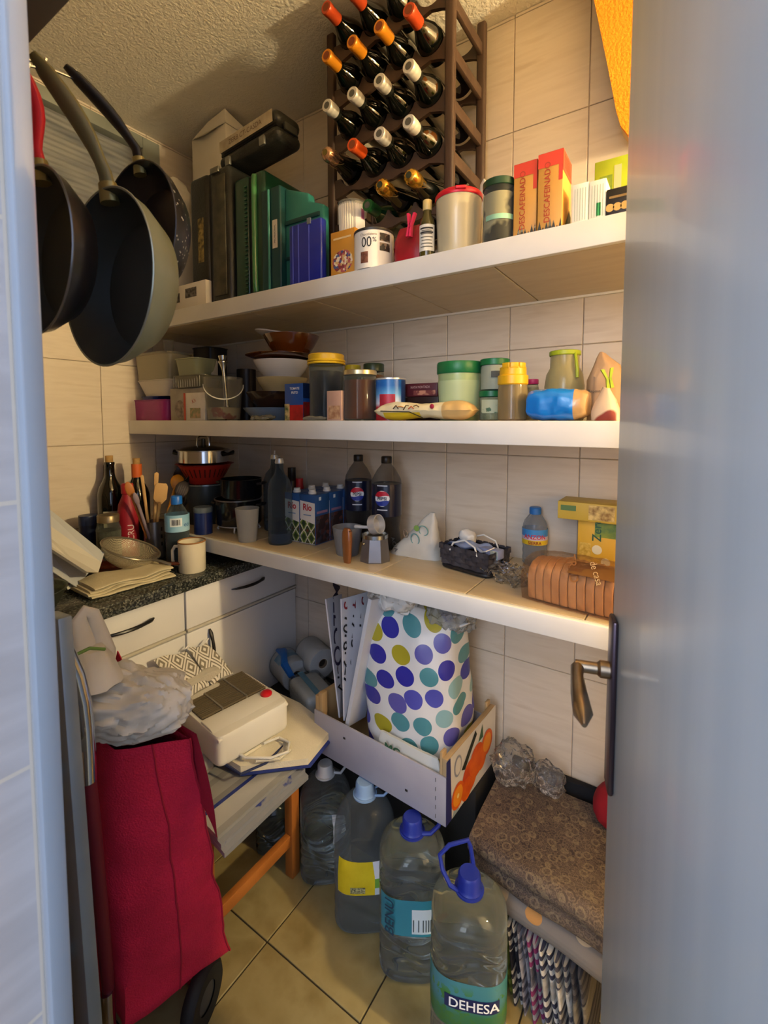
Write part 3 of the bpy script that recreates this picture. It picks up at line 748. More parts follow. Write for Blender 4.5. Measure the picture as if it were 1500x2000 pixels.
# jars
def jar(name, label, x, y, z0, r, h, content, lid, fill=.8, lidh=.14, neck=.86, glass=None, cat='jar', group=None, sh=.86, wavy=0.):
    t = thing(name, label, cat, (x, y, z0), group=group)
    body = [(0, 0), (r * .9, 0), (r, h * .03), (r, h * (sh - lidh)), (r * neck, h * (1 - lidh)), (r * neck, h * (1 - lidh * .4))]
    obj('glass', G().lathe(body, 32), glass or clear('#E9EEE6', .1), t)
    if content is not None:
        ft = min(fill, 1 - lidh)
        pr = [(0, .003), (r * .86, .003), (r * .955, h * .04), (r * .955, min(h * (sh - lidh), h * ft))]
        if ft > sh - lidh: pr.append((r * (.955 + (neck - .995) * (ft - sh + lidh) / (1 - sh)), h * ft))
        pr.append((0, h * ft))
        obj('contents', G().lathe(pr, 32), content, t)
        content.node_tree.nodes['Principled BSDF'].inputs['Specular IOR Level'].default_value = .12; content.node_tree.nodes['Principled BSDF'].inputs['Coat Weight'].default_value = 0
    obj('lid', G().lathe([(r * neck * 1.04, h * (1 - lidh)), (r * neck * 1.08, h * (1 - lidh) + .001), (r * neck * 1.08, h * .985), (r * neck * 1.02, h), (0, h)], 36), lid, t)
    return t
x, r = cyl(943, 1008, 420, -.33); h = zat(358, x, -.33) - ZT
t = jar('glass_jar', 'wide glass jar with a dark green lid on the top shelf', x, -.33, ZT, r, h, mat('#B9A98A', .7, c2='#3A342E', ns=14, nw=(.44, .52)), mat('#143A24', .35), .78, .12, .95)
az = faz(x, -.33)
obj('label_band', cpatch(r + .0006, az, .9, h * .34, h * .42), mat('#8AB89A', .6), t)
# coffee cartons
gold = mat('#C68E3C', .5, c2='#CF9A48', ns=5); coral = mat('#D8432C', .5); mount = mosaic('mountain', [(0, '#3A3A34'), (.4, '#6A6656'), (.75, '#8A8470')], 90)
for i, (a, b, c, rt, lab) in enumerate(((1003, 1048, 0, 304, 'left of the two tall orange and red decaf coffee cartons'), (1050, 1098, 1, 285, 'right of the two tall orange and red decaf coffee cartons'))):
    yf = -.35 if i == 0 else -.355
    x0, x1 = xs(a, b, 400, yf); h = zat(rt + (6 if i == 0 else 4), x1, yf) - ZT; d = .075 if i else .07
    t, w = box_thing('coffee_carton', lab, 'box', x0, x1, yf, d, h, gold, ZT, 0., group='decaf coffee cartons')
    fpanel(t, 'red_top', w, d, h, 0, 1, .82, 1, coral); fpanel(t, 'red_side', w, d, h, .84, 1, .62, .82, coral)
    rpanel(t, 'red_top', w, d, h, 0, 1, .74, 1, coral)
    obj('lid_print', quad((-w / 2, -d / 2, h + .0006), (w / 2, -d / 2, h + .0006), (w / 2, d / 2, h + .0006), (-w / 2, d / 2, h + .0006)), coral, t)
    n = 7
    for k in range(n):
        a0 = k / n; pk = .05 + .12 * abs(math.sin(k * 2.3 + i)); 
        obj('mountain_print', G().add([(-w / 2 + w * a0, -d / 2 - .0007, .0), (-w / 2 + w * min(1, a0 + 1.4 / n), -d / 2 - .0007, 0), (-w / 2 + w * min(1, a0 + .7 / n), -d / 2 - .0007, h * pk)], [(0, 1, 2)]), mount, t)
    obj('mountain_print', G().add([(w / 2 + .0007, -d / 2 + d * .15, 0), (w / 2 + .0007, d / 2, 0), (w / 2 + .0007, d / 2, h * .3), (w / 2 + .0007, d / 2 - d * .2, h * .36)], [(0, 1, 2, 3)]), mat('#2E2A22', .6), t)
    for k in range(5): rpanel(t, 'text_line', w, d, h, .15, .85, .8 + .035 * k, .808 + .035 * k, mat('#E88A6A', .6))
    txt(t, 'DESCAFEINADO', .0165, (-w * .1, -d / 2 - .0008, h * .5), mat('#B03A20', .6), spin=PI / 2, bold=.008)
# small white cartons, green carton, black carton
yf = -.35; z0 = ZT
for i, (a, b, rt) in enumerate(((1117, 1149, 362), (1150, 1183, 355))):
    x0, x1 = xs(a, b, 400, yf); h = zat(rt, x0, yf) - ZT
    t, w = box_thing('small_carton', ['small white carton with fine grey text, left of its twin', 'small white carton with a green mark, right of its twin'][i], 'box', x0, x1, yf, .05, h, mat('#E4E2D4', .5), ZT)
    for k in range(5): fpanel(t, 'text_line', w, .05, h, .16 + .16 * k, .2 + .16 * k, .12, .88, mat('#AEB6A4', .7))
    if i: fpanel(t, 'green_mark', w, .05, h, .45, .72, .14, .45, mat('#3AA05A', .5))
x0, x1 = xs(1161, 1232, 350, -.24); h = zat(318, x0, -.24) - ZT
t, w = box_thing('tea_carton', 'lime green tea carton standing at the back', 'box', x0, x1, -.24, .06, h, mat('#A8B81C', .5, c2='#8CA018', ns=12), ZT)
fpanel(t, 'leaf_picture', w, .06, h, .15, .5, .25, .8, mat('#5A7A1C', .6, c2='#8AA020', ns=50))
fpanel(t, 'title_strip', w, .06, h, .55, .75, .1, .9, mat('#C8BE8A', .6))
x0, x1 = xs(1184, 1245, 390, -.352); h = zat(371, x0, -.352) - ZT
t, w = box_thing('capsule_carton', 'low black coffee capsule carton with three gold icons', 'box', x0, x1, -.352, .06, h, mat('#1C1812', .45), ZT)
for k in range(3): obj('icon', disc((-w / 2 + w * (.13 + .24 * k), -.0306, h * .36), .0075), mat('#C9A25A', .5), t)
fpanel(t, 'gold_line', w, .06, h, .1, .9, .66, .74, mat('#8A6E3A', .5))
# ================================================================== middle shelf
def tub(name, label, x, y, z0, w, d, h, m, flare=.88, rim=.003, e=5, cat='container', lid=None, group=None, rz=0.):
    """open flared tub with wall thickness"""
    t = thing(name, label, cat, (x, y, z0), rz, group)
    a, b = w / 2, d / 2; k = .0025
    g = G().loft([ell(a * flare, b * flare, 0, 40, e), ell(a, b, h - .004, 40, e), ell(a + rim, b + rim, h - .003, 40, e), ell(a + rim, b + rim, h, 40, e), ell(a - k, b - k, h, 40, e), ell(a * flare - k, b * flare - k, k, 40, e)])
    obj('tub', g, m, t)
    if lid is not None: obj('lid', G().loft([ell(a + rim + .001, b + rim + .001, h - .002, 40, e), ell(a + rim + .001, b + rim + .001, h + .005, 40, e), ell(a * .96, b * .96, h + .006, 40, e)]), lid, t)
    return t
yc = -.29
def tubpx(name, label, p0, p1, rtop, z0, m, y=yc, d=.11, **k):
    x0, x1 = xs(p0, p1, (rtop + 800) / 2, y - d / 2 * .6); xm = (x0 + x1) / 2
    return tub(name, label, xm, y, z0, x1 - x0, d, zat(rtop, xm, y - d / 2) - z0, m, **k), xm
pink = mat('#A8307E', .35, c2='#9C2A74', ns=5)
t, xm = tubpx('food_tub', 'magenta plastic box at the left end of the middle shelf', 258, 331, 781, ZM, pink, flare=.95)
z1 = zat(781, xm, yc - .055) + .001
t = tub('food_tub', 'flat dark blue lid box between the magenta box and the white tub', xm + .01, yc, z1, .1, .1, .012, mat('#1E3278', .35), flare=.97)
z1 += .013
x0, x1 = xs(268, 330, 760, yc - .05); h1 = zat(742, (x0 + x1) / 2, yc - .05) - z1
tub('food_tub', 'white flared plastic tub stacked on the blue lid', (x0 + x1) / 2, yc, z1, x1 - x0 + .012, .11, h1, mat('#CFC9BE', .4), flare=.72)
z1 += h1 + .001
x0, x1 = xs(263, 330, 715, yc - .05); h1 = zat(692, (x0 + x1) / 2, yc - .05) - z1
tub('food_tub', 'clear square tub full of pale food stacked on the white tub', (x0 + x1) / 2, yc, z1, x1 - x0, .12, h1, clear('#C9C2A8', .45, .25, .8), flare=.92, lid=clear('#D8D4C4', .3, .2, .7))
obj_c = obj
z1 += h1 + .007
x, r = cyl(318, 340, 675, yc)
hh = min(zat(662, x, yc) - z1, .05)
tag(obj('plastic_cup', G().lathe([(r * .8, 0), (r, hh), (r * 1.06, hh), (r * .96, hh - .001), (r * .76, .001), (0, .001)], 24), clear('#E8E8E4', .2), loc=(x - .0, yc, z1)), 'small clear plastic cup on top of the clear tub', 'cup')
# photo carton and sachet
x0, x1 = xs(333, 398, 790, -.335); h = zat(760, x0, -.335) - ZM
t, w = box_thing('photo_carton', 'grey printed carton under the clear salad trays', 'box', x0, x1, -.335, .09, h, mat('#A9A294', .6, c2='#8E877A', ns=14), ZM)
obj('picture', disc((-w * .2, -.0456, h * .35), h * .28), mat('#6A5E58', .6, c2='#A89A8A', ns=60), t)
x0, x1 = xs(359, 400, 790, -.355); h2 = zat(768, x0, -.355) - ZM
t, w2 = box_thing('sachet', 'small white sachet with red writing leaning on the grey carton', 'packet', x0, x1, -.355, .008, h2, mat('#D8CFC0', .55, c2='#E6DFD2', ns=20), ZM)
fpanel(t, 'red_edge', w2, .008, h2, 0, .1, 0, 1, mat('#B83A1E', .5))
txt(t, 'Kh', .02, (0, -.0047, h2 * .7), mat('#B0301C', .6), spin=.3)
fpanel(t, 'picture', w2, .008, h2, .3, .8, .08, .45, mat('#C9A27A', .6, c2='#7A8A5A', ns=70))
salad = clear('#C4C8A8', .35, .15, .75)
z1 = ZM + h + .001
xm = ony(366, 740, yc)[0]
x0, x1 = xs(338, 398, 735, yc - .05); h1 = zat(733, (x0 + x1) / 2, yc - .05) - z1
t = tub('salad_tray', 'ribbed clear tray with dark food, lower of two on the grey carton', (x0 + x1) / 2, yc - .01, z1, x1 - x0, .1, h1, clear('#8E8A74', .45, .15, .85), flare=.85)
for k in range(12): obj('rib', G().box(-.0008, .0008, -.001, .001, .002, h1 - .004), clear('#D8D8C8', .5), t, loc=(-(x1 - x0) * .42 + k * (x1 - x0) * .84 / 11, -.047, 0))
z1 += h1 + .001
x0, x1 = xs(343, 386, 712, yc - .05); h1 = max(.02, zat(700, (x0 + x1) / 2, yc - .05) - z1)
t = tub('salad_tray', 'clear tray of green salad, upper of two on the grey carton', (x0 + x1) / 2, yc - .01, z1, x1 - x0, .1, h1, salad, flare=.86)
obj('salad_leaves', blob(.05, .07, h1 * .8, .006, 60, 5, 20, 10), mat('#4E5A34', .7, c2='#7A7F54', ns=50), t, loc=(0, 0, .002))
x0, x1 = xs(345, 412, 690, -.2)
tub('black_tray', 'shallow black plastic tray behind the salad trays', (x0 + x1) / 2, -.12, ZM, .12, .1, zat(684, x0, -.15) - ZM, mat('#15161A', .4), flare=.9)
xa, xb = xs(388, 412, 715, -.28); zz = zat(724, xa, -.28)
t, w = box_thing('tag_packet', 'small grey packet with a dark picture wedged beside the trays', 'packet', xa, xb, -.28, .03, zat(706, xa, -.28) - ZM, mat('#A8A49A', .6), ZM)
fpanel(t, 'picture', w, .03, zat(706, xa, -.28) - ZM, .2, .8, .8, .92, mat('#3A3834', .6))
# clear bucket with steel jigger
x, r = cyl(398, 475, 780, -.315); h = zat(738, x, -.315) - ZM
t = thing('plastic_bucket', 'clear plastic bucket with a white wire handle', 'bucket', (x, -.315, ZM))
obj('pail', G().lathe([(0, .001), (r * .84, .001), (r * .97, h * .8), (r * 1.0, h * .8), (r * 1.0, h), (r * .95, h), (r * .95, h * .82), (r * .82, .003), (0, .003)], 40), clear('#E8E6DE', .14, .2, .6), t)
hp = []
az = faz(x, -.315)
for k in range(17):
    a = -PI * .5 + PI * k / 16
    hp.append((r * 1.02 * math.cos(az + a * 1.0), r * 1.02 * math.sin(az + a), h * .84 - h * .36 * math.cos(a)))
obj('handle', G().tube(hp, .0018, 6), mat('#D8D4CA', .4), t)
obj('contents', G().lathe([(0, .004), (r * .8, .004), (r * .83, h * .3), (0, h * .32)], 24), mat('#B4A890', .7, c2='#8A3A30', ns=25, nw=(.55, .6)), t)
jx = ony(440, 740, -.315)[0]
jt = zat(694, jx, -.315) - ZM
t = thing('cocktail_jigger', 'polished steel jigger standing in the clear bucket', 'jigger', (jx + .004, -.312, ZM + .02), (0, math.radians(-6), 0))
L = jt - .02
obj('shaft', G().lathe([(0, 0), (.011, 0), (.009, L * .3), (.005, L * .72), (.0055, L * .76), (.014, L * .88), (.016, L * .9), (.011, L * .93), (.014, L * .99), (.0145, L), (.012, L), (0, L * .94)], 28), steel, t)
obj('collar', G().lathe([(.012, L * .88), (.0165, L * .885), (.0165, L * .9), (.012, L * .905)], 28), chrome, t)
xx, rr = cyl(462, 500, 740, -.13)
t = tag(obj('dark_pot', G().lathe([(0, 0), (rr, 0), (rr, zat(722, xx, -.13) - ZM), (rr * .94, zat(722, xx, -.13) - ZM), (rr * .92, .01), (0, .01)], 32), mat('#1E1816', .4), loc=(xx, -.13, ZM)), 'small dark brown pot behind the clear bucket', 'pot')
# dish stack
def dish(name, label, p0, p1, rt, z0, y, h, m, base=.55, cat='bowl', tilt=None, lip=0., rad=None):
    x, r = cyl(p0, p1, rt, y); r = rad or r
    prof = [(0, 0), (r * base, 0), (r * base * 1.02, .003), (r * (.55 + base * .42), h * .45), (r, h), (r * 1.0 + lip, h + .001), (r * .96, h), (r * (.52 + base * .4), h * .5), (r * base * .9, .006), (0, .005)]
    o = obj(name, G().lathe(prof, 44), m, loc=(x, y, z0)); tag(o, label, cat)
    if tilt: o.rotation_euler = tilt
    return o, x, r
yd = -.22
z = ZM
amber = mat('#5A2A0C', .08, c2='#6E360E', ns=4, trans=.25, coat=.5); brown = mat('#2B1B14', .25, coat=.4); bluep = mat('#4A6688', .3, c2='#7A93AE', ns=6)
def ztop(rt, p0, p1, y, r): 
    x, _ = cyl(p0, p1, rt, y); return zat(rt, x, y - r * .6)
zs_ = []
def stack(name, label, p0, p1, rt, m, base, cat='bowl', minh=.01, lip=0.):
    global z
    x, r = cyl(p0, p1, rt, yd); zt = max(z + minh, zat(rt, x, yd - r * .5))
    dish(name, label, p0, p1, rt, z, yd, zt - z, m, base, cat, lip=lip); z = zt + .0005
stack('dinner_plate', 'blue rimmed plate at the bottom of the dish stack', 474, 590, 797, bluep, .6, 'plate')
stack('brown_bowl', 'dark brown bowl above the blue plate in the stack', 480, 588, 766, brown, .62)
stack('cream_bowl', 'cream glass bowl in the middle of the dish stack', 500, 602, 738, clear('#C8B88A', .6, .12, .9), .7)
stack('white_bowl', 'white bowl near the top of the dish stack', 494, 606, 704, mat('#C9C7C4', .25, coat=.3), .6)
stack('amber_plate', 'wide dark amber glass plate under the amber bowl', 478, 624, 692, amber, .55, 'plate', .006)
stack('amber_bowl', 'flared amber glass bowl on top of the dish stack', 513, 624, 654, amber, .6)
x, r = cyl(495, 600, 645, yd)
o = obj('oval_dish', G().lathe([(0, 0), (r * .5, 0), (r * .8, .012), (r, .02), (r, .024), (r * .78, .016), (r * .5, .004), (0, .004)], 40), mat('#CFCAC4', .22, coat=.4), loc=(x, yd, z - .012), rot=(math.radians(-4), math.radians(9), 0)); tag(o, 'white dish lying tilted on the amber bowl', 'dish')
t = tag(obj('cling_film', blob(.1, .05, .014, .008, 60, 4, 24, 10), clear('#B8B4A0', .3, .2, .7), loc=(ony(515, 812, -.33)[0], -.335, ZM)), 'crumpled cling film scrap in front of the dish stack', 'cling film')
# tomato carton
x0, x1 = xs(556, 592, 790, -.345); h = zat(750, x0, -.345) - ZM; d = .055
t, w = box_thing('tomato_carton', 'blue tomato carton with a red tomato picture', 'carton', x0, x1, -.345, d, h, mat('#1C4A92', .4), ZM)
fpanel(t, 'tomato_picture', w, d, h, .28, 1, .0, .42, mat('#B8181C', .45, c2='#8E1216', ns=30)); fpanel(t, 'leaf_picture', w, d, h, 0, .28, .0, .45, mat('#3A5A2E', .6, c2='#C9B07A', ns=70))
rpanel(t, 'tomato_picture', w, d, h, 0, 1, .0, .5, mat('#A8161A', .45, c2='#5A2A1A', ns=40)); rpanel(t, 'dark_band', w, d, h, 0, 1, .6, 1, mat('#14284E', .4))
txt(t, 'TOMATE', .0098, (w * .06, -d / 2 - .0008, h * .86), inkw, bold=.01); txt(t, 'FRITO', .0098, (w * .06, -d / 2 - .0008, h * .75), inkw, bold=.01)
# tall jar with yellow lid
x, r = cyl(604, 671, 760, -.31); h = zat(693, x, -.31) - ZM
t = jar('storage_jar', 'tall glass jar of dark beans with a yellow lid and rubber rings', x, -.31, ZM, r, h, mat('#16151A', .35, c2='#22202A', ns=20), mat('#C9A21E', .4), .74, .09, .97, sh=.99)
for k, (dz, tl) in enumerate(((.86, .05), (.9, -.06))):
    pts = [((r * 1.06) * math.cos(2 * PI * q / 32), (r * 1.06) * math.sin(2 * PI * q / 32), h * dz + tl * .2 * r * math.cos(2 * PI * q / 32 + k)) for q in range(33)]
    obj('rubber_ring', G().tube(pts, .0032, 7, cap=False), mat('#D8B020', .45), t)
x0, x1 = xs(641, 670, 795, -.362); hb = zat(764, x0, -.362) - ZM
t, w = box_thing('biscuit_packet', 'slim pinkish biscuit packet between the tall jar and the honey', 'packet', x0, x1, -.368, .012, hb, mat('#B08A78', .6, c2='#C09A84', ns=12), ZM)
fpanel(t, 'picture', w, .012, hb, .1, .9, .05, .5, mat('#9A6A4A', .6, c2='#C9A27A', ns=70))
x0, x1 = xs(592, 640, 812, -.36)
tag(obj('cling_film', blob(x1 - x0, .02, .012, .004, 70, 9, 20, 8), clear('#C9C4B0', .3, .2, .7), loc=((x0 + x1) / 2, -.36, ZM)), 'small clear plastic scrap at the foot of the tall jar', 'plastic scrap')
# honey jar
x, r = cyl(670, 736, 775, -.32); h = zat(724, x, -.32) - ZM
t = jar('honey_jar', 'glass jar of dark honey with a gold metal lid', x, -.32, ZM, r, h, mat('#4E2410', .15, c2='#5C2C12', ns=5, coat=.3), mat('#C9B78A', .3, .8), .8, .1, .92, sh=.93)
xx, rr = cyl(672, 706, 720, -.15)
jar('glass_jar', 'yellow-lidded jar behind the honey jar', xx, -.15, ZM, rr, zat(714, xx, -.15) - ZM, mat('#7A6A3A', .5), mat('#B9A826', .4), .8)
xx, rr = cyl(708, 752, 720, -.15)
jar('glass_jar', 'brown jar with a dark green lid behind the honey jar', xx, -.15, ZM, rr, zat(711, xx, -.15) - ZM, mat('#7A4A1E', .4), mat('#2A3A26', .35), .8)
# blue tin
x, r = cyl(734, 792, 775, -.30); h = zat(740, x, -.30) - ZM
tm = NT('tin_print'); c = tm.ramp(tm.m_('DIVIDE', tm.z, h), [(0, '#A01C24'), (.32, '#B83038'), (.4, '#D8DCE6'), (.62, '#5A9ACC'), (.82, '#1E5FA8')], 'LINEAR'); tm.col(c); tm.p.inputs['Roughness'].default_value = .3
t = thing('food_tin', 'blue and white tin with a red fruit picture', 'tin', (x, -.30, ZM)); az = faz(x, -.3)
obj('body', G().lathe([(0, 0), (r, 0), (r, h * .97), (0, h * .97)], 36), tm.m, t)
obj('rim', G().lathe([(r * 1.0, h * .96), (r * 1.03, h * .97), (r * 1.03, h), (r * .97, h), (r * .95, h * .98), (0, h * .98)], 36), mat('#D8D6D0', .3, .6), t)
g = cpatch(r + .0006, az - .25, .55, h * .3, h * .62, 10)
obj('fruit_picture', g, mat('#A82838', .4, c2='#8E1C2C', ns=18), t)
obj('dark_band', cpatch(r + .0007, az + 1.05, .3, h * .05, h * .95, 6), mat('#1E3A6E', .35), t)
# chocolate boxes
x0, x1 = xs(788, 856, 770, -.27); hb = zat(776, x0, -.27) - ZM
t, w = box_thing('chocolate_box', 'flat dark brown box under the red chocolate box', 'box', x0, x1, -.27, .1, hb, mat('#2A1410', .4), ZM)
hb2 = zat(750, x0, -.27) - ZM - hb - .001
t, w = box_thing('chocolate_box', 'dark red chocolate box with slanted lettering behind the snack bag', 'box', x0, x1 - .004, -.268, .1, hb2, mat('#4A161C', .4, c2='#5A2026', ns=8), ZM + hb + .001)
txt(t, 'NATA MONTADA', .009, (0, -.0507, hb2 * .7), mat('#C9A29A', .6), sx=.8); fpanel(t, 'stripe', w, .1, hb2, .3, .95, .1, .45, mat('#7A3A34', .5, c2='#C98A6A', ns=60, nw=(.5, .6)))
# snack bag lying in front
x0, x1 = xs(738, 925, 800, -.35); hb = zat(785, x0, -.35) - ZM; w = x1 - x0
t = thing('snack_bag', 'cream and yellow snack bag lying along the shelf edge', 'bag', ((x0 + x1) / 2, -.34, ZM))
def pillow(w, d, h, n=40, m=14, pin=.9):
    def fn(u, v, sgn):
        a = (1 - abs(2 * u - 1) ** 7) ** .5 * math.sin(PI * v) ** .5 * (.86 + .14 * math.sin(u * 9))
        return ((u - .5) * w, (v - .5) * d, h / 2 + sgn * h / 2 * a)
    g = G(); g.grid(n, m, lambda u, v: fn(u, v, 1)); g.grid(n, m, lambda u, v: fn(u, v, -1)); return g
crm = mat('#D6C49A', .4, c2='#CDB888', ns=10)
sb = NT('snack_print'); 
u = sb.m_('ADD', sb.m_('DIVIDE', sb.x, w), .5)
base = sb.mix(sb.m_('GREATER_THAN', u, .72), '#D9C9A0', '#C9A468')
yel = sb.m_('MULTIPLY', sb.m_('LESS_THAN', sb.z, hb * .42), sb.m_('MULTIPLY', sb.m_('LESS_THAN', u, .5), sb.m_('GREATER_THAN', u, .1)))
sb.col(sb.mix(yel, base, '#D8B41C')); sb.p.inputs['Roughness'].default_value = .35
obj('foil_pillow', pillow(w, .055, hb).wob(.003, 45, 3), sb.m, t)
for k in range(5):
    a = .22 + .055 * k
    obj('swirl_print', G().tube([((a - .5) * w, -.026 - .0015, hb * (.62 + .1 * math.sin(k * 2))), ((a - .5 + .03) * w, -.0275, hb * (.78 - .06 * (k % 2))), ((a - .5 + .055) * w, -.026 - .001, hb * (.6 + .08 * (k % 3)))], .0022, 6, flat=.5), mat(['#3A2418', '#C9781E', '#3A2418', '#C9541E', '#4A3020'][k], .5), t)
obj('berry_print', G().lathe([(0, 0), (.006, .001), (0, .0025)], 14, M=Matrix.Translation((w * .13, -.027, hb * .7)) @ Matrix.Rotation(PI / 2, 4, 'X')), mat('#A01C34', .5), t)
obj('outline_print', G().tube([(-w * .42, -.0295, hb * .5), (-w * .1, -.0295, hb * .44), (0.01, -.029, hb * .15)], .0012, 5), inkb, t)
# big green lidded tub
x, r = cyl(853, 943, 765, -.27); h = zat(709, x, -.27) - ZM
t = thing('storage_tub', 'large pale green tub of powder with a dark green lid', 'tub', (x, -.27, ZM))
obj('tub', G().lathe([(0, 0), (r * .82, 0), (r * .86, .004), (r * .95, h * .86), (0, h * .86)], 40), mat('#9FB27A', .3, c2='#A9BB86', ns=3, coat=.2), t)
obj('powder', G().lathe([(r * .872, h * .1), (r * .955, h * .68)], 40), mat('#B4C492', .45), t)
obj('lid', G().lathe([(r * .97, h * .8), (r * 1.0, h * .82), (r * 1.0, h * .97), (r * .97, h), (0, h)], 40), mat('#1E6E3C', .35), t)
# two stacked jars with green lids
x, r = cyl(936, 985, 790, -.28); h = zat(764, x, -.28) - ZM
t = jar('glass_jar', 'squat jar of spices with a green lid, under another jar', x, -.28, ZM, r, h, mat('#7A7A5A', .6, c2='#B0AA8A', ns=40), mat('#1A6A3A', .35), .78, .2, .95)
obj('label', cpatch(r + .0005, faz(x, -.28), .9, h * .25, h * .7), mat('#B9BE9A', .6, c2='#4A6A4A', ns=60, nw=(.55, .6)), t)
x2, r2 = cyl(942, 999, 730, -.27); z1 = ZM + h + .0005
t = jar('glass_jar', 'white filled jar with a green lid stacked on the spice jar', x2 - .004, -.272, z1, r2, zat(702, x2, -.272) - z1, mat('#C9C4B4', .6), mat('#1A6A3A', .35), .82, .2, .95)
obj('label', cpatch(r2 + .0005, faz(x2, -.27) + .1, .35, .03, .045, 6), mat('#4A4A40', .6), t)
# yellow capped jar
x, r = cyl(972, 1031, 770, -.32); h = zat(710, x, -.32) - ZM
t = thing('syrup_jar', 'jar with a tall yellow screw cap and dark syrup inside', 'jar', (x, -.32, ZM))
obj('glass', G().lathe([(0, 0), (r * .9, 0), (r, h * .03), (r, h * .52), (r * .93, h * .66), (r * .9, h * .7)], 32), clear('#BFA878', .35, .1, .75), t)
obj('contents', G().lathe([(0, .003), (r * .86, .003), (r * .95, h * .04), (r * .95, h * .36), (0, h * .36)], 32), mat('#3A1E12', .2), t)
obj('pale_layer', G().lathe([(r * .955, h * .01), (r * .965, h * .04), (r * .965, h * .28)], 32), mat('#8A6A4E', .4, c2='#7A5A40', ns=20), t)
yc_ = mat('#E0A81A', .35)
obj('cap', G().lathe([(r * .95, h * .62), (r * 1.02, h * .64), (r * 1.02, h * .78), (r * .9, h * .8), (r * .88, h * .93), (0, h * .93)], 36), yc_, t)
for k in range(3): obj('cap_lug', G().box(-.009, .009, -r * .9, -r * .62, h * .9, h), yc_, t, rot=(0, 0, faz(x, -.32) + PI / 2 - .6 + .7 * k), bevel=.002)
x, r = cyl(1028, 1053, 750, -.17); jar('glass_jar', 'small jar with a pink lid behind the blue packet', x, -.17, ZM, r, zat(741, x, -.17) - ZM, mat('#C9BBA0', .5), mat('#C0306E', .4), .8, .12)
# olive jug with lime lid
x, r = cyl(1063, 1142, 760, -.2); h = zat(686, x, -.2) - ZM
t = thing('jug', 'olive oil jug with a lime green lid behind the blue packet', 'jug', (x, -.2, ZM))
obj('body', G().lathe([(0, 0), (r * .95, 0), (r, .005), (r * 1.0, h * .5), (r * .92, h * .66), (r * .74, h * .76), (r * .72, h * .97)], 36), clear('#C9BE8A', .5, .15, .85), t)
obj('oil', G().lathe([(0, .004), (r * .93, .004), (r * .96, h * .5), (r * .88, h * .66), (r * .8, h * .7), (0, h * .7)], 36), mat('#5A5026', .25, c2='#665A2C', ns=5), t)
lime = mat('#A8B82A', .4)
obj('lid', G().lathe([(r * .76, h * .93), (r * .79, h * .94), (r * .79, h * .99), (r * .74, h), (0, h)], 36), lime, t)
hpts = [(r * .75, -.005, h * .95), (r * .9, -.01, h * .86), (r * 1.02, -.012, h * .72), (r * 1.04, -.012, h * .6)]
obj('handle', G().tube(hpts, .0035, 8), lime, t, rot=(0, 0, -.5))
# blue packet
x0, x1 = xs(1031, 1148, 790, -.345); h = zat(760, x0, -.345) - ZM; w = x1 - x0
t = thing('foil_packet', 'shiny bright blue foil packet with a kraft paper end', 'packet', ((x0 + x1) / 2, -.335, ZM))
def sack_x(w, d, h, bulge=.1, n=28, m=22, amp=.003, sc=50, seed=1.):
    rings = []
    for j in range(m + 1):
        u = j / m; k = .72 + .28 * math.sin(PI * min(1, max(0, u))) ** .4
        rings.append([((u - .5) * w, p[0] * k, h / 2 + p[1] * k * (h / d)) for p in [(q[0], q[1]) for q in ell(d / 2, d / 2, 0, n, 2.6)]])
    return G().loft(rings).wob(amp, sc, seed, True, 0)
bp = NT('blue_foil'); uu = bp.m_('ADD', bp.m_('DIVIDE', bp.x, w), .5)
bp.col(bp.mix(bp.m_('GREATER_THAN', uu, .8), '#1478D0', '#B08A5A')); bp.p.inputs['Roughness'].default_value = .22; bp.p.inputs['Coat Weight'].default_value = .3
obj('packet_body', sack_x(w, .075, h), bp.m, t)
# flour bag
x0, x1 = xs(1146, 1215, 770, -.26); h = zat(686, (x0 + x1) / 2, -.26) - ZM; w = x1 - x0
t = thing('flour_bag', 'cream paper flour bag with a rolled top', 'bag', ((x0 + x1) / 2, -.24, ZM))
kr = mat('#C4A27E', .75, c2='#B8946E', ns=14)
obj('paper_sack', G().loft([ell(w * .48, .045, 0, 32, 4), ell(w * .5, .048, h * .3, 32, 3.5), ell(w * .48, .045, h * .62, 32, 3), ell(w * .36, .03, h * .8, 32, 2.5, .002), ell(w * .2, .014, h * .93, 32, 2, -.004), ell(w * .1, .006, h, 32, 2, -.008)]).wob(.007, 32, 4, True, 0), kr, t)
txt(t, 'Reposteria', .0085, (-w * .12, -.052, h * .42), inkb, rot=(PI / 2, 0, .1))
def peg_thing(label, loc, L, m, rot):
    pk = thing('clothes_peg', label, 'clothes peg', loc, rot)
    for s in (-1, 1): obj('jaw', G().prism([(.001 * s, 0), (.007 * s, 0), (.005 * s, L * .5), (.012 * s, L), (.006 * s, L), (.001 * s, L * .5)], -.005, .005), m, pk)
    obj('spring', G().lathe([(.0045, -.006), (.0045, .006)], 12, M=Matrix.Translation((0, 0, L * .45)) @ Matrix.Rotation(PI / 2, 4, 'X')), steel, pk)
xp = ony(1192, 735, -.315)[0]
peg_thing('lime green clothes peg clipped on the flour bag', (xp, -.312, zat(758, xp, -.315)), .04, mat('#A8C020', .4), (0, math.radians(-10), .3))
x0, x1 = xs(1153, 1212, 790, -.345); h = zat(757, (x0 + x1) / 2, -.345) - ZM; w = x1 - x0
t = thing('paper_packet', 'small cream packet with a dark red swirl in front of the flour bag', 'packet', ((x0 + x1) / 2, -.335, ZM))
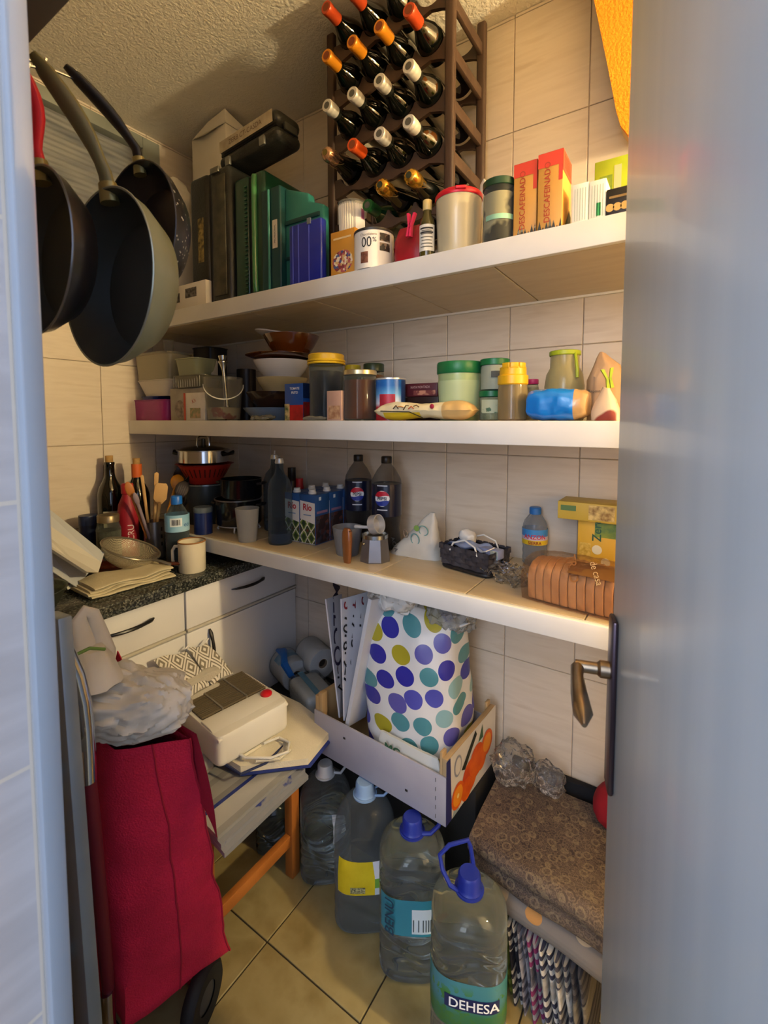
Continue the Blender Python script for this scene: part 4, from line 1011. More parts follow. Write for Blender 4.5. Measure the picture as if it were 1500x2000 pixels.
obj('packet_body', G().loft([ell(w * .5, .022, 0, 28, 3), ell(w * .5, .024, h * .25, 28, 3), ell(w * .36, .018, h * .6, 28, 2.5), ell(w * .12, .006, h, 28, 2)]).wob(.005, 45, 6, True, 0), mat('#C9B298', .6, c2='#7A2A1C', ns=16, nw=(.56, .6), det=1), t)
# ================================================================== worktop and cabinets
gr = NT('granite'); v = nd(gr.n, 'ShaderNodeTexVoronoi'); v.inputs['Scale'].default_value = 240; gr.l.new(gr.tc.outputs['Object'], v.inputs['Vector'])
sp = nd(gr.n, 'ShaderNodeSeparateColor'); gr.l.new(v.outputs['Color'], sp.inputs[0])
gr.col(gr.ramp(gr.m_('ADD', gr.m_('MULTIPLY', sp.outputs[0], .7), gr.m_('MULTIPLY', gr.noise(30, 3), .3)), [(0, '#1E201F'), (.38, '#33352F'), (.55, '#4A4C46'), (.72, '#6A6A60'), (.82, '#23241F')])); gr.p.inputs['Roughness'].default_value = .22
CXF = .536
wt = thing('worktop', 'dark speckled granite worktop along the left wall', 'worktop', (0, 0, ZC))
obj('slab', G().box(.003, .562, -1.149, -.002, -.036, 0), gr.m, wt, bevel=.004)
cabm = mat('#D9D8D6', .4, c2='#D2D0CE', ns=4); cabg = mat('#8A8478', .6)
def bow_handle(L, axis='y'):
    pts = []
    for k in range(13):
        u = k / 12; pts.append((.004 + .022 * math.sin(PI * u) ** .8, (u - .5) * L, 0))
    rs = [.0015 + .0042 * math.sin(PI * min(1, k / 12)) ** .5 if k < 10 else [.0058, .0065, .003][k - 10] for k in range(13)]
    return G().tube(pts, rs, 8)
hm = mat('#1A1715', .35)
def cabinet(name, label, y0, y1, hy, vh):
    t = thing(name, label, 'cabinet', (0, (y0 + y1) / 2, 0), group='white base cabinets under the worktop')
    w = y1 - y0
    obj('body', G().box(.01, CXF - .02, -w / 2, w / 2, .1, .862), cabm, t)
    obj('plinth', G().box(.01, CXF - .06, -w / 2, w / 2, 0, .1), mat('#3A3630', .7), t)
    d = obj('drawer', G().box(CXF - .019, CXF, -w / 2 + .002, w / 2 - .002, .731, .858), cabm, t, bevel=.003)
    obj('handle', bow_handle(.15), hm, d, (CXF, hy - (y0 + y1) / 2, .81))
    obj('drawer_lip', G().box(CXF - .014, CXF + .006, -w / 2 + .002, w / 2 - .002, .7225, .7305), mat('#B9B2A2', .5), d, bevel=.002)
    dd = obj('door', G().box(CXF - .019, CXF, -w / 2 + .002, w / 2 - .002, .104, .717), cabm, t, bevel=.003)
    if vh is not None: obj('handle', bow_handle(.15), hm, dd, (CXF, vh - (y0 + y1) / 2, .63), (PI / 2, 0, 0))
    return t
cabinet('base_cabinet', 'white base cabinet beside the tiled back wall', -.497, -.003, onx(484, 1142, CXF)[1], onx(409, 1280, CXF)[1])
cabinet('base_cabinet', 'white base cabinet behind the shopping trolley', -1.0, -.499, onx(250, 1238, CXF)[1], None)

# ================================================================== lowest shelf
# pots on a trivet
x, r = cyl(418, 513, 1000, -.22)
t = thing('pot_trivet', 'white wire trivet under the black pots', 'trivet', (x, -.22, ZL))
zr = .022
obj('ring', G().tube([(r * .8 * math.cos(2 * PI * k / 28), r * .8 * math.sin(2 * PI * k / 28), zr) for k in range(29)], .0028, 6, cap=False), white, t)
for k in range(4):
    a = k * PI / 2 - .9
    obj('leg', G().tube([(r * .8 * math.cos(a), r * .8 * math.sin(a), zr), (r * .9 * math.cos(a), r * .9 * math.sin(a), .008), (r * .84 * math.cos(a), r * .84 * math.sin(a), .003)], .003, 6), white, t)
    obj('cross_wire', G().tube([(r * .8 * math.cos(a), r * .8 * math.sin(a), zr), (0, 0, zr)], .002, 5), white, t)
zp = ZL + zr + .0035
enam = mat('#0E0F11', .2, c2='#15161A', ns=5, coat=.4)
def pot(name, label, x, y, z0, r, h, m, rimm=None, cat='pot', ear=True):
    t = thing(name, label, cat, (x, y, z0))
    obj('pan_body', G().lathe([(0, 0), (r * .94, 0), (r, .008), (r, h - .002), (r * 1.02, h), (r * .97, h), (r * .965, .012), (r * .9, .006), (0, .005)], 44), m, t)
    if rimm: obj('rim', G().lathe([(r * 1.0, h - .004), (r * 1.025, h - .003), (r * 1.025, h + .001), (r * .98, h + .001)], 44), rimm, t)
    if ear:
        for s in (0, PI):
            a = .35 + s
            M = Matrix.Rotation(a, 4, 'Z')
            obj('ear', G().tube([M @ Vector(q) for q in ((r, -.022, h * .78), (r + .016, -.018, h * .8), (r + .02, 0, h * .8), (r + .016, .018, h * .8), (r, .022, h * .78))], .0045, 8), mat('#16161A', .4), t)
    return t
h1 = zat(972, x, -.22) - zp
pot('stock_pot', 'black enamel pot on the white trivet', x, -.22, zp, r * .97, h1, enam, mat('#8E8C88', .3, .8))
x2, r2 = cyl(430, 512, 945, -.22); z2 = zp + h1 + .002
pot('saucepan', 'smaller black saucepan stacked on the enamel pot', x2, -.22, z2, r2, zat(934, x2, -.22) - z2, enam, None)
# colander stack
x, r = cyl(338, 452, 890, -.2)
xb, rb = cyl(385, 440, 960, -.2)
zA = zat(937, x, -.2)
t = pot('casserole', 'grey enamel casserole under the red colander', x + .012, -.2, ZL, r * .72, zA - .012 - ZL, mat('#3E4648', .35, c2='#2E3436', ns=6), mat('#9AA6A8', .3, .6), ear=False)
t = thing('colander', 'red plastic colander on the grey casserole', 'colander', (x + .012, -.2, zA - .011))
hc_ = zat(905, x, -.2) - zA + .012
cr = mat('#A8281C', .4)
obj('basin', G().lathe([(0, 0), (r * .55, 0), (r * .66, hc_ * .3), (r * .93, hc_ * .95), (r * 1.02, hc_), (r * .9, hc_), (r * .62, hc_ * .35), (r * .5, .004), (0, .004)], 44), cr, t)
for k in range(30):
    a = 2 * PI * k / 30
    M = Matrix.Rotation(a, 4, 'Z')
    obj('slot', G().add([M @ Vector(q) for q in ((r * .70, -.0022, hc_ * .36), (r * .70, .0022, hc_ * .36), (r * .87, .0022, hc_ * .78), (r * .87, -.0022, hc_ * .78))], [(0, 1, 2, 3)]), mat('#3A0E0A', .6), t)
z3 = zA + hc_ - .010
t = thing('lidded_pan', 'shiny steel pan with a glass lid on the red colander', 'pan', (x + .004, -.2, z3)); rp = cyl(345, 445, 885, -.2)[1]; hp_ = zat(880, x, -.2) - z3
obj('pan_body', G().lathe([(0, 0), (rp * .92, 0), (rp, .006), (rp, hp_), (0, hp_)], 48), chrome, t)
obj('lid_rim', G().lathe([(rp * 1.0, hp_), (rp * 1.05, hp_ + .001), (rp * 1.05, hp_ + .004), (rp * .98, hp_ + .006)], 48), steel, t)
obj('glass_lid', G().lathe([(rp * .98, hp_ + .005), (rp * .8, hp_ + .013), (rp * .4, hp_ + .02), (0, hp_ + .022)], 48), mat('#1C2022', .06, coat=.5), t)
zt = zat(851, x, -.2) - z3
obj('lid_handle', G().tube([(-.026, 0, hp_ + .018), (-.024, 0, zt - .008), (-.014, 0, zt - .001), (.014, 0, zt - .001), (.024, 0, zt - .008), (.026, 0, hp_ + .018)], .0035, 8), chrome, t, rot=(0, 0, .5))
obj('lid_knob', G().lathe([(0, hp_ + .02), (.009, hp_ + .021), (.009, zt - .012), (0, zt - .011)], 16), black, t)
for s in (0, 1):
    a = .45 + s * PI
    M = Matrix.Rotation(a, 4, 'Z')
    obj('ear', G().tube([M @ Vector(q) for q in ((rp * .98, -.02, hp_ * .7), (rp + .022, -.016, hp_ * .8), (rp + .03, 0, hp_ * .95), (rp + .022, .016, hp_ * .8), (rp * .98, .02, hp_ * .7))], .006, 8), black, t)
# perforated skimmer bowl leaning at the left
xq, rq = cyl(312, 372, 920, -.3)
t = thing('steamer_basket', 'dark perforated steamer basket leaning left of the red colander', 'basket', (xq, -.26, ZL), (0, 0, 0))
bk = zat(918, xq, -.26) - ZL
M = Matrix.Translation((0, 0, bk - .01)) @ Matrix.Rotation(math.radians(55), 4, 'X')
obj('shell', G().lathe([(0, -.03), (rq * .5, -.026), (rq * .85, -.012), (rq, .008), (rq * .96, .009), (rq * .8, -.008), (rq * .45, -.022), (0, -.026)], 36, M=M), mat('#3A3430', .4, .3), t)
for i in range(3):
    rr = rq * (.3 + .22 * i)
    for k in range(6 + 6 * i):
        a = 2 * PI * k / (6 + 6 * i); zz = -.0293 + (.0, .004, .0115)[i]
        obj('hole', disc((rr * math.cos(a), rr * math.sin(a), zz + .0055), .0026, Matrix.Identity(4), 8).tf(M), mat('#8A7E70', .6), t)
obj('stand', G().box(-.03, .03, -.01, .03, 0, bk - .03), mat('#2A2624', .6), t, bevel=.006)
# blue tin
x, r = cyl(376, 413, 1020, -.335); h = zat(990, x, -.335) - ZL
t = thing('coffee_can', 'blue metal tin with a grey lid beside the water bottle', 'tin', (x, -.33, ZL))
obj('body', G().lathe([(0, 0), (r, 0), (r, h * .82), (0, h * .82)], 32), mat('#1E2F6E', .3, c2='#182658', ns=4, coat=.3), t)
obj('lid', G().lathe([(r * .98, h * .8), (r * 1.03, h * .81), (r * 1.03, h * .97), (r * .97, h), (0, h)], 32), mat('#5E6A72', .4), t)
# frosted tumbler
b = onz(482, 1060, ZL); x, r = cyl(459, 507, 1020, b[1] + .02); h = zat(992, x, b[1] + .02) - ZL
tag(obj('tumbler', G().lathe([(0, 0), (r * .74, 0), (r * .76, .003), (r, h), (r * .96, h), (r * .72, .004), (0, .004)], 36), clear('#C4C4C2', .42, .3, .7), loc=(x, b[1] + .02, ZL)), 'frosted grey plastic tumbler at the shelf edge', 'cup')
# glass bottles
bg = clear('#B6C8D6', .12, .05, .6)
b = onz(547, 1064, ZL); yb = b[1] + .02
def gbottle(label, x, y, r, h, fillm, gm):
    t = thing('glass_bottle', label, 'bottle', (x, y, ZL))
    obj('glass', G().lathe([(0, 0), (r * .95, 0), (r, .006), (r, h * .6), (r * .98, h * .66), (r * .8, h * .74), (r * .42, h * .81), (r * .34, h * .86), (r * .32, h * .96)], 32), gm, t)
    obj('base_water', G().lathe([(0, .004), (r * .9, .004), (r * .95, .01), (r * .95, h * .13), (0, h * .13)], 32), fillm, t)
    obj('pourer', G().lathe([(r * .36, h * .93), (r * .38, h * .94), (r * .3, h * .99), (0, h)], 20), mat('#C9C9C4', .3, .5), t)
    return t
x, r = cyl(523, 571, 1010, yb); h = zat(893, x, yb) - ZL
t = gbottle('tall pale blue glass bottle with a metal pourer', x, yb, r, h, mat('#31486A', .1, trans=.3), bg)
obj('spout', G().tube([(0, 0, h * .99), (0, 0, h * 1.02)], .002, 6), steel, t)
x, r = cyl(515, 560, 1000, -.14); h = zat(880, x, -.14) - ZL
t = gbottle('second blue-grey glass bottle half hidden behind the first', x, -.14, r, h * .96, mat('#3E5566', .1, trans=.3), clear('#B4C0C8', .14, .05, .6))
obj('spout', G().tube([(0, 0, h * .94), (.002, 0, h * 1.0)], .0025, 6), white, t)
x, r = cyl(562, 578, 930, -.12); h = zat(913, x, -.12) - ZL
t = thing('sauce_bottle', 'small black capped bottle behind the drink cartons', 'bottle', (x, -.12, ZL))
obj('body', G().lathe([(0, 0), (r * 1.3, 0), (r * 1.3, h * .6), (r, h * .72), (r, h * .8), (0, h * .8)], 20), mat('#2A1A1A', .3), t); obj('cap', G().lathe([(r * .9, h * .78), (r, h * .79), (r, h), (0, h)], 20), black, t)
x, r = cyl(577, 592, 940, -.1); tag(obj('red_cap_bottle', G().lathe([(0, 0), (r * 1.2, 0), (r * 1.2, (zat(934, x, -.1) - ZL) * .8), (r, (zat(934, x, -.1) - ZL) * .9), (r, zat(934, x, -.1) - ZL), (0, zat(934, x, -.1) - ZL)], 20), mat('#A81C22', .4), loc=(x, -.1, ZL)), 'red bottle top showing behind the drink cartons', 'bottle')
# drink cartons: two deep, two wide plus two behind
cblue = mat('#2A5590', .35, c2='#22487E', ns=6); cwhite = mat('#DAD6D2', .4)
b = onz(586, 1060, ZL)
x0, x1 = xs(586, 617, 1010, b[1]); w = (x1 - x0) * .96; d = .095 * .75
hcart = zat(968, x1, b[1]) - ZL
diam = NT('diamond_print')
a = diam.m_('ABSOLUTE', diam.m_('SUBTRACT', diam.m_('FRACT', diam.m_('MULTIPLY', diam.x, 30.)), .5)); c = diam.m_('ABSOLUTE', diam.m_('SUBTRACT', diam.m_('FRACT', diam.m_('MULTIPLY', diam.z, 22.)), .5))
s = diam.m_('ADD', a, c); diam.col(diam.ramp(diam.m_('ADD', s, diam.m_('MULTIPLY', diam.noise(60, 2), .25)), [(0, '#2E4028'), (.45, '#7A8F3A'), (.6, '#DAD4C4'), (.72, '#3A4A2C'), (.95, '#6A2A20')])); diam.p.inputs['Roughness'].default_value = .4
fruit = mosaic('fruit_side', [(0, '#2A1E22'), (.35, '#4A2A2A'), (.6, '#6A3A34'), (.8, '#3A3A48')], 70)
names = [['left front drink carton with a red brand name', 'right front drink carton with a red brand name'], ['left middle drink carton of the six-pack', 'right middle drink carton of the six-pack'], ['left rear drink carton of the six-pack', 'right rear drink carton of the six-pack']]
for j in range(3):
    for i in range(2):
        xc = x0 + w / 2 - (1 - i) * (w + .002); yc2 = b[1] + d / 2 + j * (d + .002)
        if yc2 + d / 2 > -.004: continue
        t = thing('drink_carton', names[j][i], 'carton', (xc, yc2, ZL), group='blue and white drink cartons')
        obj('body', G().box(-w / 2, w / 2, -d / 2, d / 2, 0, hcart), cblue, t, bevel=.002)
        obj('white_front', quad((-w / 2 + .001, -d / 2 - .0006, .002), (w / 2 - .001, -d / 2 - .0006, .002), (w / 2 - .001, -d / 2 - .0006, hcart * .84), (-w / 2 + .001, -d / 2 - .0006, hcart * .87)), cwhite, t)
        obj('pattern_print', quad((-w / 2 + .001, -d / 2 - .001, .004), (w / 2 - .001, -d / 2 - .001, .004), (w / 2 - .001, -d / 2 - .001, hcart * .42), (-w / 2 + .001, -d / 2 - .001, hcart * .5)), diam.m, t)
        txt(t, 'Río', .030, (0, -d / 2 - .0014, hcart * .74), mat('#B01C2C', .5), bold=.025, sx=.95); 
        fpanel(t, 'text_line', w, d, hcart, .25, .75, .58, .6, mat('#6A88B0', .6), .0014)
        rpanel(t, 'fruit_print', w, d, hcart, .02, .98, .02, .58, fruit); rpanel(t, 'pale_mark', w, d, hcart, .1, .85, .62, .67, mat('#8A6A8A', .6)); rpanel(t, 'logo_spot', w, d, hcart, .25, .4, .88, .95, mat('#C9D6E6', .6))
        obj('cap', G().lathe([(.013, hcart), (.013, hcart + .006), (.011, hcart + .008), (.011, hcart + .014), (0, hcart + .015)], 20), mat('#D8D6D0', .4), t, (0, -d * .16, 0))
# cola bottles
cola = mat('#0A0808', .2, spec=.2); labelm = mat('#10162E', .3, c2='#0C1226', ns=4, coat=.3)
for i, (p0, p1, rt, lab) in enumerate(((674, 726, 888, 'left of the two big cola bottles with a blue label'), (726, 784, 891, 'right of the two big cola bottles with a blue label'))):
    yb = -.10 if i == 0 else -.13
    x, r = cyl(p0, p1, 950, yb); h = zat(rt, x, yb) - ZL; az = faz(x, yb) - (.1 if i == 0 else .3)
    t = thing('cola_bottle', lab, 'bottle', (x, yb, ZL), group='big cola bottles')
    obj('bottle_wall', G().lathe([(0, 0), (r * .7, 0), (r * .92, .008), (r * .96, h * .1), (r * .88, h * .22), (r * .98, h * .34), (r, h * .36), (r, h * .72), (r * .96, h * .76), (r * .66, h * .85), (r * .36, h * .91), (r * .3, h * .94)], 36), clear('#D6D2CE', .1, .06, .6), t)
    obj('cola', G().lathe([(0, .004), (r * .68, .004), (r * .9, .01), (r * .94, h * .1), (r * .86, h * .22), (r * .965, h * .34), (r * .975, h * .7), (0, h * .7)], 36), cola, t)
    obj('label', G().lathe([(r + .0008, h * .37), (r + .0008, h * .71)], 36), labelm, t)
    obj('cap', G().lathe([(r * .34, h * .925), (r * .36, h * .93), (r * .36, h * .99), (r * .32, h), (0, h)], 24), mat('#17120F', .4), t)
    # round globe badge wrapped on the label
    R0 = r * .52
    def badge(name, lo, hi, m, e):
        rr = r + e; n = 22; tops = []; bots = []
        for k in range(n + 1):
            q = -R0 + 2 * R0 * k / n; c = math.sqrt(max(0, R0 * R0 - q * q)); a_ = az + q / rr
            z0_, z1_ = max(-c, lo(q / R0) * R0), min(c, hi(q / R0) * R0)
            if z1_ < z0_: z1_ = z0_
            bots.append((rr * math.cos(a_), rr * math.sin(a_), h * .565 + z0_)); tops.append((rr * math.cos(a_), rr * math.sin(a_), h * .565 + z1_))
        return obj(name, G().add(bots + tops, [(k, k + 1, n + 2 + k, n + 1 + k) for k in range(n)]), m, t, smooth=False, fix=False)
    badge('badge_disc', lambda q: -1, lambda q: 1, mat('#E4E2E0', .4), .0016)
    badge('badge_red', lambda q: .30 + .08 * math.sin(q * 3), lambda q: .93, mat('#B8142A', .4), .0022)
    badge('badge_blue', lambda q: -.93, lambda q: -.30 + .08 * math.sin(q * 3), mat('#1A2E8A', .4), .0022)
    txt(t, 'PEPSI', R0 * .56, (0, 0, h * .565), mat('#10142A', .5), wrap=(r + .003, az), bold=.025)
    for dz in (.695, .44): obj('label_line', cpatch(r + .0014, az, .35, h * dz, h * dz + .003, 5), mat('#C9CCD8', .5), t)
# grey cup
b = onz(676, 1088, ZL); x, r = cyl(649, 708, 1045, b[1] + .03); h = zat(1028, x, b[1] + .03) - ZL
tag(obj('plastic_beaker', G().lathe([(0, 0), (r * .72, 0), (r * .76, .003), (r, h), (r * .96, h), (r * .73, .005), (0, .005)], 36), mat('#77777A', .35), loc=(x, b[1] + .03, ZL)), 'grey plastic beaker behind the coffee pot handle', 'cup')
# moka pot base with handle and funnel
b = onz(732, 1101, ZL); ym = b[1] + .032; x, r = cyl(702, 763, 1085, ym); h = zat(1042, x, ym) - ZL
t = thing('moka_pot', 'grey aluminium moka pot base with an amber handle beside it', 'coffee pot', (x, ym, ZL))
alu = mat('#8E8A8A', .35, .75, c2='#7E7A7A', ns=8)
oct_ = lambda rr, z: [(rr * math.cos(2 * PI * k / 8 + .2), rr * math.sin(2 * PI * k / 8 + .2), z) for k in range(8)]
obj('boiler', G().loft([oct_(r * 1.0, 0), oct_(r * 1.02, .003), oct_(r * .86, h * .86)]), alu, t, smooth=False)
obj('collar', G().lathe([(r * .8, h * .85), (r * .84, h * .86), (r * .84, h), (r * .74, h), (r * .72, h * .9), (0, h * .88)], 32), steel, t)
obj('valve', G().lathe([(0, 0), (.005, 0), (.004, .006), (0, .007)], 12, M=Matrix.Rotation(faz(x, ym) - .9, 4, 'Z') @ Matrix.Translation((r * .9, 0, h * .7)) @ Matrix.Rotation(PI / 2, 4, 'Y')), steel, t)
bh = onz(674, 1101, ZL); hh_ = zat(1033, bh[0], bh[1]) - ZL
t2 = obj('handle', G().loft([ell(.0105, .006, 0, 16, 3), ell(.0125, .0075, hh_ * .1, 16, 3), ell(.0155, .009, hh_ * .6, 16, 3), ell(.0145, .009, hh_ * .9, 16, 3), ell(.009, .005, hh_, 16, 3)]), mat('#7A4620', .3, c2='#8A5228', ns=14, coat=.3))
t2.location = (bh[0] - x, bh[1] + .01 - ym, 0); t2.parent = t; t2['label'] = 'amber brown plastic handle'
obj('handle_arm', G().box(bh[0] - x, -r * .8, bh[1] + .004 - ym, bh[1] + .016 - ym, hh_ * .86, hh_ * .94), mat('#3A2A20', .4), t)
t = thing('coffee_funnel', 'small white metal coffee measure lying on the moka pot', 'coffee measure', (x + .004, ym, ZL + h + .0005))
rf = r * .62
Mf = Matrix.Translation((0, 0, rf * .95)) @ Matrix.Rotation(math.radians(75), 4, 'Y')
obj('cup', G().lathe([(0, -.014), (rf * .8, -.014), (rf, -.012), (rf, .012), (rf * .92, .012), (rf * .9, -.008), (0, -.009)], 28, M=Mf), mat('#BDBAB6', .3, .4), t)
hx = ony(694, 1035, ym)[0] - x - .004
obj('handle', G().tube([(-.008, 0, rf * .62), (hx * .5, 0, rf * .5), (hx, 0, rf * .38)], [.005, .0045, .006], 10), mat('#C9C6C2', .35), t)
# pharmacy bag
b = onz(812, 1090, ZL); yb = b[1] + .03
x0, x1 = xs(764, 862, 1060, yb); w = x1 - x0; h = zat(1002, x1 - .01, yb) - ZL
t = thing('paper_bag', 'white pharmacy bag with green and blue rings printed on it', 'bag', ((x0 + x1) / 2, yb, ZL))
def tri_bag(w, d, h):
    rings = []
    for j in range(17):
        v = j / 16; k = 1 - v ** 1.6
        cx_ = w * .34 * v; rings.append(ell(max(.004, w / 2 * (1 - .93 * v)), max(.003, d / 2 * (1 - v ** 2 * .95)), h * v, 32, 3, cx_))
    return G().loft(rings).wob(.005, 30, 8, True, 0)
obj('sack', tri_bag(w, .07, h), mat('#C9C4B8', .5, c2='#BDB8AC', ns=12), t)
def ring(cx_, cz, ro, m, y, sx=1.):
    return obj('ring_print', G().tube([(cx_ + ro * sx * math.cos(2 * PI * k / 24), y - .004 * math.sin(2 * PI * k / 24), cz + ro * math.sin(2 * PI * k / 24)) for k in range(25)], .0016, 5, cap=False), m, t)
ring(w * .1, h * .42, .017, mat('#5A8E92', .5), -.0335, .8); ring(w * .24, h * .62, .015, mat('#6A9A98', .5), -.0275); ring(-w * .1, h * .5, .012, mat('#8A7A68', .5), -.029, .6)
obj('green_mark', disc((w * .12, -.031, h * .66), .009), mat('#7A9A4A', .6), t)
txt(t, 'ACIA', .02, (-w * .3, -.0375, h * .24), mat('#4A4A4E', .6), rot=(PI / 2, 0, -.15), spin=-1.2)
# black woven basket
pc = onz(905, 1118, ZL); cxk, cyk = pc[0] + .012, pc[1] + .045
bkm = mat('#434147', .42, c2='#302E34', ns=20); 
bw, bd, bh_ = .165, .105, .065
t = thing('woven_basket', 'black woven strap basket with white cord handles', 'basket', (cxk, cyk, ZL), math.radians(-13))
obj('base', G().box(-bw * .44, bw * .44, -bd * .44, bd * .44, .006, .011), bkm, t)
def rim_ring(k, z, n=40): return ell(bw / 2 * k, bd / 2 * k, z, n, 7)
obj('lower_rim', G().tube(rim_ring(.92, .007) + rim_ring(.92, .007)[:1], .006, 8, cap=False), mat('#151417', .5), t)
for i in range(4):
    z0 = .012 + i * .0135
    for s in range(4):
        k = .9 + .1 * (z0 / bh_); L = (bw if s % 2 == 0 else bd) * k; D_ = (bd if s % 2 == 0 else bw) * k
        g = G(); n = 24
        def wv(u, v, L=L, D_=D_, i=i, z0=z0): return ((u - .5) * L, -D_ / 2 + .0018 * math.sin(u * L / .018 * PI + i * PI) * (-1), z0 + v * .0125)
        g.grid(n, 1, wv)
        obj('strap', g, bkm, t, rot=(0, 0, s * PI / 2))
for s in range(4):
    L = (bw if s % 2 == 0 else bd); D_ = (bd if s % 2 == 0 else bw); n = int(L / .018)
    for j in range(n):
        xx = (j + .5) / n * L - L / 2
        obj('upright_strap', G().grid(1, 10, lambda u, v: ((xx + (u - .5) * .015) * (.9 + .1 * v), -(D_ / 2) * (.9 + .1 * v) - .0018 * math.sin(v * bh_ / .0135 * PI + (j) * PI), .01 + v * (bh_ - .008))), bkm, t, rot=(0, 0, s * PI / 2))
obj('inner_lining', G().loft([ell(bw * .43, bd * .43, .012, 40, 7), ell(bw * .475, bd * .475, bh_ - .004, 40, 7)], True, False), mat('#121214', .6), t)
for s in (-1, 1):
    obj('cord_handle', G().tube([(-.045, s * bd * .48, bh_ - .012), (-.035, s * bd * .46, bh_ + .01), (0, s * bd * .42, bh_ + .022), (.035, s * bd * .46, bh_ + .01), (.045, s * bd * .48, bh_ - .012)], .0024, 7), mat('#D8D8D4', .4), t)
fm = thing('face_mask', 'pale blue folded face mask lying in the black basket', 'face mask', (cxk - .012, cyk - .01, ZL + .05), math.radians(-13))
obj('mask_fabric', G().grid(24, 12, lambda u, v: ((u - .5) * .12, (v - .5) * .06, .012 + .008 * math.sin(u * 9) * math.sin(v * 7 + 1) + .01 * math.sin(PI * u))).grid(24, 12, lambda u, v: ((u - .5) * .12, (v - .5) * .06, .009 + .008 * math.sin(u * 9) * math.sin(v * 7 + 1) + .01 * math.sin(PI * u))), mat('#7C8CB4', .7, c2='#93A2C4', ns=25), fm)
obj('ear_loop', G().tube([(.055, -.02, .012), (.075, -.03, .02), (.08, 0, .024), (.06, .02, .014)], .0014, 6), white, fm)
tag(obj('paper_ball', blob(.045, .04, .045, .006, 45, 2, 20, 12), mat('#D0CEC8', .5), loc=(cxk - .03, cyk + .022, ZL + .055)), 'crumpled white wrapper in the black basket', 'wrapper')
sx_ = cxk + .055
t, w = box_thing('tissue_packet', 'small blue and cream packet at the right end of the black basket', 'packet', sx_ - .028, sx_ + .028, cyk - .03, .03, .024, mat('#8A92B4', .5), ZL + .045, math.radians(-13))
fpanel(t, 'cream_end', w, .03, .024, .6, 1, .05, .95, mat('#CFC9A8', .6, c2='#8A9A9A', ns=60))
# crumpled clear bag
pc = onz(985, 1135, ZL)
cb = tag(obj('clear_bag', blob(.125, .075, .036, .018, 38, 12, 60, 30).wob(.006, 90, 3, True, 0), film('#F0ECE2', .05, .9, .08, .3, 60), loc=(pc[0], pc[1] + .01, ZL), rot=(0, 0, -.35)), 'crumpled clear plastic bag on the shelf beside the bread', 'bag')
# water bottle
def pet(name, label, x, y, z0, r, h, capm, capr=.4, water=.0, labelspec=(), wall=None, cat='bottle', group=None, waist=.5, ribs=5, az=0., neckz=.9, watm=None):
    t = thing(name, label, cat, (x, y, z0), group=group)
    prof = [(0, 0), (r * .8, 0), (r * .95, .006)]
    n = 60
    for k in range(1, n):
        v = k / n * .62; z_ = h * v
        rr = r * (1 - .035 * (.5 - .5 * math.cos(v * 2 * PI * ribs / .62))) if ribs else r
        prof.append((rr, max(z_, .008 + .0005 * k)))
    prof += [(r, h * .64), (r * .97, h * .7), (r * .84, h * .77), (r * .6, h * .84), (r * capr, h * .885), (r * capr * .95, h * neckz)]
    obj('bottle_wall', G().lathe(prof, 36), wall or clear('#DDE4E8', .08, .05, .6), t)
    if water:
        pw = [(q[0] * .97, max(.003, q[1])) for q in prof if q[1] < h * water] ; pw.append((pw[-1][0], h * water)); pw.append((0, h * water))
        obj('water', G().lathe(pw, 36), watm, t)
    obj('cap', G().lathe([(r * capr * 1.08, h * (neckz - .02)), (r * capr * 1.14, h * (neckz - .015)), (r * capr * 1.14, h * .985), (r * capr * 1.0, h), (0, h)], 24), capm, t)
    for (nm, az0, half, z0_, z1_, m) in labelspec: obj(nm, cpatch(r + .0012, az + az0, half, h * z0_, h * z1_, 24), m, t)
    return t
b = onz(1043, 1106, ZL); yb = b[1] + .02; x, r = cyl(1020, 1069, 1060, yb); h = zat(990, x, yb) - ZL; az = faz(x, yb)
pcap = mat('#2A6AAE', .4)
t = pet('water_bottle', 'water bottle with a blue cap and blue-yellow label on the lowest shelf', x, yb, ZL, r, h, pcap, .42, labelspec=(('blue_label', 0, PI, .52, .64, mat('#3E86C4', .4)), ('red_band', 0, PI, .46, .52, mat('#C9B4BE', .4)), ('yellow_label', 0, PI, .38, .46, mat('#D8B42A', .4))), wall=clear('#D8DCE0', .22, .08, .7), az=az)
txt(t, 'ANZON', .017, (0, 0, h * .515), mat('#B82A3A', .5), wrap=(r + .0022, az), bold=.02); txt(t, 'SIERRA', .012, (0, 0, h * .415), mat('#8A2018', .5), wrap=(r + .0022, az), bold=.02)
# yellow boxes
x0, x1 = xs(1131, 1205, 1080, -.05); hb = zat(1010, x0, -.05) - ZL
ybm = mat('#D9AE3A', .5, c2='#D2A432', ns=5)
t, w = box_thing('cereal_box', 'upright yellow food box behind the bread', 'box', x0, x1, -.075, .06, hb, ybm, ZL)
fpanel(t, 'green_picture', w, .06, hb, .45, 1, .72, .97, mat('#3A6A4A', .5, c2='#8A9A3A', ns=30)); txt(t, 'Zero', .03, (w * .02, -.0312, hb * .85), mat('#2E5A44', .5), spin=PI / 2, bold=.01)
fpanel(t, 'text_block', w, .06, hb, .06, .36, .22, .6, mat('#B8942A', .6, c2='#D9B85A', ns=120)); obj('seal', disc((w * .02, -.0308, hb * .5), .012), mat('#E4DCC0', .6), t); obj('seal', disc((w * .25, -.0308, hb * .3), .011), mat('#E4DCC0', .6), t)
fpanel(t, 'bottom_strip', w, .06, hb, 0, 1, .0, .14, mat('#C9C0A0', .6, c2='#6A7A8A', ns=60, nw=(.5, .55)))
x0, x1 = xs(1090, 1215, 1000, -.095); hb2 = zat(975, (x0 + x1) / 2, -.095) - ZL - hb
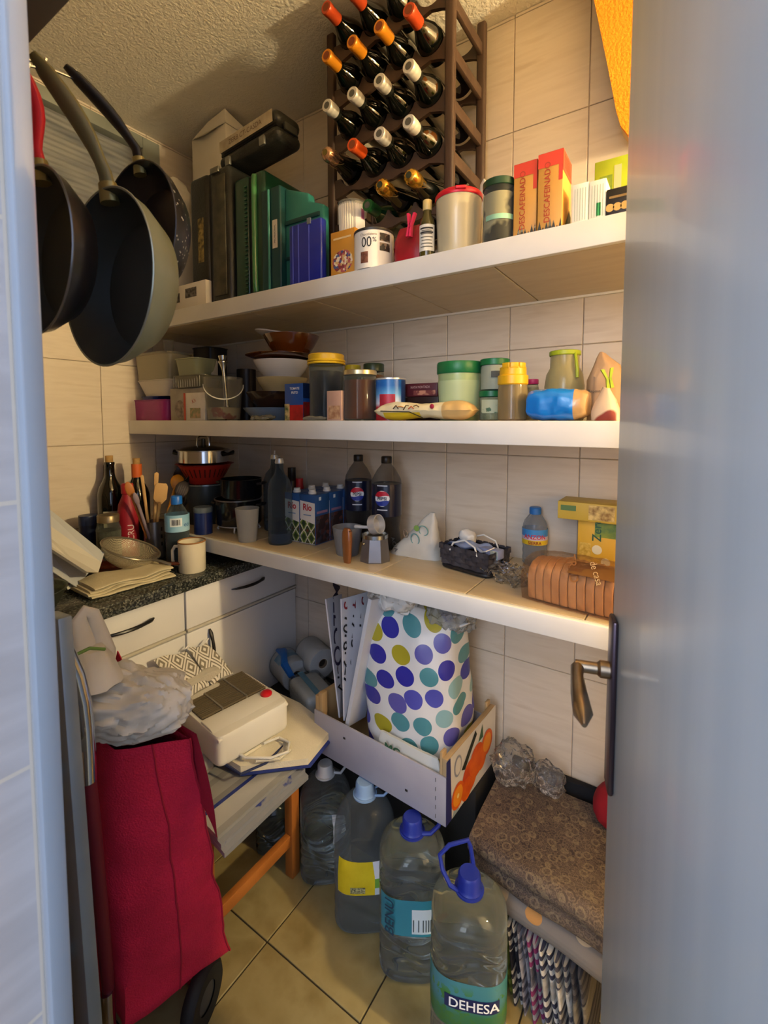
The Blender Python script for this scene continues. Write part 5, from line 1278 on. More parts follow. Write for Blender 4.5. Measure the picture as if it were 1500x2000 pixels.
t, w = box_thing('cereal_box', 'flat yellow food box lying across the upright one', 'box', x0, x1, -.1, .092, max(.022, hb2 * .8), mat('#CDB04A', .5, c2='#BFA23E', ns=8), ZL + hb + .001)
fpanel(t, 'dark_print', w, .092, max(.022, hb2 * .8), .5, .9, .1, .9, mat('#8A6A3A', .6, c2='#D9C07A', ns=80)); fpanel(t, 'green_print', w, .092, max(.022, hb2 * .8), .05, .3, .5, .8, mat('#5A7A4A', .6))
# sliced loaf in a bag
b0 = onz(1037, 1160, ZL); b1 = onz(1192, 1214, ZL)
x0, x1 = 1.565, 1.80; yb = -.275; L = x1 - x0; hl = zat(1092, 1.62, -.27) - ZL
t = thing('bread_loaf', 'long sliced bread loaf in a clear printed bag', 'bread', ((x0 + x1) / 2, yb, ZL + .002), math.radians(-7))
crust = mat('#C79A6C', .65, c2='#B58456', ns=16, bump=.2, bs=60); crumb = mat('#D6AE84', .7, c2='#C89E72', ns=30)
ns_ = 13
for k in range(ns_):
    a, bb = k / ns_, (k + 1) / ns_; 
    sc = .9 + .1 * math.sin(PI * min(1, (k + .5) / ns_ * 1.2)) ** .6
    prof = [(-.052, .004), (-.056, .03), (-.058, hl * .62), (-.05, hl * .84), (-.03, hl * .96), (0, hl), (.03, hl * .96), (.05, hl * .84), (.058, hl * .62), (.056, .03), (.052, .004), (.045, 0), (-.045, 0)]
    obj('slice', G().prism([(p[0] * sc, p[1] * sc) for p in prof], -L / 2 + a * L + .0007, -L / 2 + bb * L - .0004, 'x'), crust if k not in (99,) else crumb, t, bevel=.002, seg=1)
n = 26
rings = []
for j in range(n + 1):
    u = j / n; sc = (.97 + .1 * math.sin(PI * min(1, u * 1.1)) ** .6)
    prof = [(-.056, .0), (-.062, .03), (-.063, hl * .62), (-.055, hl * .88), (-.032, hl * 1.0), (0, hl * 1.03), (.032, hl * 1.0), (.055, hl * .88), (.063, hl * .62), (.062, .03), (.056, .0)]
    rings.append([(-L / 2 - .012 + u * (L + .02), p[0] * sc, p[1] * sc + .0005) for p in prof])
obj('clear_wrap', G().loft(rings).wob(.0022, 70, 3, False, .0), film('#F4E8DC', .02, .35, .12, .5, 110), t)
txt(t, 'TRAD', .026, (-.02, -.050, hl * .97), mat('#8A5A2E', .6), rot=(math.radians(45), 0, 0), spin=-1.2, bold=.01)
obj('print_panel', G().grid(8, 6, lambda u, v: (-.025 + u * .1, -.066 + .045 * v, hl * (.86 + .17 * math.sin(v * 1.5)) + .004)), mat('#7A5228', .5), t)
txt(t, 'de casa', .02, (.03, -.056, hl * .99), mat('#C9A878', .6), rot=(math.radians(40), 0, 0), spin=-1.1)

# ================================================================== on the worktop
def wine_up(label, x, y, h, capm, cork=None, lab=None):
    t = thing('wine_bottle', label, 'bottle', (x, y, ZC)); k = h / .30
    obj('glass', G().lathe([(a * k, c * k) for a, c in PROF], 32), winegl, t)
    if capm: obj('capsule', G().lathe([(a * k, c * k) for a, c in [(.0152, .235), (.0158, .238), (.0158, .288), (.016, .29), (.016, .299)]], 24), capm, t)
    obj('cork', G().lathe([(0, h * .985), (.011 * k, h * .985), (.0115 * k, h * 1.06), (0, h * 1.06)], 20), cork, t)
    if lab: obj('label', cpatch(.0378 * k, faz(x, y), .6, h * .22, h * .48), lab, t)
    return t
ckm = mat('#B8925A', .8, c2='#A27E48', ns=60)
x, y = .062, -.482; hb = (zat(890, x, y) - ZC) / 1.06
wine_up('tall dark wine bottle with a cork against the left wall', x, y, hb, None, ckm, mat('#A8A290', .6))
x, y = .125, -.415; hb = (zat(895, x, y) - ZC) / 1.06
wine_up('dark wine bottle with an orange neck band behind the red flask', x, y, hb, mat('#C8602A', .4), ckm, None)
# red flask
x, r = cyl(229, 271, 1000, -.47); xx = .17; yb = onx(250, 1000, xx)[1]; r = cyl(229, 271, 1000, yb)[1]; hb = zat(944, xx, yb) - ZC
t = thing('drink_flask', 'matte crimson metal flask with white vertical lettering', 'flask', (xx, yb, ZC))
obj('body', G().lathe([(0, 0), (r * .93, 0), (r, .005), (r, hb * .62), (r * .9, hb * .72), (r * .52, hb * .84), (r * .5, hb * .9), (0, hb * .9)], 36), mat('#8E1626', .5, c2='#98202E', ns=5), t)
obj('cap', G().lathe([(r * .52, hb * .86), (r * .6, hb * .87), (r * .6, hb * .98), (r * .5, hb), (0, hb)], 28), mat('#A01E2A', .45), t)
txt(t, 'LICRU', .03, (0, 0, hb * .32), mat('#D8C8C4', .6), spin=PI / 2, wrap=(r + .0008, faz(xx, yb) + .25))
# jars at the wall
xx = .10; yb = onx(172, 1025, xx)[1]; r = cyl(152, 189, 1020, yb)[1]; hb = zat(1006, xx, yb) - ZC
t = thing('small_tin', 'short dark blue tin near the left wall', 'tin', (xx, yb, ZC)); obj('body', G().lathe([(0, 0), (r, 0), (r, hb * .9), (0, hb * .9)], 28), mat('#141C38', .35), t); obj('lid', G().lathe([(r * 1.03, hb * .8), (r * 1.03, hb * .97), (r, hb), (0, hb)], 28), mat('#1E2A4A', .4), t)
xx = .20; yb = onx(212, 1030, xx)[1]; r = cyl(187, 238, 1025, yb)[1]; hb = zat(1005, xx, yb) - ZC
jar('glass_jar', 'clear jar with a brown metal lid on the worktop', xx, yb, ZC, r, hb, mat('#3A3A34', .5, c2='#5A584E', ns=30), mat('#8A7A5E', .35, .6), .7, .14, .82)
# steel utensil holder
b = onz(305, 1088, ZC); ux, uy = b[0], b[1] - .004; r = cyl(285, 327, 1050, uy)[1]; hb = zat(1017, ux, uy) - ZC
t = thing('utensil_holder', 'brushed steel utensil holder with square holes', 'utensil holder', (ux, uy, ZC))
obj('cylinder', G().lathe([(0, .002), (r, .002), (r, hb), (r * .96, hb), (r * .96, .006), (0, .006)], 36), mat('#8A8480', .3, .85), t)
for k in range(3): obj('hole', cpatch(r + .0005, faz(ux, uy) + .75, .09, hb * (.35 + .2 * k), hb * (.45 + .2 * k), 4), black, t)
wd = mat('#C9A26A', .6, c2='#BC945C', ns=12, stretch=(1, 1, .2))
def utensil(name, label, tip_px, m, base_off=(0, 0), head='spoon', hw=.026, yoff=.0, hl=.075, cat='spoon', parts=None):
    """stick from inside the holder up to a head whose top lands at tip_px"""
    base = Vector((ux + base_off[0], uy + base_off[1], ZC + .02))
    tp = onx(tip_px[0], tip_px[1], ux + base_off[0] * 1.5 + yoff); tip = Vector(tp)
    L = (tip - base).length; zdir = (tip - base).normalized()
    fac = Vector((CAM[0] - tip.x, CAM[1] - tip.y, 0)).normalized(); xd = fac.cross(zdir).normalized() * -1; yd_ = zdir.cross(xd)
    Mx = Matrix((xd, yd_, zdir)).transposed().to_4x4(); Mx.translation = base
    t = thing(name, label, cat); t.matrix_world = Mx
    obj('handle', G().tube([(0, 0, 0), (0, 0, L - hl * .9)], [.0045, .0055], 8), m, t)
    a = L - hl
    if head == 'spatula': g = G().prism([(-hw * .35, a), (-hw, a + hl * .25), (-hw, a + hl * .85), (-hw * .7, a + hl), (hw * .7, a + hl), (hw, a + hl * .85), (hw, a + hl * .25), (hw * .35, a)], -.003, .003)
    elif head == 'stick': g = G().prism([(-hw, a), (-hw * 1.1, a + hl * .9), (0, a + hl), (hw * 1.1, a + hl * .9), (hw, a)], -.003, .003)
    else: g = G().loft([[(q[0] * s_, q[1] * s_ - .004 * math.sin(PI * v), a + hl * v) for q in [(p[0], p[1]) for p in ell(hw, .0035, 0, 20)]] for v, s_ in ((0, .3), (.15, .62), (.35, .92), (.6, 1), (.82, .8), (.95, .42), (1, .08))])
    hd = obj('head', g, m, t, bevel=.001 if head != 'spoon' else 0)
    if parts:
        for (u, w_, hr) in parts: obj('slot', disc((u * hw, -.0045 if head != 'spoon' else -.0072, a + hl * w_), hr[0], ry=hr[1]), mat('#7A7468', .7), t, smooth=False)
    return t
utensil('wooden_spatula', 'broad pale wooden spatula in the steel holder', (316, 944), wd, (.01, -.01), 'spatula', .022, 0, .075, 'spatula')
utensil('wooden_spoon', 'wooden spoon handle sticking up behind the spatula', (306, 922), wd, (-.012, .0), 'stick', .007, -.03, .05, 'spoon')
utensil('wooden_fork', 'thin wooden stick leaning left in the steel holder', (277, 927), wd, (-.006, -.008), 'stick', .005, -.01, .05, 'spoon')
utensil('wooden_spoon', 'reddish wooden spoon leaning far left in the steel holder', (248, 941), mat('#A8662E', .5, c2='#B87438', ns=10), (.005, -.012), 'spoon', .014, .0, .06)
utensil('plastic_spoon', 'purple grey plastic spoon leaning left in the steel holder', (262, 962), mat('#8A7A84', .5), (.012, -.008), 'spoon', .009, .01, .05)
utensil('serving_spoon', 'mustard yellow plastic spoon in the steel holder', (350, 927), mat('#C98A22', .4), (-.008, .008), 'spoon', .024, -.03, .06)
utensil('slotted_turner', 'dark slotted turner leaning right in the steel holder', (362, 940), mat('#4A4440', .4, .3), (.008, .004), 'spoon', .026, .0, .07, 'turner', [((-.55 + .28 * k), .5, (.0018, .018)) for k in range(5)])
utensil('skimmer', 'black perforated skimmer leaning right in the steel holder', (392, 930), mat('#1B1A1C', .45), (0, .008), 'spoon', .036, -.03, .08, 'skimmer', [(u, v, (.0026, .0026)) for v in (.3, .42, .54, .66, .78) for u in (-.6, -.3, 0, .3, .6)])
# small water bottle
b = onz(350, 1102, ZC); xx, yy = b[0] - .005, b[1] + .0; r = cyl(326, 374, 1060, yy)[1]; hb = zat(968, xx, yy) - ZC; az = faz(xx, yy)
t = pet('water_bottle', 'small water bottle with a bright blue cap and pale blue label on the worktop', xx, yy, ZC, r, hb, mat('#1E66C0', .35), .42, .48, (('blue_label', 0, PI, .50, .74, mat('#7FB2D0', .4, c2='#A6C9DC', ns=9)), ('barcode_patch', -.1, .5, .58, .70, mat('#DCE4E8', .5))), clear('#C8D4DA', .12, .06, .6), az=az, watm=clear('#A8B8BE', .2, .04, .5, bump=.5, bs=40), ribs=4)
for k in range(8): obj('barcode_bar', cpatch(r + .002, az - .42 + .09 * k, .016 + .01 * (k % 3), hb * .6, hb * .68, 2), inkb, t)
txt(t, 'eo', .022, (0, 0, hb * .6), mat('#3A6AA0', .5), wrap=(r + .002, az + .8))
# enamel mug
b = onz(406, 1104, ZC); xx, yy = b[0] + .004, -.437; r = cyl(377, 433, 1075, yy)[1]; hb = zat(1056, xx, yy) - ZC
t = thing('enamel_mug', 'cream enamel mug with a brown rim at the worktop edge', 'mug', (xx, yy, ZC)); em = mat('#D9D0B8', .3, c2='#D0C6AC', ns=6, coat=.3)
obj('cup', G().lathe([(0, 0), (r * .93, 0), (r * .98, .003), (r, hb - .002), (r * .96, hb - .002), (r * .93, .006), (0, .005)], 40), em, t)
obj('rim', G().lathe([(r * .95, hb - .002), (r * 1.02, hb - .0025), (r * 1.035, hb), (r * 1.0, hb + .002), (r * .95, hb)], 40), mat('#9A6A3A', .4), t)
ha = faz(xx, yy) - 1.9
M = Matrix.Rotation(ha, 4, 'Z')
obj('handle', G().tube([M @ Vector(q) for q in ((r * .97, 0, hb * .82), (r + .012, 0, hb * .82), (r + .02, 0, hb * .68), (r + .02, 0, hb * .35), (r + .012, 0, hb * .2), (r * .97, 0, hb * .2))], .0035, 8, flat=1.5), em, t)
# folded cloths
def folded(name, label, c, w, d, layers, th, m, rz, cat='cloth', seed=1.):
    """folded textile: swept serpentine section"""
    t = thing(name, label, cat, c, rz)
    for k in range(layers):
        g = G(); n = 26
        dd = d * (1 - .04 * (k % 3)); off = .006 * math.sin(k * 2.1 + seed)
        sec = []
        for q in range(n):
            a = 2 * PI * q / n; cc, ss = math.cos(a), math.sin(a)
            sec.append((dd / 2 * math.copysign(abs(cc) ** .35, cc), th * .52 * math.copysign(abs(ss) ** .8, ss)))
        rings = []
        for j in range(19):
            u = j / 18; rings.append([((u - .5) * w * (1 - .02 * k) + off, p[0], k * th + th / 2 + p[1] + .003 * math.sin(u * 11 + k + seed) * (k > 0)) for p in sec])
        g.loft(rings).wob(.0035, 22, seed + k, False, 0)
        obj('fold', g, m, t)
    return t
lin_ = mat('#CFC3A2', .85, c2='#C2B592', ns=14, bump=.2, bs=200)
A = onz(178, 1176, ZC); B = onz(345, 1128, ZC); ang = math.atan2(B[1] - A[1], B[0] - A[0])
c0 = (A + B) / 2; ln = np.linalg.norm(B - A)
folded('folded_cloth', 'cream cloth folded flat at the front of the worktop', (c0[0] - .07, c0[1] + .0, ZC + .001), ln * .98, .13, 4, .0085, lin_, ang, seed=2.)
# rolled towel
A = onz(137, 1150, ZC); ra = .03
t = thing('rolled_towel', 'striped white towel rolled up beside the folded cloth', 'towel', (A[0] - .085, A[1] - .03, ZC + .001), math.radians(25))
g = G(); n = 44
def spiral(u, v):
    a = u * 5 * PI; rr = .006 + .024 * u
    return ((v - .5) * .17, rr * math.cos(a), .031 + rr * math.sin(a))
g.grid(90, 6, spiral); g.grid(90, 6, lambda u, v: tuple(Vector(spiral(u, v)) + Vector((0, .0012 * math.cos(u * 5 * PI), .0012 * math.sin(u * 5 * PI)))))
stp = NT('towel_stripes'); w_ = stp.m_('FRACT', stp.m_('MULTIPLY', stp.x, 17.)); stp.col(stp.ramp(w_, [(0, '#CFCBBA'), (.62, '#7A9A8A'), (.7, '#CFCBBA'), (.84, '#8A2A34'), (.9, '#CFCBBA')])); stp.p.inputs['Roughness'].default_value = .9
obj('roll', g, stp.m, t)
obj('loose_end', G().grid(20, 6, lambda u, v: (.02 + u * .1, -.02 + v * .05 - u * .03, .05 + .02 * math.sin(u * 3) - .04 * u)).grid(20, 6, lambda u, v: (.02 + u * .1, -.02 + v * .05 - u * .03, .0515 + .02 * math.sin(u * 3) - .04 * u)), stp.m, t)
tag(obj('red_ribbon', G().grid(16, 2, lambda u, v: (u * .1, v * .014, .004 + .01 * math.sin(u * 6))).grid(16, 2, lambda u, v: (u * .1, v * .014, .006 + .01 * math.sin(u * 6))), mat('#8A1A28', .6), loc=(A[0] - .07, A[1] + .02, ZC + .05), rot=(0, 0, 1.2)), 'dark red ribbon strip lying across the rolled towel', 'ribbon')
# amber glass dish with lid handle
b = onz(270, 1112, ZC)
t = thing('amber_dish', 'dark amber glass dish under the wire sieve', 'dish', (b[0] + .005, b[1] - .05, ZC)); 
obj('basin', G().lathe([(0, 0), (.06, 0), (.085, .012), (.095, .03), (.09, .031), (.08, .015), (.055, .004), (0, .004)], 36), mat('#3E160A', .1, c2='#4E1E0C', ns=5, coat=.5), t)
obj('handle', G().tube([(.08, .05, .026), (.12, .085, .032), (.15, .115, .03)], [.012, .014, .009], 10, flat=.5), mat('#4A1E12', .2, coat=.4), t)
# wire sieve
b = onz(235, 1080, ZC + .07); t = thing('wire_sieve', 'round wire mesh sieve propped on the amber dish', 'sieve', (b[0] + .03, b[1] + .02, ZC + .085), (math.radians(-14), math.radians(16), 0)); rs = .088
obj('hoop', G().tube([(rs * math.cos(2 * PI * k / 40), rs * math.sin(2 * PI * k / 40), 0) for k in range(41)], .0035, 7, cap=False), mat('#8A8270', .35, .7), t)
ms = NT('wire_mesh'); aa = ms.m_('LESS_THAN', ms.m_('FRACT', ms.m_('MULTIPLY', ms.x, 420.)), .34); bb = ms.m_('LESS_THAN', ms.m_('FRACT', ms.m_('MULTIPLY', ms.y, 420.)), .34)
mk = ms.m_('MAXIMUM', aa, bb); tr = nd(ms.n, 'ShaderNodeBsdfTransparent'); mx = nd(ms.n, 'ShaderNodeMixShader'); ms.l.new(mk, mx.inputs[0]); ms.l.new(tr.outputs[0], mx.inputs[1]); ms.l.new(ms.p.outputs[0], mx.inputs[2]); ms.l.new(mx.outputs[0], ms.n['Material Output'].inputs[0])
ms.p.inputs['Base Color'].default_value = lin('#B0A68C'); ms.p.inputs['Metallic'].default_value = .3; ms.p.inputs['Roughness'].default_value = .5
obj('mesh_bowl', G().lathe([(rs, 0), (rs * .92, -.02), (rs * .72, -.042), (rs * .4, -.057), (0, -.062)], 40), ms.m, t)
obj('handle', G().tube([(rs * .95, .02, 0), (rs * 1.25, .04, .004), (rs * 1.5, .06, .002)], [.004, .005, .006], 8), mat('#6A6254', .4, .5), t)
# white plastic bin tilted at the left
t = thing('plastic_bin', 'white translucent plastic drawer bin tilted on the worktop', 'bin')
P0 = Vector(onx(97, 995, .28)); 
c_ = onx(200, 1085, .40); d_ = onx(97, 1060, .30)
wpl = mat('#C6C8C8', .35, c2='#D2D2CE', ns=4)
q = [Vector(onx(85, 985, .22)), Vector(onx(204, 1080, .36)), Vector(onx(192, 1118, .43)), Vector(onx(170, 1117, .45)), Vector(onx(85, 1072, .34))]
e1 = (q[1] - q[0]).normalized(); L1 = (q[1] - q[0]).length
nrm = (q[1] - q[0]).cross(q[4] - q[0]).normalized()
if nrm.dot(Vector(CAM) - q[0]) > 0: nrm = -nrm
def slab(face, off): 
    n = len(face); g = G(); g.add([p for p in face] + [p + off for p in face], [tuple(range(n)), tuple(range(2 * n - 1, n - 1, -1))] + [(i, (i + 1) % n, (i + 1) % n + n, i + n) for i in range(n)]); return g
ext = (q[0] - q[1]).normalized() * .12
obj('bottom_panel', slab([q[0] + ext, q[1], q[2] * .5 + q[1] * .5, q[4] * .45 + q[0] * .55 + ext], nrm * .004), mat('#BFC3C6', .35), t)
obj('side_panel', slab([q[4] * .45 + q[0] * .55 + ext, q[2] * .5 + q[1] * .5, q[2], q[3], q[4] + ext], nrm * .004 + Vector((-.01, -.004, 0))), mat('#CFCBBE', .35), t)
obj('back_panel', slab([q[0] + ext + nrm * .06, q[1] + nrm * .06, q[3] + nrm * .07, q[4] + ext + nrm * .07], nrm * .003), wpl, t)
# glass bowl with fruit at the far left
b = onz(112, 1205, ZC)
t = thing('glass_bowl', 'glass bowl holding orange fruit at the near end of the worktop', 'bowl', (.45, -.90, ZC)); rb = .1
obj('basin', G().lathe([(0, 0), (.05, 0), (.075, .015), (rb, .06), (rb * 1.02, .065), (rb * .96, .064), (.07, .018), (0, .005)], 40), clear('#B9C4B0', .15, .05, .65), t)
for k in range(2):
    a = k * PI + .3
    tag(obj('orange_fruit', G().lathe([(0, -.03), (.012, -.028), (.026, -.015), (.03, 0), (.026, .015), (.012, .027), (0, .026)], 20), mat('#C9782A', .5, bump=.2, bs=150), loc=(.45 + .036 * math.cos(a), -.90 + .036 * math.sin(a), ZC + .048)), ['orange fruit on the right in the glass bowl', 'orange fruit on the left in the glass bowl'][k], 'fruit', 'fruit in the glass bowl')
# ================================================================== hanging pans
BZ = 1.886
t = thing('hook_beam', 'grey brown wooden rail with hooks above the hanging pans', 'rail', (0, -1.08, 0))
obj('timber', G().box(.45, 1.268, -.062, .0, BZ, BZ + .05), mat('#6E6252', .7, c2='#5C5244', ns=10, stretch=(.2, 1, 1)), t, bevel=.004)
obj('bracket', G().box(1.19, 1.24, -.062, .03, BZ + .051, BZ + .09), mat('#5A5044', .7), t, bevel=.003)
def hook(x, y, z):
    y0 = min(-1.081, y - .004)
    return [(x, y0, BZ + .004), (x, y0, (BZ + z) / 2 + .01), (x, (y0 + y) / 2, z - .012), (x, y + .012, z - .004), (x, y + .016, z + .012)]
def frypan(label, cx_, cy_, cz, R, dep, tip, hm_, om, im, rimm, lean=0., hoff=0., hw=.013, speck=False):
    t = thing('frying_pan', label, 'frying pan', (cx_, cy_, cz), (PI / 2 + lean, 0, 0), 'frying pans hanging by the doorway')
    b = R * .72
    obj('bowl', G().lathe([(0, -dep), (b, -dep), (b * 1.06, -dep + .003), (R * .95, -dep * .35), (R, 0), (R * .985, .0005)], 56), om, t)
    obj('nonstick_lining', G().lathe([(R * .985, .0005), (R * .93, -dep * .35), (b * 1.02, -dep + .006), (0, -dep + .005)], 56), im, t)
    obj('rim', G().tube([(R * math.cos(2 * PI * k / 56), R * math.sin(2 * PI * k / 56), 0) for k in range(57)], .0016, 6, cap=False), rimm, t)
    Mi = t.matrix_basis.inverted() if False else (Matrix.Translation((cx_, cy_, cz)) @ Euler((PI / 2 + lean, 0, 0)).to_matrix().to_4x4()).inverted()
    a = Vector((hoff, R * .97, -.012)); e = Mi @ Vector(tip)
    mid1 = a + Vector((hoff * .2, .03, .006)); pts = [a, mid1]
    for k in range(1, 9):
        u = k / 8; p = mid1.lerp(e, u); p.z += .012 * math.sin(PI * u) * -1; pts.append(p)
    rs = [hw * .85, hw * .8, hw * .72, hw * .8, hw * .95, hw * 1.02, hw * 1.05, hw * 1.0, hw * .9, hw * .45]
    obj('handle', G().tube(pts, rs, 14, flat=.62), hm_, t)
    obj('ferrule', G().tube([a - Vector((0, .012, 0)), a + Vector((0, .016, .003))], [hw * 1.0, hw * .95], 12, flat=.75), mat('#8A7E4A', .35, .4), t)
    return t
spm = NT('speckled_enamel'); vv = nd(spm.n, 'ShaderNodeTexVoronoi'); vv.inputs['Scale'].default_value = 170; spm.l.new(spm.tc.outputs['Object'], vv.inputs['Vector'])
ss_ = nd(spm.n, 'ShaderNodeSeparateColor'); spm.l.new(vv.outputs['Color'], ss_.inputs[0])
spk = spm.m_('MULTIPLY', spm.m_('LESS_THAN', vv.outputs['Distance'], .3), spm.m_('GREATER_THAN', ss_.outputs[0], .72))
spm.col(spm.mix(spk, '#1C1E20', '#A8A89E')); spm.p.inputs['Roughness'].default_value = .35
dk = mat('#2A2F2D', .55, c2='#2F3432', ns=6); olive = mat('#7E8268', .38, c2='#868A6E', ns=5, coat=.15)
gp = ond(222, 542, .72)
frypan('sage green frying pan hanging nearest the middle, dark inside', 1.09, -.98, gp[2], .134, .062, Vector((1.085, -1.063, zat(104, 1.085, -1.063))), mat('#5E5A3C', .5, c2='#6A6644', ns=8), olive, dk, mat('#9A9C8A', .3, .6), hw=.017)
zb_ = zat(455, 1.02, -.895)
frypan('black speckled frying pan hanging behind the green one', 1.02, -.89, zb_, .122, .05, Vector((1.0, -.985, zat(128, 1.0, -.985))), mat('#121214', .5), spm.m, mat('#0E1018', .3), mat('#2A2A2E', .4))
zr_ = zat(492, 1.105, -1.078)
frypan('black frying pan with a red handle half hidden by the door jamb', 1.105, -1.078, zr_, .11, .044, Vector((1.10, -1.09, zat(112, 1.10, -1.09))), mat('#B01428', .45), mat('#121318', .3, c2='#1A1A1E', ns=5, coat=.2), dk, mat('#6E7074', .3, .7), hw=.015)
for i, (x, y, z) in enumerate(((1.085, -1.062, zat(112, 1.085, -1.062)), (1.0, -.985, zat(135, 1.0, -.985)), (1.10, -1.088, zat(122, 1.10, -1.088)))):
    tag(obj('wire_hook', G().tube(hook(x, y, z - .004), .002, 6), chrome), 'small metal hook under the beam holding the %s pan' % ('green', 'speckled', 'red handled')[i], 'hook')

# ================================================================== step ladder beside the jamb
alum = mat('#8E9AA4', .4, .5, c2='#848F99', ns=10)
t = thing('step_ladder', 'grey metal step ladder folded against the doorway wall', 'ladder', (0, 0, 0))
def bar(g, a, b, w, d):
    a, b = Vector(a), Vector(b); z = (b - a).normalized(); y = Vector((0, 1, 0)); x = y.cross(z).normalized(); y = z.cross(x)
    v = [a + x * sx * w / 2 + y * sy * d / 2 for sx, sy in ((-1, -1), (1, -1), (1, 1), (-1, 1))] + [b + x * sx * w / 2 + y * sy * d / 2 for sx, sy in ((-1, -1), (1, -1), (1, 1), (-1, 1))]
    return g.add(v, [(0, 3, 2, 1), (4, 5, 6, 7), (0, 1, 5, 4), (1, 2, 6, 5), (2, 3, 7, 6), (3, 0, 4, 7)])
for dx in (0, -.38):
    r_ = obj('side_rail', bar(G(), (1.128 + dx, -1.05, .0), (1.052 + dx, -1.05, 1.10), .05, .02), alum, t, bevel=.003)
    for q in (.58, .72, .86): obj('rivet', G().lathe([(0, .004), (.005, .003), (.007, 0)], 12, M=Matrix.Translation((1.128 + dx - .069 * q + .004, -1.0398, q)) @ Matrix.Rotation(-PI / 2, 4, 'X')), chrome, r_)
for q in (.25, .55, .85): obj('tread', G().box(.75, 1.06, -1.10, -1.035, q - .012, q + .012), alum, t, bevel=.003)

# ================================================================== shopping trolley
redf = mat('#D61C42', .8, c2='#C6183A', ns=14, bump=.35, bs=260)
t = thing('shopping_trolley', 'red fabric shopping trolley with a bent chrome handle', 'shopping trolley', (0, 0, 0))
TN = Vector(onz(222, 1462, .775)); TR = Vector(onz(374, 1442, .775)); TL = Vector(onz(128, 1400, .775)); 
BR = Vector(onz(447, 1862, .14)); BN = Vector(onz(246, 2010, .14))
TF = Vector((TL.x + .10, TR.y - .0, .775)); BL = Vector((BN.x - .27, BN.y, .14)); BF = Vector((BR.x - .27, BR.y + .01, .14))
MR = Vector(onz(405, 1560, .55)); 
def lerp(a, b, u): return a + (b - a) * u
rings = []
n = 24
for j in range(n + 1):
    u = j / n
    c = [lerp(BN, TN, u), lerp(BR, TR, u), lerp(BF, TF, u), lerp(BL, TL, u)]
    bul = .022 * math.sin(PI * u) ** 1.0
    ctr = (c[0] + c[1] + c[2] + c[3]) / 4
    ring_ = []
    for k in range(4):
        a, b = c[k], c[(k + 1) % 4]
        for q in range(10):
            s_ = q / 10; p = lerp(a, b, s_)
            out = (p - ctr); out.z = 0; out = out.normalized()
            p = p + out * (bul * math.sin(PI * s_))
            ring_.append(p)
    rings.append(ring_)
cb_ = (BN + BR + BF + BL) / 4
low = [cb_ + (Vector(p) - cb_) * .62 + Vector((-.04, 0, -.075)) for p in rings[0]]
g = G().loft([low] + rings, True, False).wob(.008, 9, 4, False)
for i, q in enumerate(g.v): g.v[i] = q + Vector((noise.noise(q * 26), noise.noise(q * 26 + Vector((5, 5, 5))), 0)) * .004
obj('fabric_bag', g, redf, t, angle=60)
inner = [lerp(Vector(p), (TN + TR + TF + TL) / 4, .22) + Vector((0, 0, -.012)) for p in rings[-1]]; inner2 = [lerp(p, (TN + TR + TF + TL) / 4, .3) + Vector((0, 0, -.1)) for p in inner]
obj('inner_lining', G().loft([inner, inner2], False, True), mat('#6A0E20', .85), t)
obj('flap', G().grid(14, 8, lambda u, v: tuple(lerp(lerp(TR, TF, u * .6), lerp(TR, TF, u * .6) + Vector((.03 + .02 * math.sin(u * 3), .02, -.22 + .08 * u)), v) + Vector((.012 * math.sin(v * 3.1), .01, .004)))).grid(14, 8, lambda u, v: tuple(lerp(lerp(TR, TF, u * .6), lerp(TR, TF, u * .6) + Vector((.03 + .02 * math.sin(u * 3), .02, -.22 + .08 * u)), v) + Vector((.012 * math.sin(v * 3.1) + .002, .01, .004)))), mat('#B01836', .8, bump=.3, bs=260), t)
fl0 = Vector(onx(232, 1284, .80)) 
obj('lid_corner', G().prism([(-.03, -.05), (.03, -.06), (.012, .0), (-.004, .014)], -.001, .001, 'y').tf(Matrix.Translation(fl0)), redf, t)
for kq in (5, 10): obj('seam', G().tube([g.v[(j + 1) * 40 + kq] for j in range(0, n + 1)], .0022, 6), mat('#A8142E', .8), t)
hpx = [(108, 1240), (130, 1275), (150, 1320), (162, 1370), (168, 1420), (171, 1470), (173, 1525)]
hp = [onx(p[0], p[1], 1.03) for p in hpx]
obj('chrome_handle', G().tube(hp, .0125, 14), chrome, t)
hp2 = [onx(173, 1520, 1.03), onx(182, 1600, 1.02), onx(200, 1800, .97), onx(212, 1930, .9), (onx(212, 1930, .9)[0], onx(212, 1930, .9)[1], .06)]
obj('frame_tube', G().tube(hp2, .0115, 12), mat('#6A1024', .6), t)
obj('frame_tube', G().tube([(hp2[3][0] + .003, hp2[3][1] - .004, hp2[3][2] - .0), (hp2[4][0] + .003, hp2[4][1] - .004, .05)], .0128, 12), chrome, t)
wx, wy = onz(398, 1955, .06)[:2]
def wheel(x, y):
    M = Matrix.Translation((x, y, .068)) @ Matrix.Rotation(math.radians(20), 4, 'Z') @ Matrix.Rotation(PI / 2, 4, 'Y')
    w = obj('wheel', G().lathe([(.03, -.014), (.058, -.016), (.066, -.009), (.068, 0), (.066, .009), (.058, .016), (.03, .014)], 32, M=M), mat('#141414', .7), t)
    obj('hub', G().lathe([(0, -.012), (.014, -.013), (.032, -.01), (.032, .01), (.014, .013), (0, .012)], 24, M=M), mat('#3A3C3E', .5), w)
wheel(wx - .005, wy); wheel(wx - .27, wy - .01)
obj('axle', G().tube([(wx - .27, wy - .01, .068), (wx, wy, .068)], .006, 8), chrome, t)
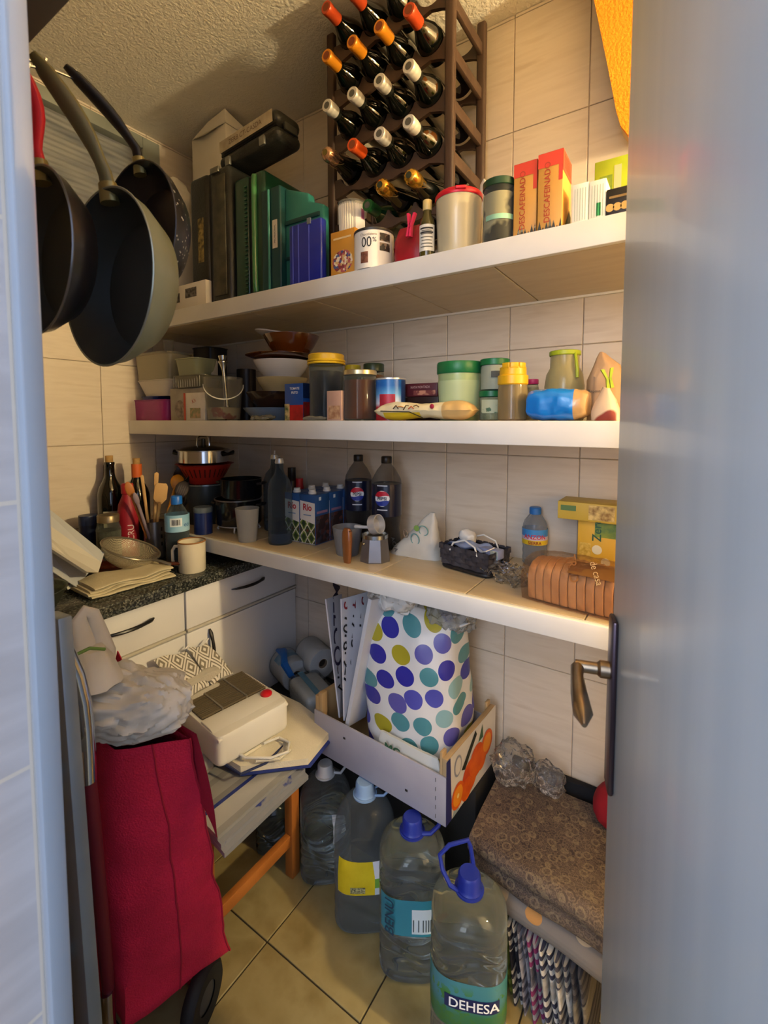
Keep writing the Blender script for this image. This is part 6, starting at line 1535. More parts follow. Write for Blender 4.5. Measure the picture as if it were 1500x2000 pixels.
# white carrier bag on the trolley
wc = onz(256, 1378, .83)
pb = mat('#D6D0C2', .42, c2='#CBC4B4', ns=10)
t = thing('carrier_bag', 'knotted white carrier bag lying on the red trolley', 'bag', (wc[0], wc[1], .776))
g = blob(.25, .16, .118, .014, 12, 21, 90, 56, 2.1, ridge=False); g.wobv(.014, (14, 40, 40), 3, 0).wobv(.004, (30, 110, 110), 7, 0); g.tf(Matrix.Rotation(math.radians(28), 4, 'Z'))
obj('sack', g, pb, t)
gx = [onx(p[0], p[1], wc[0] - .05) for p in [(172, 1310), (164, 1262), (154, 1215), (166, 1194), (182, 1200), (194, 1235), (206, 1272), (196, 1300)]]
loc0 = Vector((wc[0], wc[1], .776))
obj('knot_loop', G().tube([Vector(p) - loc0 for p in gx], [.03, .022, .016, .012, .013, .016, .022, .03], 12, flat=.55).wob(.004, 40, 3), pb, t)
obj('green_print', G().tube([Vector(onx(p[0], p[1], wc[0] + .03)) - loc0 for p in ((150, 1278), (175, 1266), (205, 1268))], .003, 6), mat('#6A8A3A', .6), t)
cn = [onx(p[0], p[1], wc[0] - .03) for p in [(150, 1290), (178, 1275), (210, 1290)]]
obj('neck', G().loft([[Vector((q[0] * 1.0, q[1], 0)) + Vector(onx(182, 1330, wc[0] - .02)) - loc0 for q in ell(.055, .05, 0, 24)], [Vector((q[0], q[1], 0)) + Vector(onx(178, 1290, wc[0] - .03)) - loc0 for q in ell(.04, .035, 0, 24)], [Vector((q[0], q[1], 0)) + Vector(onx(176, 1265, wc[0] - .04)) - loc0 for q in ell(.03, .024, 0, 24)]]).wob(.006, 35, 7, True), pb, t)

# ================================================================== stool with mat, bag, heater
pine = mat('#A9662A', .5, c2='#9A5A22', ns=10, stretch=(1, 1, .2))
SX0, SX1, SY0, SY1, SZ = .56, .892, -.70, -.365, .395
t = thing('wooden_stool', 'orange pine stool under the striped mat', 'stool', (0, 0, 0))
for x in (SX0, SX1 - .032):
    for y in (SY0, SY1 - .032): obj('leg', G().box(x, x + .032, y, y + .032, 0, SZ - .02), pine, t, bevel=.003)
for x in (SX0 + .006, SX1 - .026): obj('stretcher', G().box(x, x + .02, SY0 + .033, SY1 - .033, .105, .14), pine, t, bevel=.002)
for y in (SY0 + .006,): obj('stretcher', G().box(SX0 + .033, SX1 - .033, y, y + .02, .2, .235), pine, t, bevel=.002)
for k in range(5): obj('seat_slat', G().box(SX0 + k * .0668, SX0 + k * .0668 + .062, SY0 - .005, SY1 + .005, SZ - .0195, SZ), pine, t, bevel=.002)
mm = NT('striped_foil'); fx = mm.m_('FRACT', mm.m_('MULTIPLY', mm.x, 7.4)); mm.col(mm.ramp(fx, [(0, '#A9A7A2'), (.3, '#8E8C88'), (.42, '#2C3A80'), (.5, '#B0AEA8'), (.85, '#9A9892')])); mm.p.inputs['Roughness'].default_value = .32; mm.p.inputs['Metallic'].default_value = .35; mm.bump(mm.noise(60, 2), .25, .004)
MX1 = .985
t = thing('cooler_mat', 'silver and blue striped foil mat draped on the stool', 'mat', (.56, -.72, SZ + .001))
ly = [(.0, .012), (.0125, .011), (.024, .010)]
def matpt(u, v, z, sh):
    x = u * (MX1 - .56 - sh); over = max(0, x - (SX1 - .56 + .01)); return (x, v * .285 + u * .012, z - over * over * 2.2 + .0015 * math.sin(u * 17 + v * 5))
for k, (z0, th_) in enumerate(ly):
    sh = .012 * k
    g = G(); g.grid(30, 10, lambda u, v: matpt(u, v, z0 + th_, sh)); nn = len(g.v); g.grid(30, 10, lambda u, v: matpt(u, v, z0 + .0005, sh))
    g.grid(10, 1, lambda u, v: matpt(1, u, z0 + (th_ if v else .0005), sh)); g.grid(30, 1, lambda u, v: matpt(u, 1, z0 + (th_ if v else .0005), sh)); g.grid(30, 1, lambda u, v: matpt(u, 0, z0 + (th_ if v else .0005), sh))
    obj('layer', g, mm.m if k == 2 else mat('#8E8E90', .35, .3, c2='#3A4686', ns=18, nw=(.55, .6)), t)
ZMT = SZ + .037
# canvas tote
tv = mat('#CFC6AE', .85, c2='#C4BAA0', ns=10, bump=.25, bs=300)
cs = [Vector(onz(372, 1452, ZMT + .03)), Vector(onz(470, 1512, ZMT + .012)), Vector(onz(602, 1496, ZMT + .002)), Vector(onz(650, 1436, ZMT + .004)), Vector(onz(585, 1385, ZMT + .03)), Vector(onz(470, 1330, ZMT + .03))]
t = thing('tote_bag', 'folded cream canvas tote with navy trim under the heater', 'bag', (0, 0, 0))
def toteface(off, sc=1.):
    c = sum(cs, Vector()) / 6; v = [c + Vector((0, 0, off + .006))]; f = []
    N = 8; rs_ = []
    for j in range(1, 5):
        for i in range(6):
            for q in range(N):
                p = lerp(cs[i], cs[(i + 1) % 6], q / N); p = lerp(c, p, j / 4 * sc); k = noise.noise(p * 14) * .006 * (j < 4)
                v.append(p + Vector((0, 0, off + k + .012 * (1 - (j / 4) ** 2))))
    M_ = 6 * N
    for i in range(M_): f.append((0, 1 + i, 1 + (i + 1) % M_))
    for j in range(3):
        for i in range(M_): a = 1 + j * M_; f.append((a + i, a + M_ + i, a + M_ + (i + 1) % M_, a + (i + 1) % M_))
    return v, f
v1, f1 = toteface(.022); v2, f2 = toteface(.004); g = G().add(v1, f1).add(v2, [q[::-1] for q in f2])
M_ = 48; o1, o2 = 1 + 3 * M_, len(v1) + 1 + 3 * M_
g.f += [(o1 + i, o2 + i, o2 + (i + 1) % M_, o1 + (i + 1) % M_) for i in range(M_)]
obj('canvas', g, tv, t)
v3, f3 = toteface(-.0, 1.03); v4, f4 = toteface(.003, 1.03)
obj('navy_lining', G().add([p + Vector((0, .004, -.004)) for p in v3], f3).add([p + Vector((0, .004, -.004)) for p in v4], [q[::-1] for q in f4]), mat('#26357A', .7), t)
hz = ZMT + .046
obj('strap', G().tube([onz(p[0], p[1], hz - .004 * k) for k, p in enumerate([(440, 1492), (470, 1512), (520, 1490), (555, 1455), (575, 1420), (572, 1402)])], .0035, 7), mat('#20284A', .8), t)
obj('strap', G().tube([onz(p[0], p[1], hz) for p in [(470, 1480), (500, 1462), (535, 1440), (560, 1446), (566, 1465), (545, 1482), (500, 1486)]], .0045, 8), tv, t)
txt(t, 've', .05, tuple(Vector(onz(575, 1388, ZMT + .045))), inkw, rot=(0, 0, 0), spin=-.6, bold=.02)
# heater
hzt = ZMT + .132; hzb = ZMT + .044
P1, P2, P3, P4 = [Vector(onz(p[0], p[1], hzt)) for p in ((357, 1380), (448, 1453), (545, 1360), (460, 1300))]
cen = (P1 + P2 + P3 + P4) / 4; yaw = math.atan2((P2 - P1 + P3 - P4).y, (P2 - P1 + P3 - P4).x)
HW = ((P2 - P1).length + (P3 - P4).length) / 2; HD = ((P3 - P2).length + (P4 - P1).length) / 2
t = thing('fan_heater', 'white fan heater lying on its back with a dark grille and red knob', 'heater', (cen.x, cen.y, hzb), yaw)
HH = hzt - hzb; wh = mat('#D6D2C8', .35, c2='#CDC8BC', ns=4)
g = G(); gx0, gx1, gy0, gy1 = -HW * .5 + .006, HW * .08, -HD * .5 + .012, HD * .5 - .012
obj('casing', G().loft([ell(HW / 2 * .96, HD / 2 * .96, 0, 48, 12), ell(HW / 2, HD / 2, .01, 48, 12), ell(HW / 2, HD / 2, HH * .8, 48, 12), ell(HW / 2 * .985, HD / 2 * .985, HH * .985, 48, 12)], True, True), wh, t, bevel=.004)
obj('front_slope', G().prism([(HW * .1, HH * .98), (HW * .12, HH * 1.04), (HW * .3, HH * 1.04), (HW * .49, HH * .9), (HW * .49, HH * .8)], -HD / 2 + .004, HD / 2 - .004), wh, t, bevel=.004)
obj('heat_well', G().box(gx0, gx1, gy0, gy1, HH * .985, HH * .992), mat('#1E1812', .7, c2='#4A3E2A', ns=40), t)
ng = 17
for k in range(ng):
    x_ = gx0 + (k + .5) / ng * (gx1 - gx0); obj('grille_bar', G().box(x_ - .0013, x_ + .0013, gy0, gy1, HH * .992, HH * .992 + .005), mat('#7A6C56', .4, .5), t)
for q in (.3, .68): obj('cross_bar', G().box(gx0, gx1, gy0 + q * (gy1 - gy0) - .0025, gy0 + q * (gy1 - gy0) + .0025, HH * .99, HH * .992 + .0065), mat('#8A8274', .4, .5), t)
kx = P4.lerp(P3, .85); kk = Vector(onz(520, 1353, hzt + .008)) - Vector((cen.x, cen.y, hzb)); kk = Matrix.Rotation(-yaw, 3, 'Z') @ kk
obj('knob', G().lathe([(0, .014), (.012, .013), (.0175, .008), (.0175, 0)], 24), mat('#B81420', .3), t, (min(kk.x, HW * .36), kk.y, HH * 1.0))
obj('feet', G().box(-HW * .4, HW * .4, -HD * .4, HD * .4, -.008, .001), mat('#A8A49A', .5), t)
obj('power_cord', G().tube([Vector(onz(p[0], p[1], ZMT + .05)) - Vector((cen.x, cen.y, hzb)) for p in [(455, 1470), (440, 1482), (400, 1470), (375, 1462)]], .0035, 8).tf(Matrix.Rotation(-yaw, 4, 'Z')), mat('#D0CCC0', .4), t)
obj('power_cord', G().tube([Matrix.Rotation(-yaw, 3, 'Z') @ (Vector(onz(p[0], p[1], ZMT + .056)) - Vector((cen.x, cen.y, hzb))) for p in [(455, 1465), (480, 1480), (530, 1480), (562, 1468), (565, 1450), (545, 1440), (515, 1452)]], .0035, 8), mat('#D0CCC0', .4), t)
pl_ = onz(425, 1488, ZMT + .02)
tag(obj('clear_bag', blob(.13, .07, .05, .01, 30, 6, 30, 14), film('#EEEAE0', .3, .6, .15, .7, 60), loc=(pl_[0] - .05, pl_[1] - .02, ZMT + .002), rot=(0, 0, -.3)), 'crumpled clear plastic bag under the heater', 'bag')
# patterned oven mitts
dp = NT('diamond_quilt')
uu = dp.m_('ADD', dp.x, dp.y); vv_ = dp.m_('SUBTRACT', dp.x, dp.y)
ta = dp.m_('ABSOLUTE', dp.m_('SUBTRACT', dp.m_('FRACT', dp.m_('MULTIPLY', uu, 19.)), .5)); tb = dp.m_('ABSOLUTE', dp.m_('SUBTRACT', dp.m_('FRACT', dp.m_('MULTIPLY', vv_, 19.)), .5))
mxx = dp.m_('MAXIMUM', ta, tb); dp.col(dp.ramp(mxx, [(0, '#CFC9BC'), (.1, '#7A7262'), (.24, '#CFC9BC'), (.36, '#70685A'), (.44, '#CFC9BC')])); dp.p.inputs['Roughness'].default_value = .9
mz = hzt + .006
a0 = Vector(onz(292, 1298, .688)); a1 = Vector(onz(402, 1262, .668)); a2 = Vector(onz(462, 1318, mz + .006)); a3 = Vector(onz(357, 1378, mz + .008))
for i, (q0, q1, q2, q3, lab) in enumerate(((a0, lerp(a0, a1, .62), lerp(a3, a2, .55), a3, 'left grey diamond patterned oven mitt on the heater'), (lerp(a0, a1, .6), a1, a2, lerp(a3, a2, .52), 'right grey diamond patterned oven mitt on the heater'))):
    c = (q0 + q1 + q2 + q3) / 4
    t = thing('oven_mitt', lab, 'oven mitt', (c.x, c.y, c.z), (0, 0, 0), 'diamond patterned oven mitts')
    def mp(u, v, s_):
        p = lerp(lerp(q0, q1, u), lerp(q3, q2, u), v) - c
        k = (math.sin(PI * u) ** .4) * (math.sin(PI * v) ** .4)
        e_ = .88 + .12 * k
        return (p.x * e_, p.y * e_, p.z + .011 + s_ * .011 * k + .004 * math.sin(u * 6 + v * 4 + i))
    obj('quilted_shell', G().grid(18, 18, lambda u, v: mp(u, v, 1)).grid(18, 18, lambda u, v: mp(u, v, -1)), dp.m, t)
    obj('hanging_loop', G().tube([(q1.x - c.x, q1.y - c.y, q1.z - c.z + .012), (q1.x - c.x - .002, q1.y - c.y + .012, q1.z - c.z + .02), (q1.x - c.x + .004, q1.y - c.y - .004, q1.z - c.z + .014)], .002, 6), white, t)
# support under mitts (folded towel)
cl = (a0 + a3) / 2
folded('folded_towel', 'grey towel folded up high under the oven mitts', (.60, -.545, ZMT + .001), .1, .19, 8, .024, mat('#B4AC9C', .9, bump=.3, bs=200), 0., 'towel', 5.)

# ================================================================== kitchen roll packs beside the cabinet
dbox = mat('#1C1A18', .8)  # near-black colour that puts shade into the added boxes
tag(obj('shade_prop_box', G().box(.57, .88, -.25, -.01, 0, .40), dbox, bevel=.004), 'added dark box that holds the kitchen rolls and deepens the shade behind the stool', 'box')  # added box: props up the rolls, its dark colour deepens the shade there
t = thing('kitchen_roll_pack', 'pack of white kitchen rolls tied with blue plastic', 'kitchen rolls', (0, 0, 0))
rm = mat('#D5D2CC', .75, c2='#CBC8C2', ns=20)
ax = Vector((.93, -.36, 0)).normalized(); pr = Vector((ax.y, -ax.x, 0)) * -1
Rm = Matrix((pr, Vector((0, 0, 1)), ax)).transposed().to_4x4()
def roll(c, r, L):
    M = Matrix.Translation(c) @ Rm
    o = obj('paper_roll', G().lathe([(.018, -L / 2), (r * .97, -L / 2), (r, -L / 2 + .004), (r, L / 2 - .004), (r * .97, L / 2), (.018, L / 2), (.018, -L / 2)], 32, M=M), rm, t)
    obj('cardboard_core', G().lathe([(.0175, -L / 2 + .001), (.0175, L / 2 - .001), (.015, L / 2 - .001), (.015, -L / 2 + .001)], 20, M=M), mat('#7A6A58', .9), o)
    obj('core_dark', disc((0, 0, L / 2 - .012), .0155, Matrix.Identity(4)).tf(M), mat('#2A221C', .9), o)
c1 = Vector((.618, -.125, .4585)); c2_ = Vector((.695, -.066, .50))
roll(c1, .0565, .12); roll(c2_, .055, .12)
obj('blue_label', G().grid(10, 3, lambda u, v: tuple(c1 + ax * (-.035 + .05 * v) + pr * (.0578 * math.sin(-1.0 + 1.5 * u)) + Vector((0, 0, .0578 * math.cos(-1.0 + 1.5 * u))))), mat('#7FA6BE', .5, c2='#A9C4D2', ns=30), t)
obj('blue_tie', G().tube([c1 + pr * p[0] + ax * p[1] + Vector((0, 0, p[2])) for p in ((-.03, -.05, .062), (-.02, -.01, .07), (-.035, .03, .075), (-.05, .062, .06), (-.03, .075, .02), (.0, .074, -.02))], [.008, .018, .012, .013, .01, .006], 10, flat=.5).wob(.006, 60, 3), mat('#1E62B0', .4), t)
for c in (c1, c2_): obj('plastic_wrap', G().lathe([(.02, .0615), (.0575, .0612), (.0585, .055), (.0585, -.06), (.03, -.063)], 32, M=Matrix.Translation(c) @ Rm), film('#EEF2F6', .03, .5, .1, .5, 50), t)
t = thing('kitchen_roll_pack', 'second wrapped paper pack with a pale blue band beside the crate', 'kitchen rolls', (.785, -.185, .401), math.radians(-24))
obj('paper_pack', G().box(-.085, .085, -.055, .055, 0, .08), rm, t, bevel=.02, seg=4)
obj('blue_band', G().box(-.0855, .0855, -.02, .0, .0852, .0858), mat('#6FA4BC', .5), t)
obj('plastic_wrap', G().box(-.089, .089, -.059, .059, .0, .089), film('#E8EEF2', .04, .5, .1, .5, 60), t, bevel=.022, seg=4)

# ================================================================== fruit crate and what it holds
CR = Vector((1.380, -.352)); CL = Vector((.918, -.322)); cyaw = math.atan2(CR.y - CL.y, CR.x - CL.x); CLn = (CR - CL).length; CD = .295; CZ = .382
ply = mat('#B89A6E', .6, c2='#AE8E60', ns=14, stretch=(1, 1, .3)); lil = mat('#A9A6AE', .5, c2='#A09DA6', ns=8)
tag(obj('support_box', G().box(.93, 1.40, -.205, -.012, 0, CZ - .001), dbox, bevel=.004), 'added dark box that carries the fruit crate and stands for shade behind the jugs', 'box')  # added prop for the crate, coloured dark as the shade behind the jugs
t = thing('fruit_crate', 'pale wooden fruit crate with an orange picture on its end', 'crate', (CL.x, CL.y, CZ), cyaw)
obj('front_board', G().box(0, CLn, 0, .005, 0, .128), lil, t, bevel=.001)
obj('back_board', G().box(0, CLn, CD - .005, CD, 0, .128), lil, t, bevel=.001)
obj('bottom_board', G().box(.004, CLn - .004, .005, CD - .005, 0, .005), ply, t)
for x in (0, CLn - .014):
    e = obj('end_board', G().box(x + .0005, x + .0135, .0055, CD - .0055, .005, .172), ply, t, bevel=.001)
    for y in (.0055, CD - .028): obj('corner_post', G().box(x - .008 if x > .1 else x + .014, x + .0 if x > .1 else x + .03, y, y + .022, .005, .185), ply, e, bevel=.001)
for k in range(5): obj('staple', G().box(CLn - .03, CLn - .0285, -.0008, .0002, .01 + k * .024, .02 + k * .024), mat('#6A665E', .4, .6), t)
for x, z_ in ((.12, .085), (.34, .035)): obj('staple', G().box(x, x + .008, -.0008, .0002, z_, z_ + .006), mat('#4A4844', .4, .6), t)
X_ = CLn + .0005
obj('end_print', quad((X_, .0, .001), (X_, CD, .001), (X_, CD, .17), (X_, .0, .17)), mat('#C9C4BC', .5), t)
obj('navy_print', quad((X_ + .0005, .0, .001), (X_ + .0005, .03, .001), (X_ + .0005, .02, .17), (X_ + .0005, .0, .17)), mat('#23265E', .5), t)
obj('dark_leaf', G().add([(X_ + .0008, .08, .10), (X_ + .0008, .16, .165), (X_ + .0008, .17, .15), (X_ + .0008, .1, .09)], [(0, 1, 2, 3)]), mat('#22281E', .5), t)
obj('dark_leaf', G().add([(X_ + .0008, .18, .12), (X_ + .0008, .205, .16), (X_ + .0008, .21, .12)], [(0, 1, 2)]), mat('#3A5A3A', .5), t)
def odisc(y, z, r, m, e=.001, ry=None): return disc((X_ + e, y, z), r, Matrix.Rotation(PI / 2, 4, 'Y'), 24, ry) and obj('orange_print', G().add([(X_ + e, y + r * math.cos(2 * PI * k / 24), z + (ry or r) * math.sin(2 * PI * k / 24)) for k in range(24)], [tuple(range(24))]), m, t, smooth=False)
om = mat('#D9641A', .45, c2='#C94E14', ns=30); om2 = mat('#E08A22', .45); od = mat('#C0401A', .45, c2='#D9641A', ns=20)
odisc(.13, .055, .045, od); odisc(.17, .075, .045, om, .0013); odisc(.11, .03, .03, om, .0014); odisc(.06, .045, .034, om, .0016); odisc(.06, .045, .026, om2, .0019); odisc(.06, .045, .006, mat('#E8C87A', .5), .0022)
odisc(.235, .09, .036, om, .0016); odisc(.235, .09, .026, om2, .0019); odisc(.2, .06, .03, od, .0012)
obj('leaf_tuft', G().add([(X_ + .0012, .03, .002), (X_ + .0012, .07, .002), (X_ + .0012, .05, .03)], [(0, 1, 2)]), mat('#8A9AA0', .5), t)
odisc(.06, .125, .02, mat('#8A8C96', .5), .0012, .028); odisc(.06, .125, .015, mat('#C9C4BC', .5), .0015, .022)
# dotted laundry bag
dg = NT('polka_dots'); 
vr = nd(dg.n, 'ShaderNodeTexVoronoi'); vr.voronoi_dimensions = '2D'; vr.inputs['Scale'].default_value = 16; vr.inputs['Randomness'].default_value = .28
th_ = dg.m_('ADD', dg.m_('MULTIPLY', dg.x, .85), dg.m_('MULTIPLY', dg.y, .6))
dg.l.new(dg.vec(dg.m_('ADD', th_, dg.m_('MULTIPLY', dg.z, .35)), dg.m_('SUBTRACT', dg.z, dg.m_('MULTIPLY', th_, .35))), vr.inputs['Vector'])
sc_ = nd(dg.n, 'ShaderNodeSeparateColor'); dg.l.new(vr.outputs['Color'], sc_.inputs[0])
pal = dg.ramp(sc_.outputs[0], [(0, '#2A2A94'), (.2, '#4E4EA8'), (.4, '#4E8A90'), (.56, '#A89C28'), (.74, '#88AEAE'), (.88, '#5A56A0')])
dg.col(dg.mix(dg.m_('LESS_THAN', vr.outputs['Distance'], .43), '#D8D6D2', pal)); dg.p.inputs['Roughness'].default_value = .4
t = thing('dotted_bag', 'big white bag with blue, teal and yellow polka dots in the crate', 'bag', (1.2, -.185, CZ + .006))
rings = []
hb = .475
prof = [(0, .118, .095), (.04, .135, .11), (.12, .148, .118), (.22, .152, .12), (.32, .150, .112), (.39, .15, .1), (.43, .148, .085), (.46, .138, .062), (hb, .115, .04)]
for z_, a, b in prof: rings.append(ell(a, b, z_, 48, 3.2, .01 * math.sin(z_ * 9)))
g = G().loft(rings)
bmx = mesh_of('sack', g, dg.m, fix=True)
bm = bmesh.new(); bm.from_mesh(bmx); bmesh.ops.subdivide_edges(bm, edges=bm.edges, cuts=2, use_grid_fill=True)
for v in bm.verts:
    q = v.co * 15; d = Vector((noise.noise(q), noise.noise(q + Vector((9, 0, 0))), noise.noise(q + Vector((0, 9, 0))))) * .009
    crease = -.009 * math.exp(-((v.co.z - .24 - .02 * math.sin(v.co.x * 25)) / .008) ** 2) - .005 * math.exp(-((v.co.z - .15 + .015 * math.sin(v.co.x * 31)) / .006) ** 2)
    out = Vector((v.co.x, v.co.y, 0)).normalized() if v.co.length > 0 else Vector()
    v.co += d + out * crease
    v.co.z = max(0, v.co.z)
bm.to_mesh(bmx); bm.free(); bmx.polygons.foreach_set('use_smooth', [True] * len(bmx.polygons))
obj('sack', bmx, None, t)
obj('loose_corner', G().tube([(.11, -.02, .42), (.14, -.03, .45), (.165, -.035, .462), (.185, -.036, .47)], [.03, .02, .011, .005], 12, flat=.5).wob(.006, 40, 2), dg.m, t)
gw = mat('#B9B8B4', .4, c2='#A5A4A0', ns=14)
def ruffle(name, label, c, w, d, h, m, seed, rz=0., cat='bag'):
    return tag(obj(name, blob(w, d, h, .014, 26, seed, 64, 32, 2.2).wob(.008, 60, seed, True).wob(.003, 130, seed, True), m, loc=c, rot=(0, 0, rz)), label, cat)
ruffle('white_liner', 'crumpled white plastic liner sticking out of the dotted bag', (1.15, -.225, CZ + .468), .17, .12, .07, mat('#C9C7C2', .45), 4)
ruffle('clear_liner', 'crumpled clear plastic at the right top of the dotted bag', (1.31, -.19, CZ + .43), .14, .12, .08, film('#DCDCD8', .3, .8, .12, .8, 50), 9)
wcx, wcy = onz(805, 1485, CZ + .1)[:2]
t = thing('shop_bag', 'white plastic shop bag with green letters folded at the crate front', 'bag', (1.255, -.322, CZ + .008), cyaw)
obj('sheet', G().loft([ell(.1, .012, 0, 28, 4), ell(.105, .014, .06, 28, 4), ell(.1, .009, .12, 28, 4), ell(.09, .004, .142, 28, 4)]).wob(.004, 30, 3), mat('#CFCEC4', .45), t)
txt(t, 'MC', .035, (-.04, -.0195, .118), mat('#2E5A3E', .5), rot=(PI / 2 + .1, 0, 0), bold=.03)
# calendars and paper
def board(label, name, pa, pb, pc_, pd_, y0, y1, m, th=.004, cat='calendar'):
    """pa near-bottom, pb near-top (plane y0), pc far-top, pd far-bottom (plane y1)"""
    A, B, C_, D_ = Vector(ony(*pa, y0)), Vector(ony(*pb, y0)), Vector(ony(*pc_, y1)), Vector(ony(*pd_, y1))
    zmx = ZL - .052
    for q in (A, B, C_, D_): q.z = min(max(q.z, CZ + .007), zmx)
    nn = (B - A).cross(D_ - A).normalized()
    if nn.dot(Vector(CAM) - A) < 0: nn = -nn
    t = thing(name, label, cat, tuple(A))
    obj('sheet', slab([q - A for q in (A, B, C_, D_)], nn * -th), m, t, fix=True, smooth=False)
    def put(s_, size, u, v, mm_, spin=0., bold=0.):
        p = lerp(lerp(A, D_, u), lerp(B, C_, u), v) - A + nn * .001
        xd = (D_ - A).normalized(); yd_ = (B - A); yd_ = (yd_ - xd * yd_.dot(xd)).normalized(); zd = xd.cross(yd_)
        if zd.dot(nn) < 0: pass
        g = glyphs(s_, size, bold)
        g.tf(Matrix.Diagonal((1.7, 1, 1, 1)) @ Matrix.Rotation(spin, 4, 'Z'))
        R_ = Matrix((xd, yd_, zd)).transposed().to_4x4(); R_.translation = p
        obj('lettering', g.tf(R_), mm_, t, smooth=False, fix=False)
    return t, put
papm = mat('#CDCCD2', .6, c2='#C6C5CC', ns=6)
t, put = board('narrow white wall planner leaning at the left of the crate', 'wall_planner', (664, 1402), (637, 1170), (668, 1160), (682, 1392), -.30, -.20, papm)
put('JMELCO', .075, .5, .80, mat('#2A2A5A', .6), -PI / 2, .01); put('VUCIV', .06, .45, .45, inkb, -PI / 2)
t, put = board('white calendar sheet with red and black day numbers', 'calendar_sheet', (673, 1408), (667, 1170), (738, 1150), (708, 1396), -.31, -.16, papm)
for i, nums in enumerate((('3', '4', '5', '6'), ('10', '17', '24', '31'), ('18', '25', '19'), ('19', '26', '12'), ('27', '20', '13'))):
    for j, s_ in enumerate(nums): put(s_, .055, .14 + .24 * j, .93 - .14 * i, mat('#A8283A', .6) if i == 0 else inkb, -PI / 2 if i else -PI / 2, .01)
t, put = board('blank white rolled paper sheets leaning against the dotted bag', 'paper_sheets', (680, 1420), (726, 1172), (768, 1165), (714, 1400), -.315, -.22, mat('#C4C6CC', .55), .012, 'paper')

# ================================================================== big water jugs
wat = mat('#EAF2F2', .0, trans=1., ior=1.33)
_n = wat.node_tree.nodes; _t = _n.new('ShaderNodeBsdfTransparent'); _t.inputs[0].default_value = lin('#EEF3F2'); _m = _n.new('ShaderNodeMixShader'); _m.inputs[0].default_value = .95
wat.node_tree.links.new(_t.outputs[0], _m.inputs[1]); wat.node_tree.links.new(_n['Principled BSDF'].outputs[0], _m.inputs[2]); wat.node_tree.links.new(_m.outputs[0], _n['Material Output'].inputs[0])
pw = clear('#F4F8F8', .1, .04, .42)
def jug(label, p0, p1, row, y, rtop, capm, strapm, fill, lab=None, ribs=7, wall=None, rz=0., sq=3.2, wav=.06, smooth_top=.66, lz=(9, 9)):
    x, r = cyl(p0, p1, row, y); r *= .945; h = zat(rtop, x, y); az = faz(x, y); pass
    t = thing('water_jug', label, 'water jug', (x, y, 0), az + PI / 2 + rz, 'big plastic water jugs on the floor')
    def rad(v):
        if v < .03: return .86 + .14 * (v / .03) ** .5
        if lz[0] - .02 < v < lz[1] + .02: return 1.
        if v < smooth_top: return 1 - wav * (.5 - .5 * math.cos(2 * PI * ribs * (v - .03) / (smooth_top - .03)))
        w = (v - smooth_top) / (.9 - smooth_top); return .2 + .8 * math.sqrt(max(0, 1 - min(1, w) ** 2.1))
    vs = [k / 90 * .9 for k in range(91)]
    def ringv(v, s_=1.):
        q = rad(v) * r * s_; e = 2.0 + (sq - 2) * max(0, min(1, (smooth_top + .1 - v) / .25))
        rg = ell(q, q * .96, h * v, 44, e)
        return [(p[0], p[1], p[2] + (.016 * math.sin(3 * math.atan2(p[1], p[0]) + v * 9) * (1 if .1 < v < smooth_top - .02 and not lz[0] - .02 < v < lz[1] + .02 else 0))) for p in rg]
    if fill:
        obj('water', G().loft([ringv(v) for v in vs if v < fill] + [ringv(fill)]), wat, t)
        obj('bottle_wall', G().loft([ringv(v, 1.006) for v in vs], True, False), wall or pw, t)
    else: obj('bottle_wall', G().loft([ringv(v) for v in vs], True, False), wall or pw, t)
    rc = r * .30
    obj('neck', G().lathe([(rc * .9, h * .88), (rc * .86, h * .93)], 24), wall or pw, t)
    obj('cap', G().lathe([(rc * 1.12, h * .905), (rc * 1.16, h * .91), (rc * 1.02, h * .925), (rc, h * .985), (rc * .86, h), (0, h)], 28), capm, t)
    obj('neck_ring', G().lathe([(rc * 1.05, h * .89), (rc * 1.3, h * .892), (rc * 1.3, h * .903), (rc * 1.05, h * .905)], 28), strapm, t)
    return t, x, r, h, az, ringv
capw, capb, capd = mat('#B9BCBE', .4), mat('#7F9CC0', .4), mat('#1E2C86', .35)
def label_patch(t, ringv, v0, v1, k0, k1, m, s_=1.012, name='label'):
    n = 10; g = G(); rows_ = []
    for j in range(n + 1):
        rg = ringv(v0 + (v1 - v0) * j / n, s_); rows_.append([rg[k % 44] for k in range(k0, k1 + 1)])
    w_ = len(rows_[0]); g.add([p for rw in rows_ for p in rw], [(j * w_ + i, j * w_ + i + 1, (j + 1) * w_ + i + 1, (j + 1) * w_ + i) for j in range(n) for i in range(w_ - 1)])
    return obj(name, g, m, t)
# local -y faces the camera: ring index 33 of 44 is -y
t, x, r, h, az, rv = jug('water jug with a grey white cap, farthest of the four by the stool', 584, 688, 1640, -.30, 1490, capw, capw, .5, ribs=9)
label_patch(t, rv, .40, .62, 34, 38, mat('#CFCFD2', .5, c2='#B8B8BE', ns=60))
obj('carry_strap', G().tube([(r * .3, 0, h * .9), (r * .6, -.01, h * .91), (r * .9, .01, h * .95)], .004, 7), capw, t)
t, x, r, h, az, rv = jug('empty dusty water jug with a pale blue cap and yellow label', 650, 776, 1690, -.335, 1524, capb, capb, 0, ribs=4, wav=.025, wall=clear('#DCE4E8', .12, .12, .6, bump=.25, bs=90), smooth_top=.6, lz=(.32, .57))
label_patch(t, rv, .32, .57, 27, 34, mat('#D0B81E', .5, c2='#C4AA14', ns=30)); label_patch(t, rv, .44, .57, 34, 39, mat('#C4C6D2', .5)); label_patch(t, rv, .37, .44, 34, 39, mat('#6A9A3A', .5)); label_patch(t, rv, .32, .37, 34, 39, mat('#B8C4CC', .5))
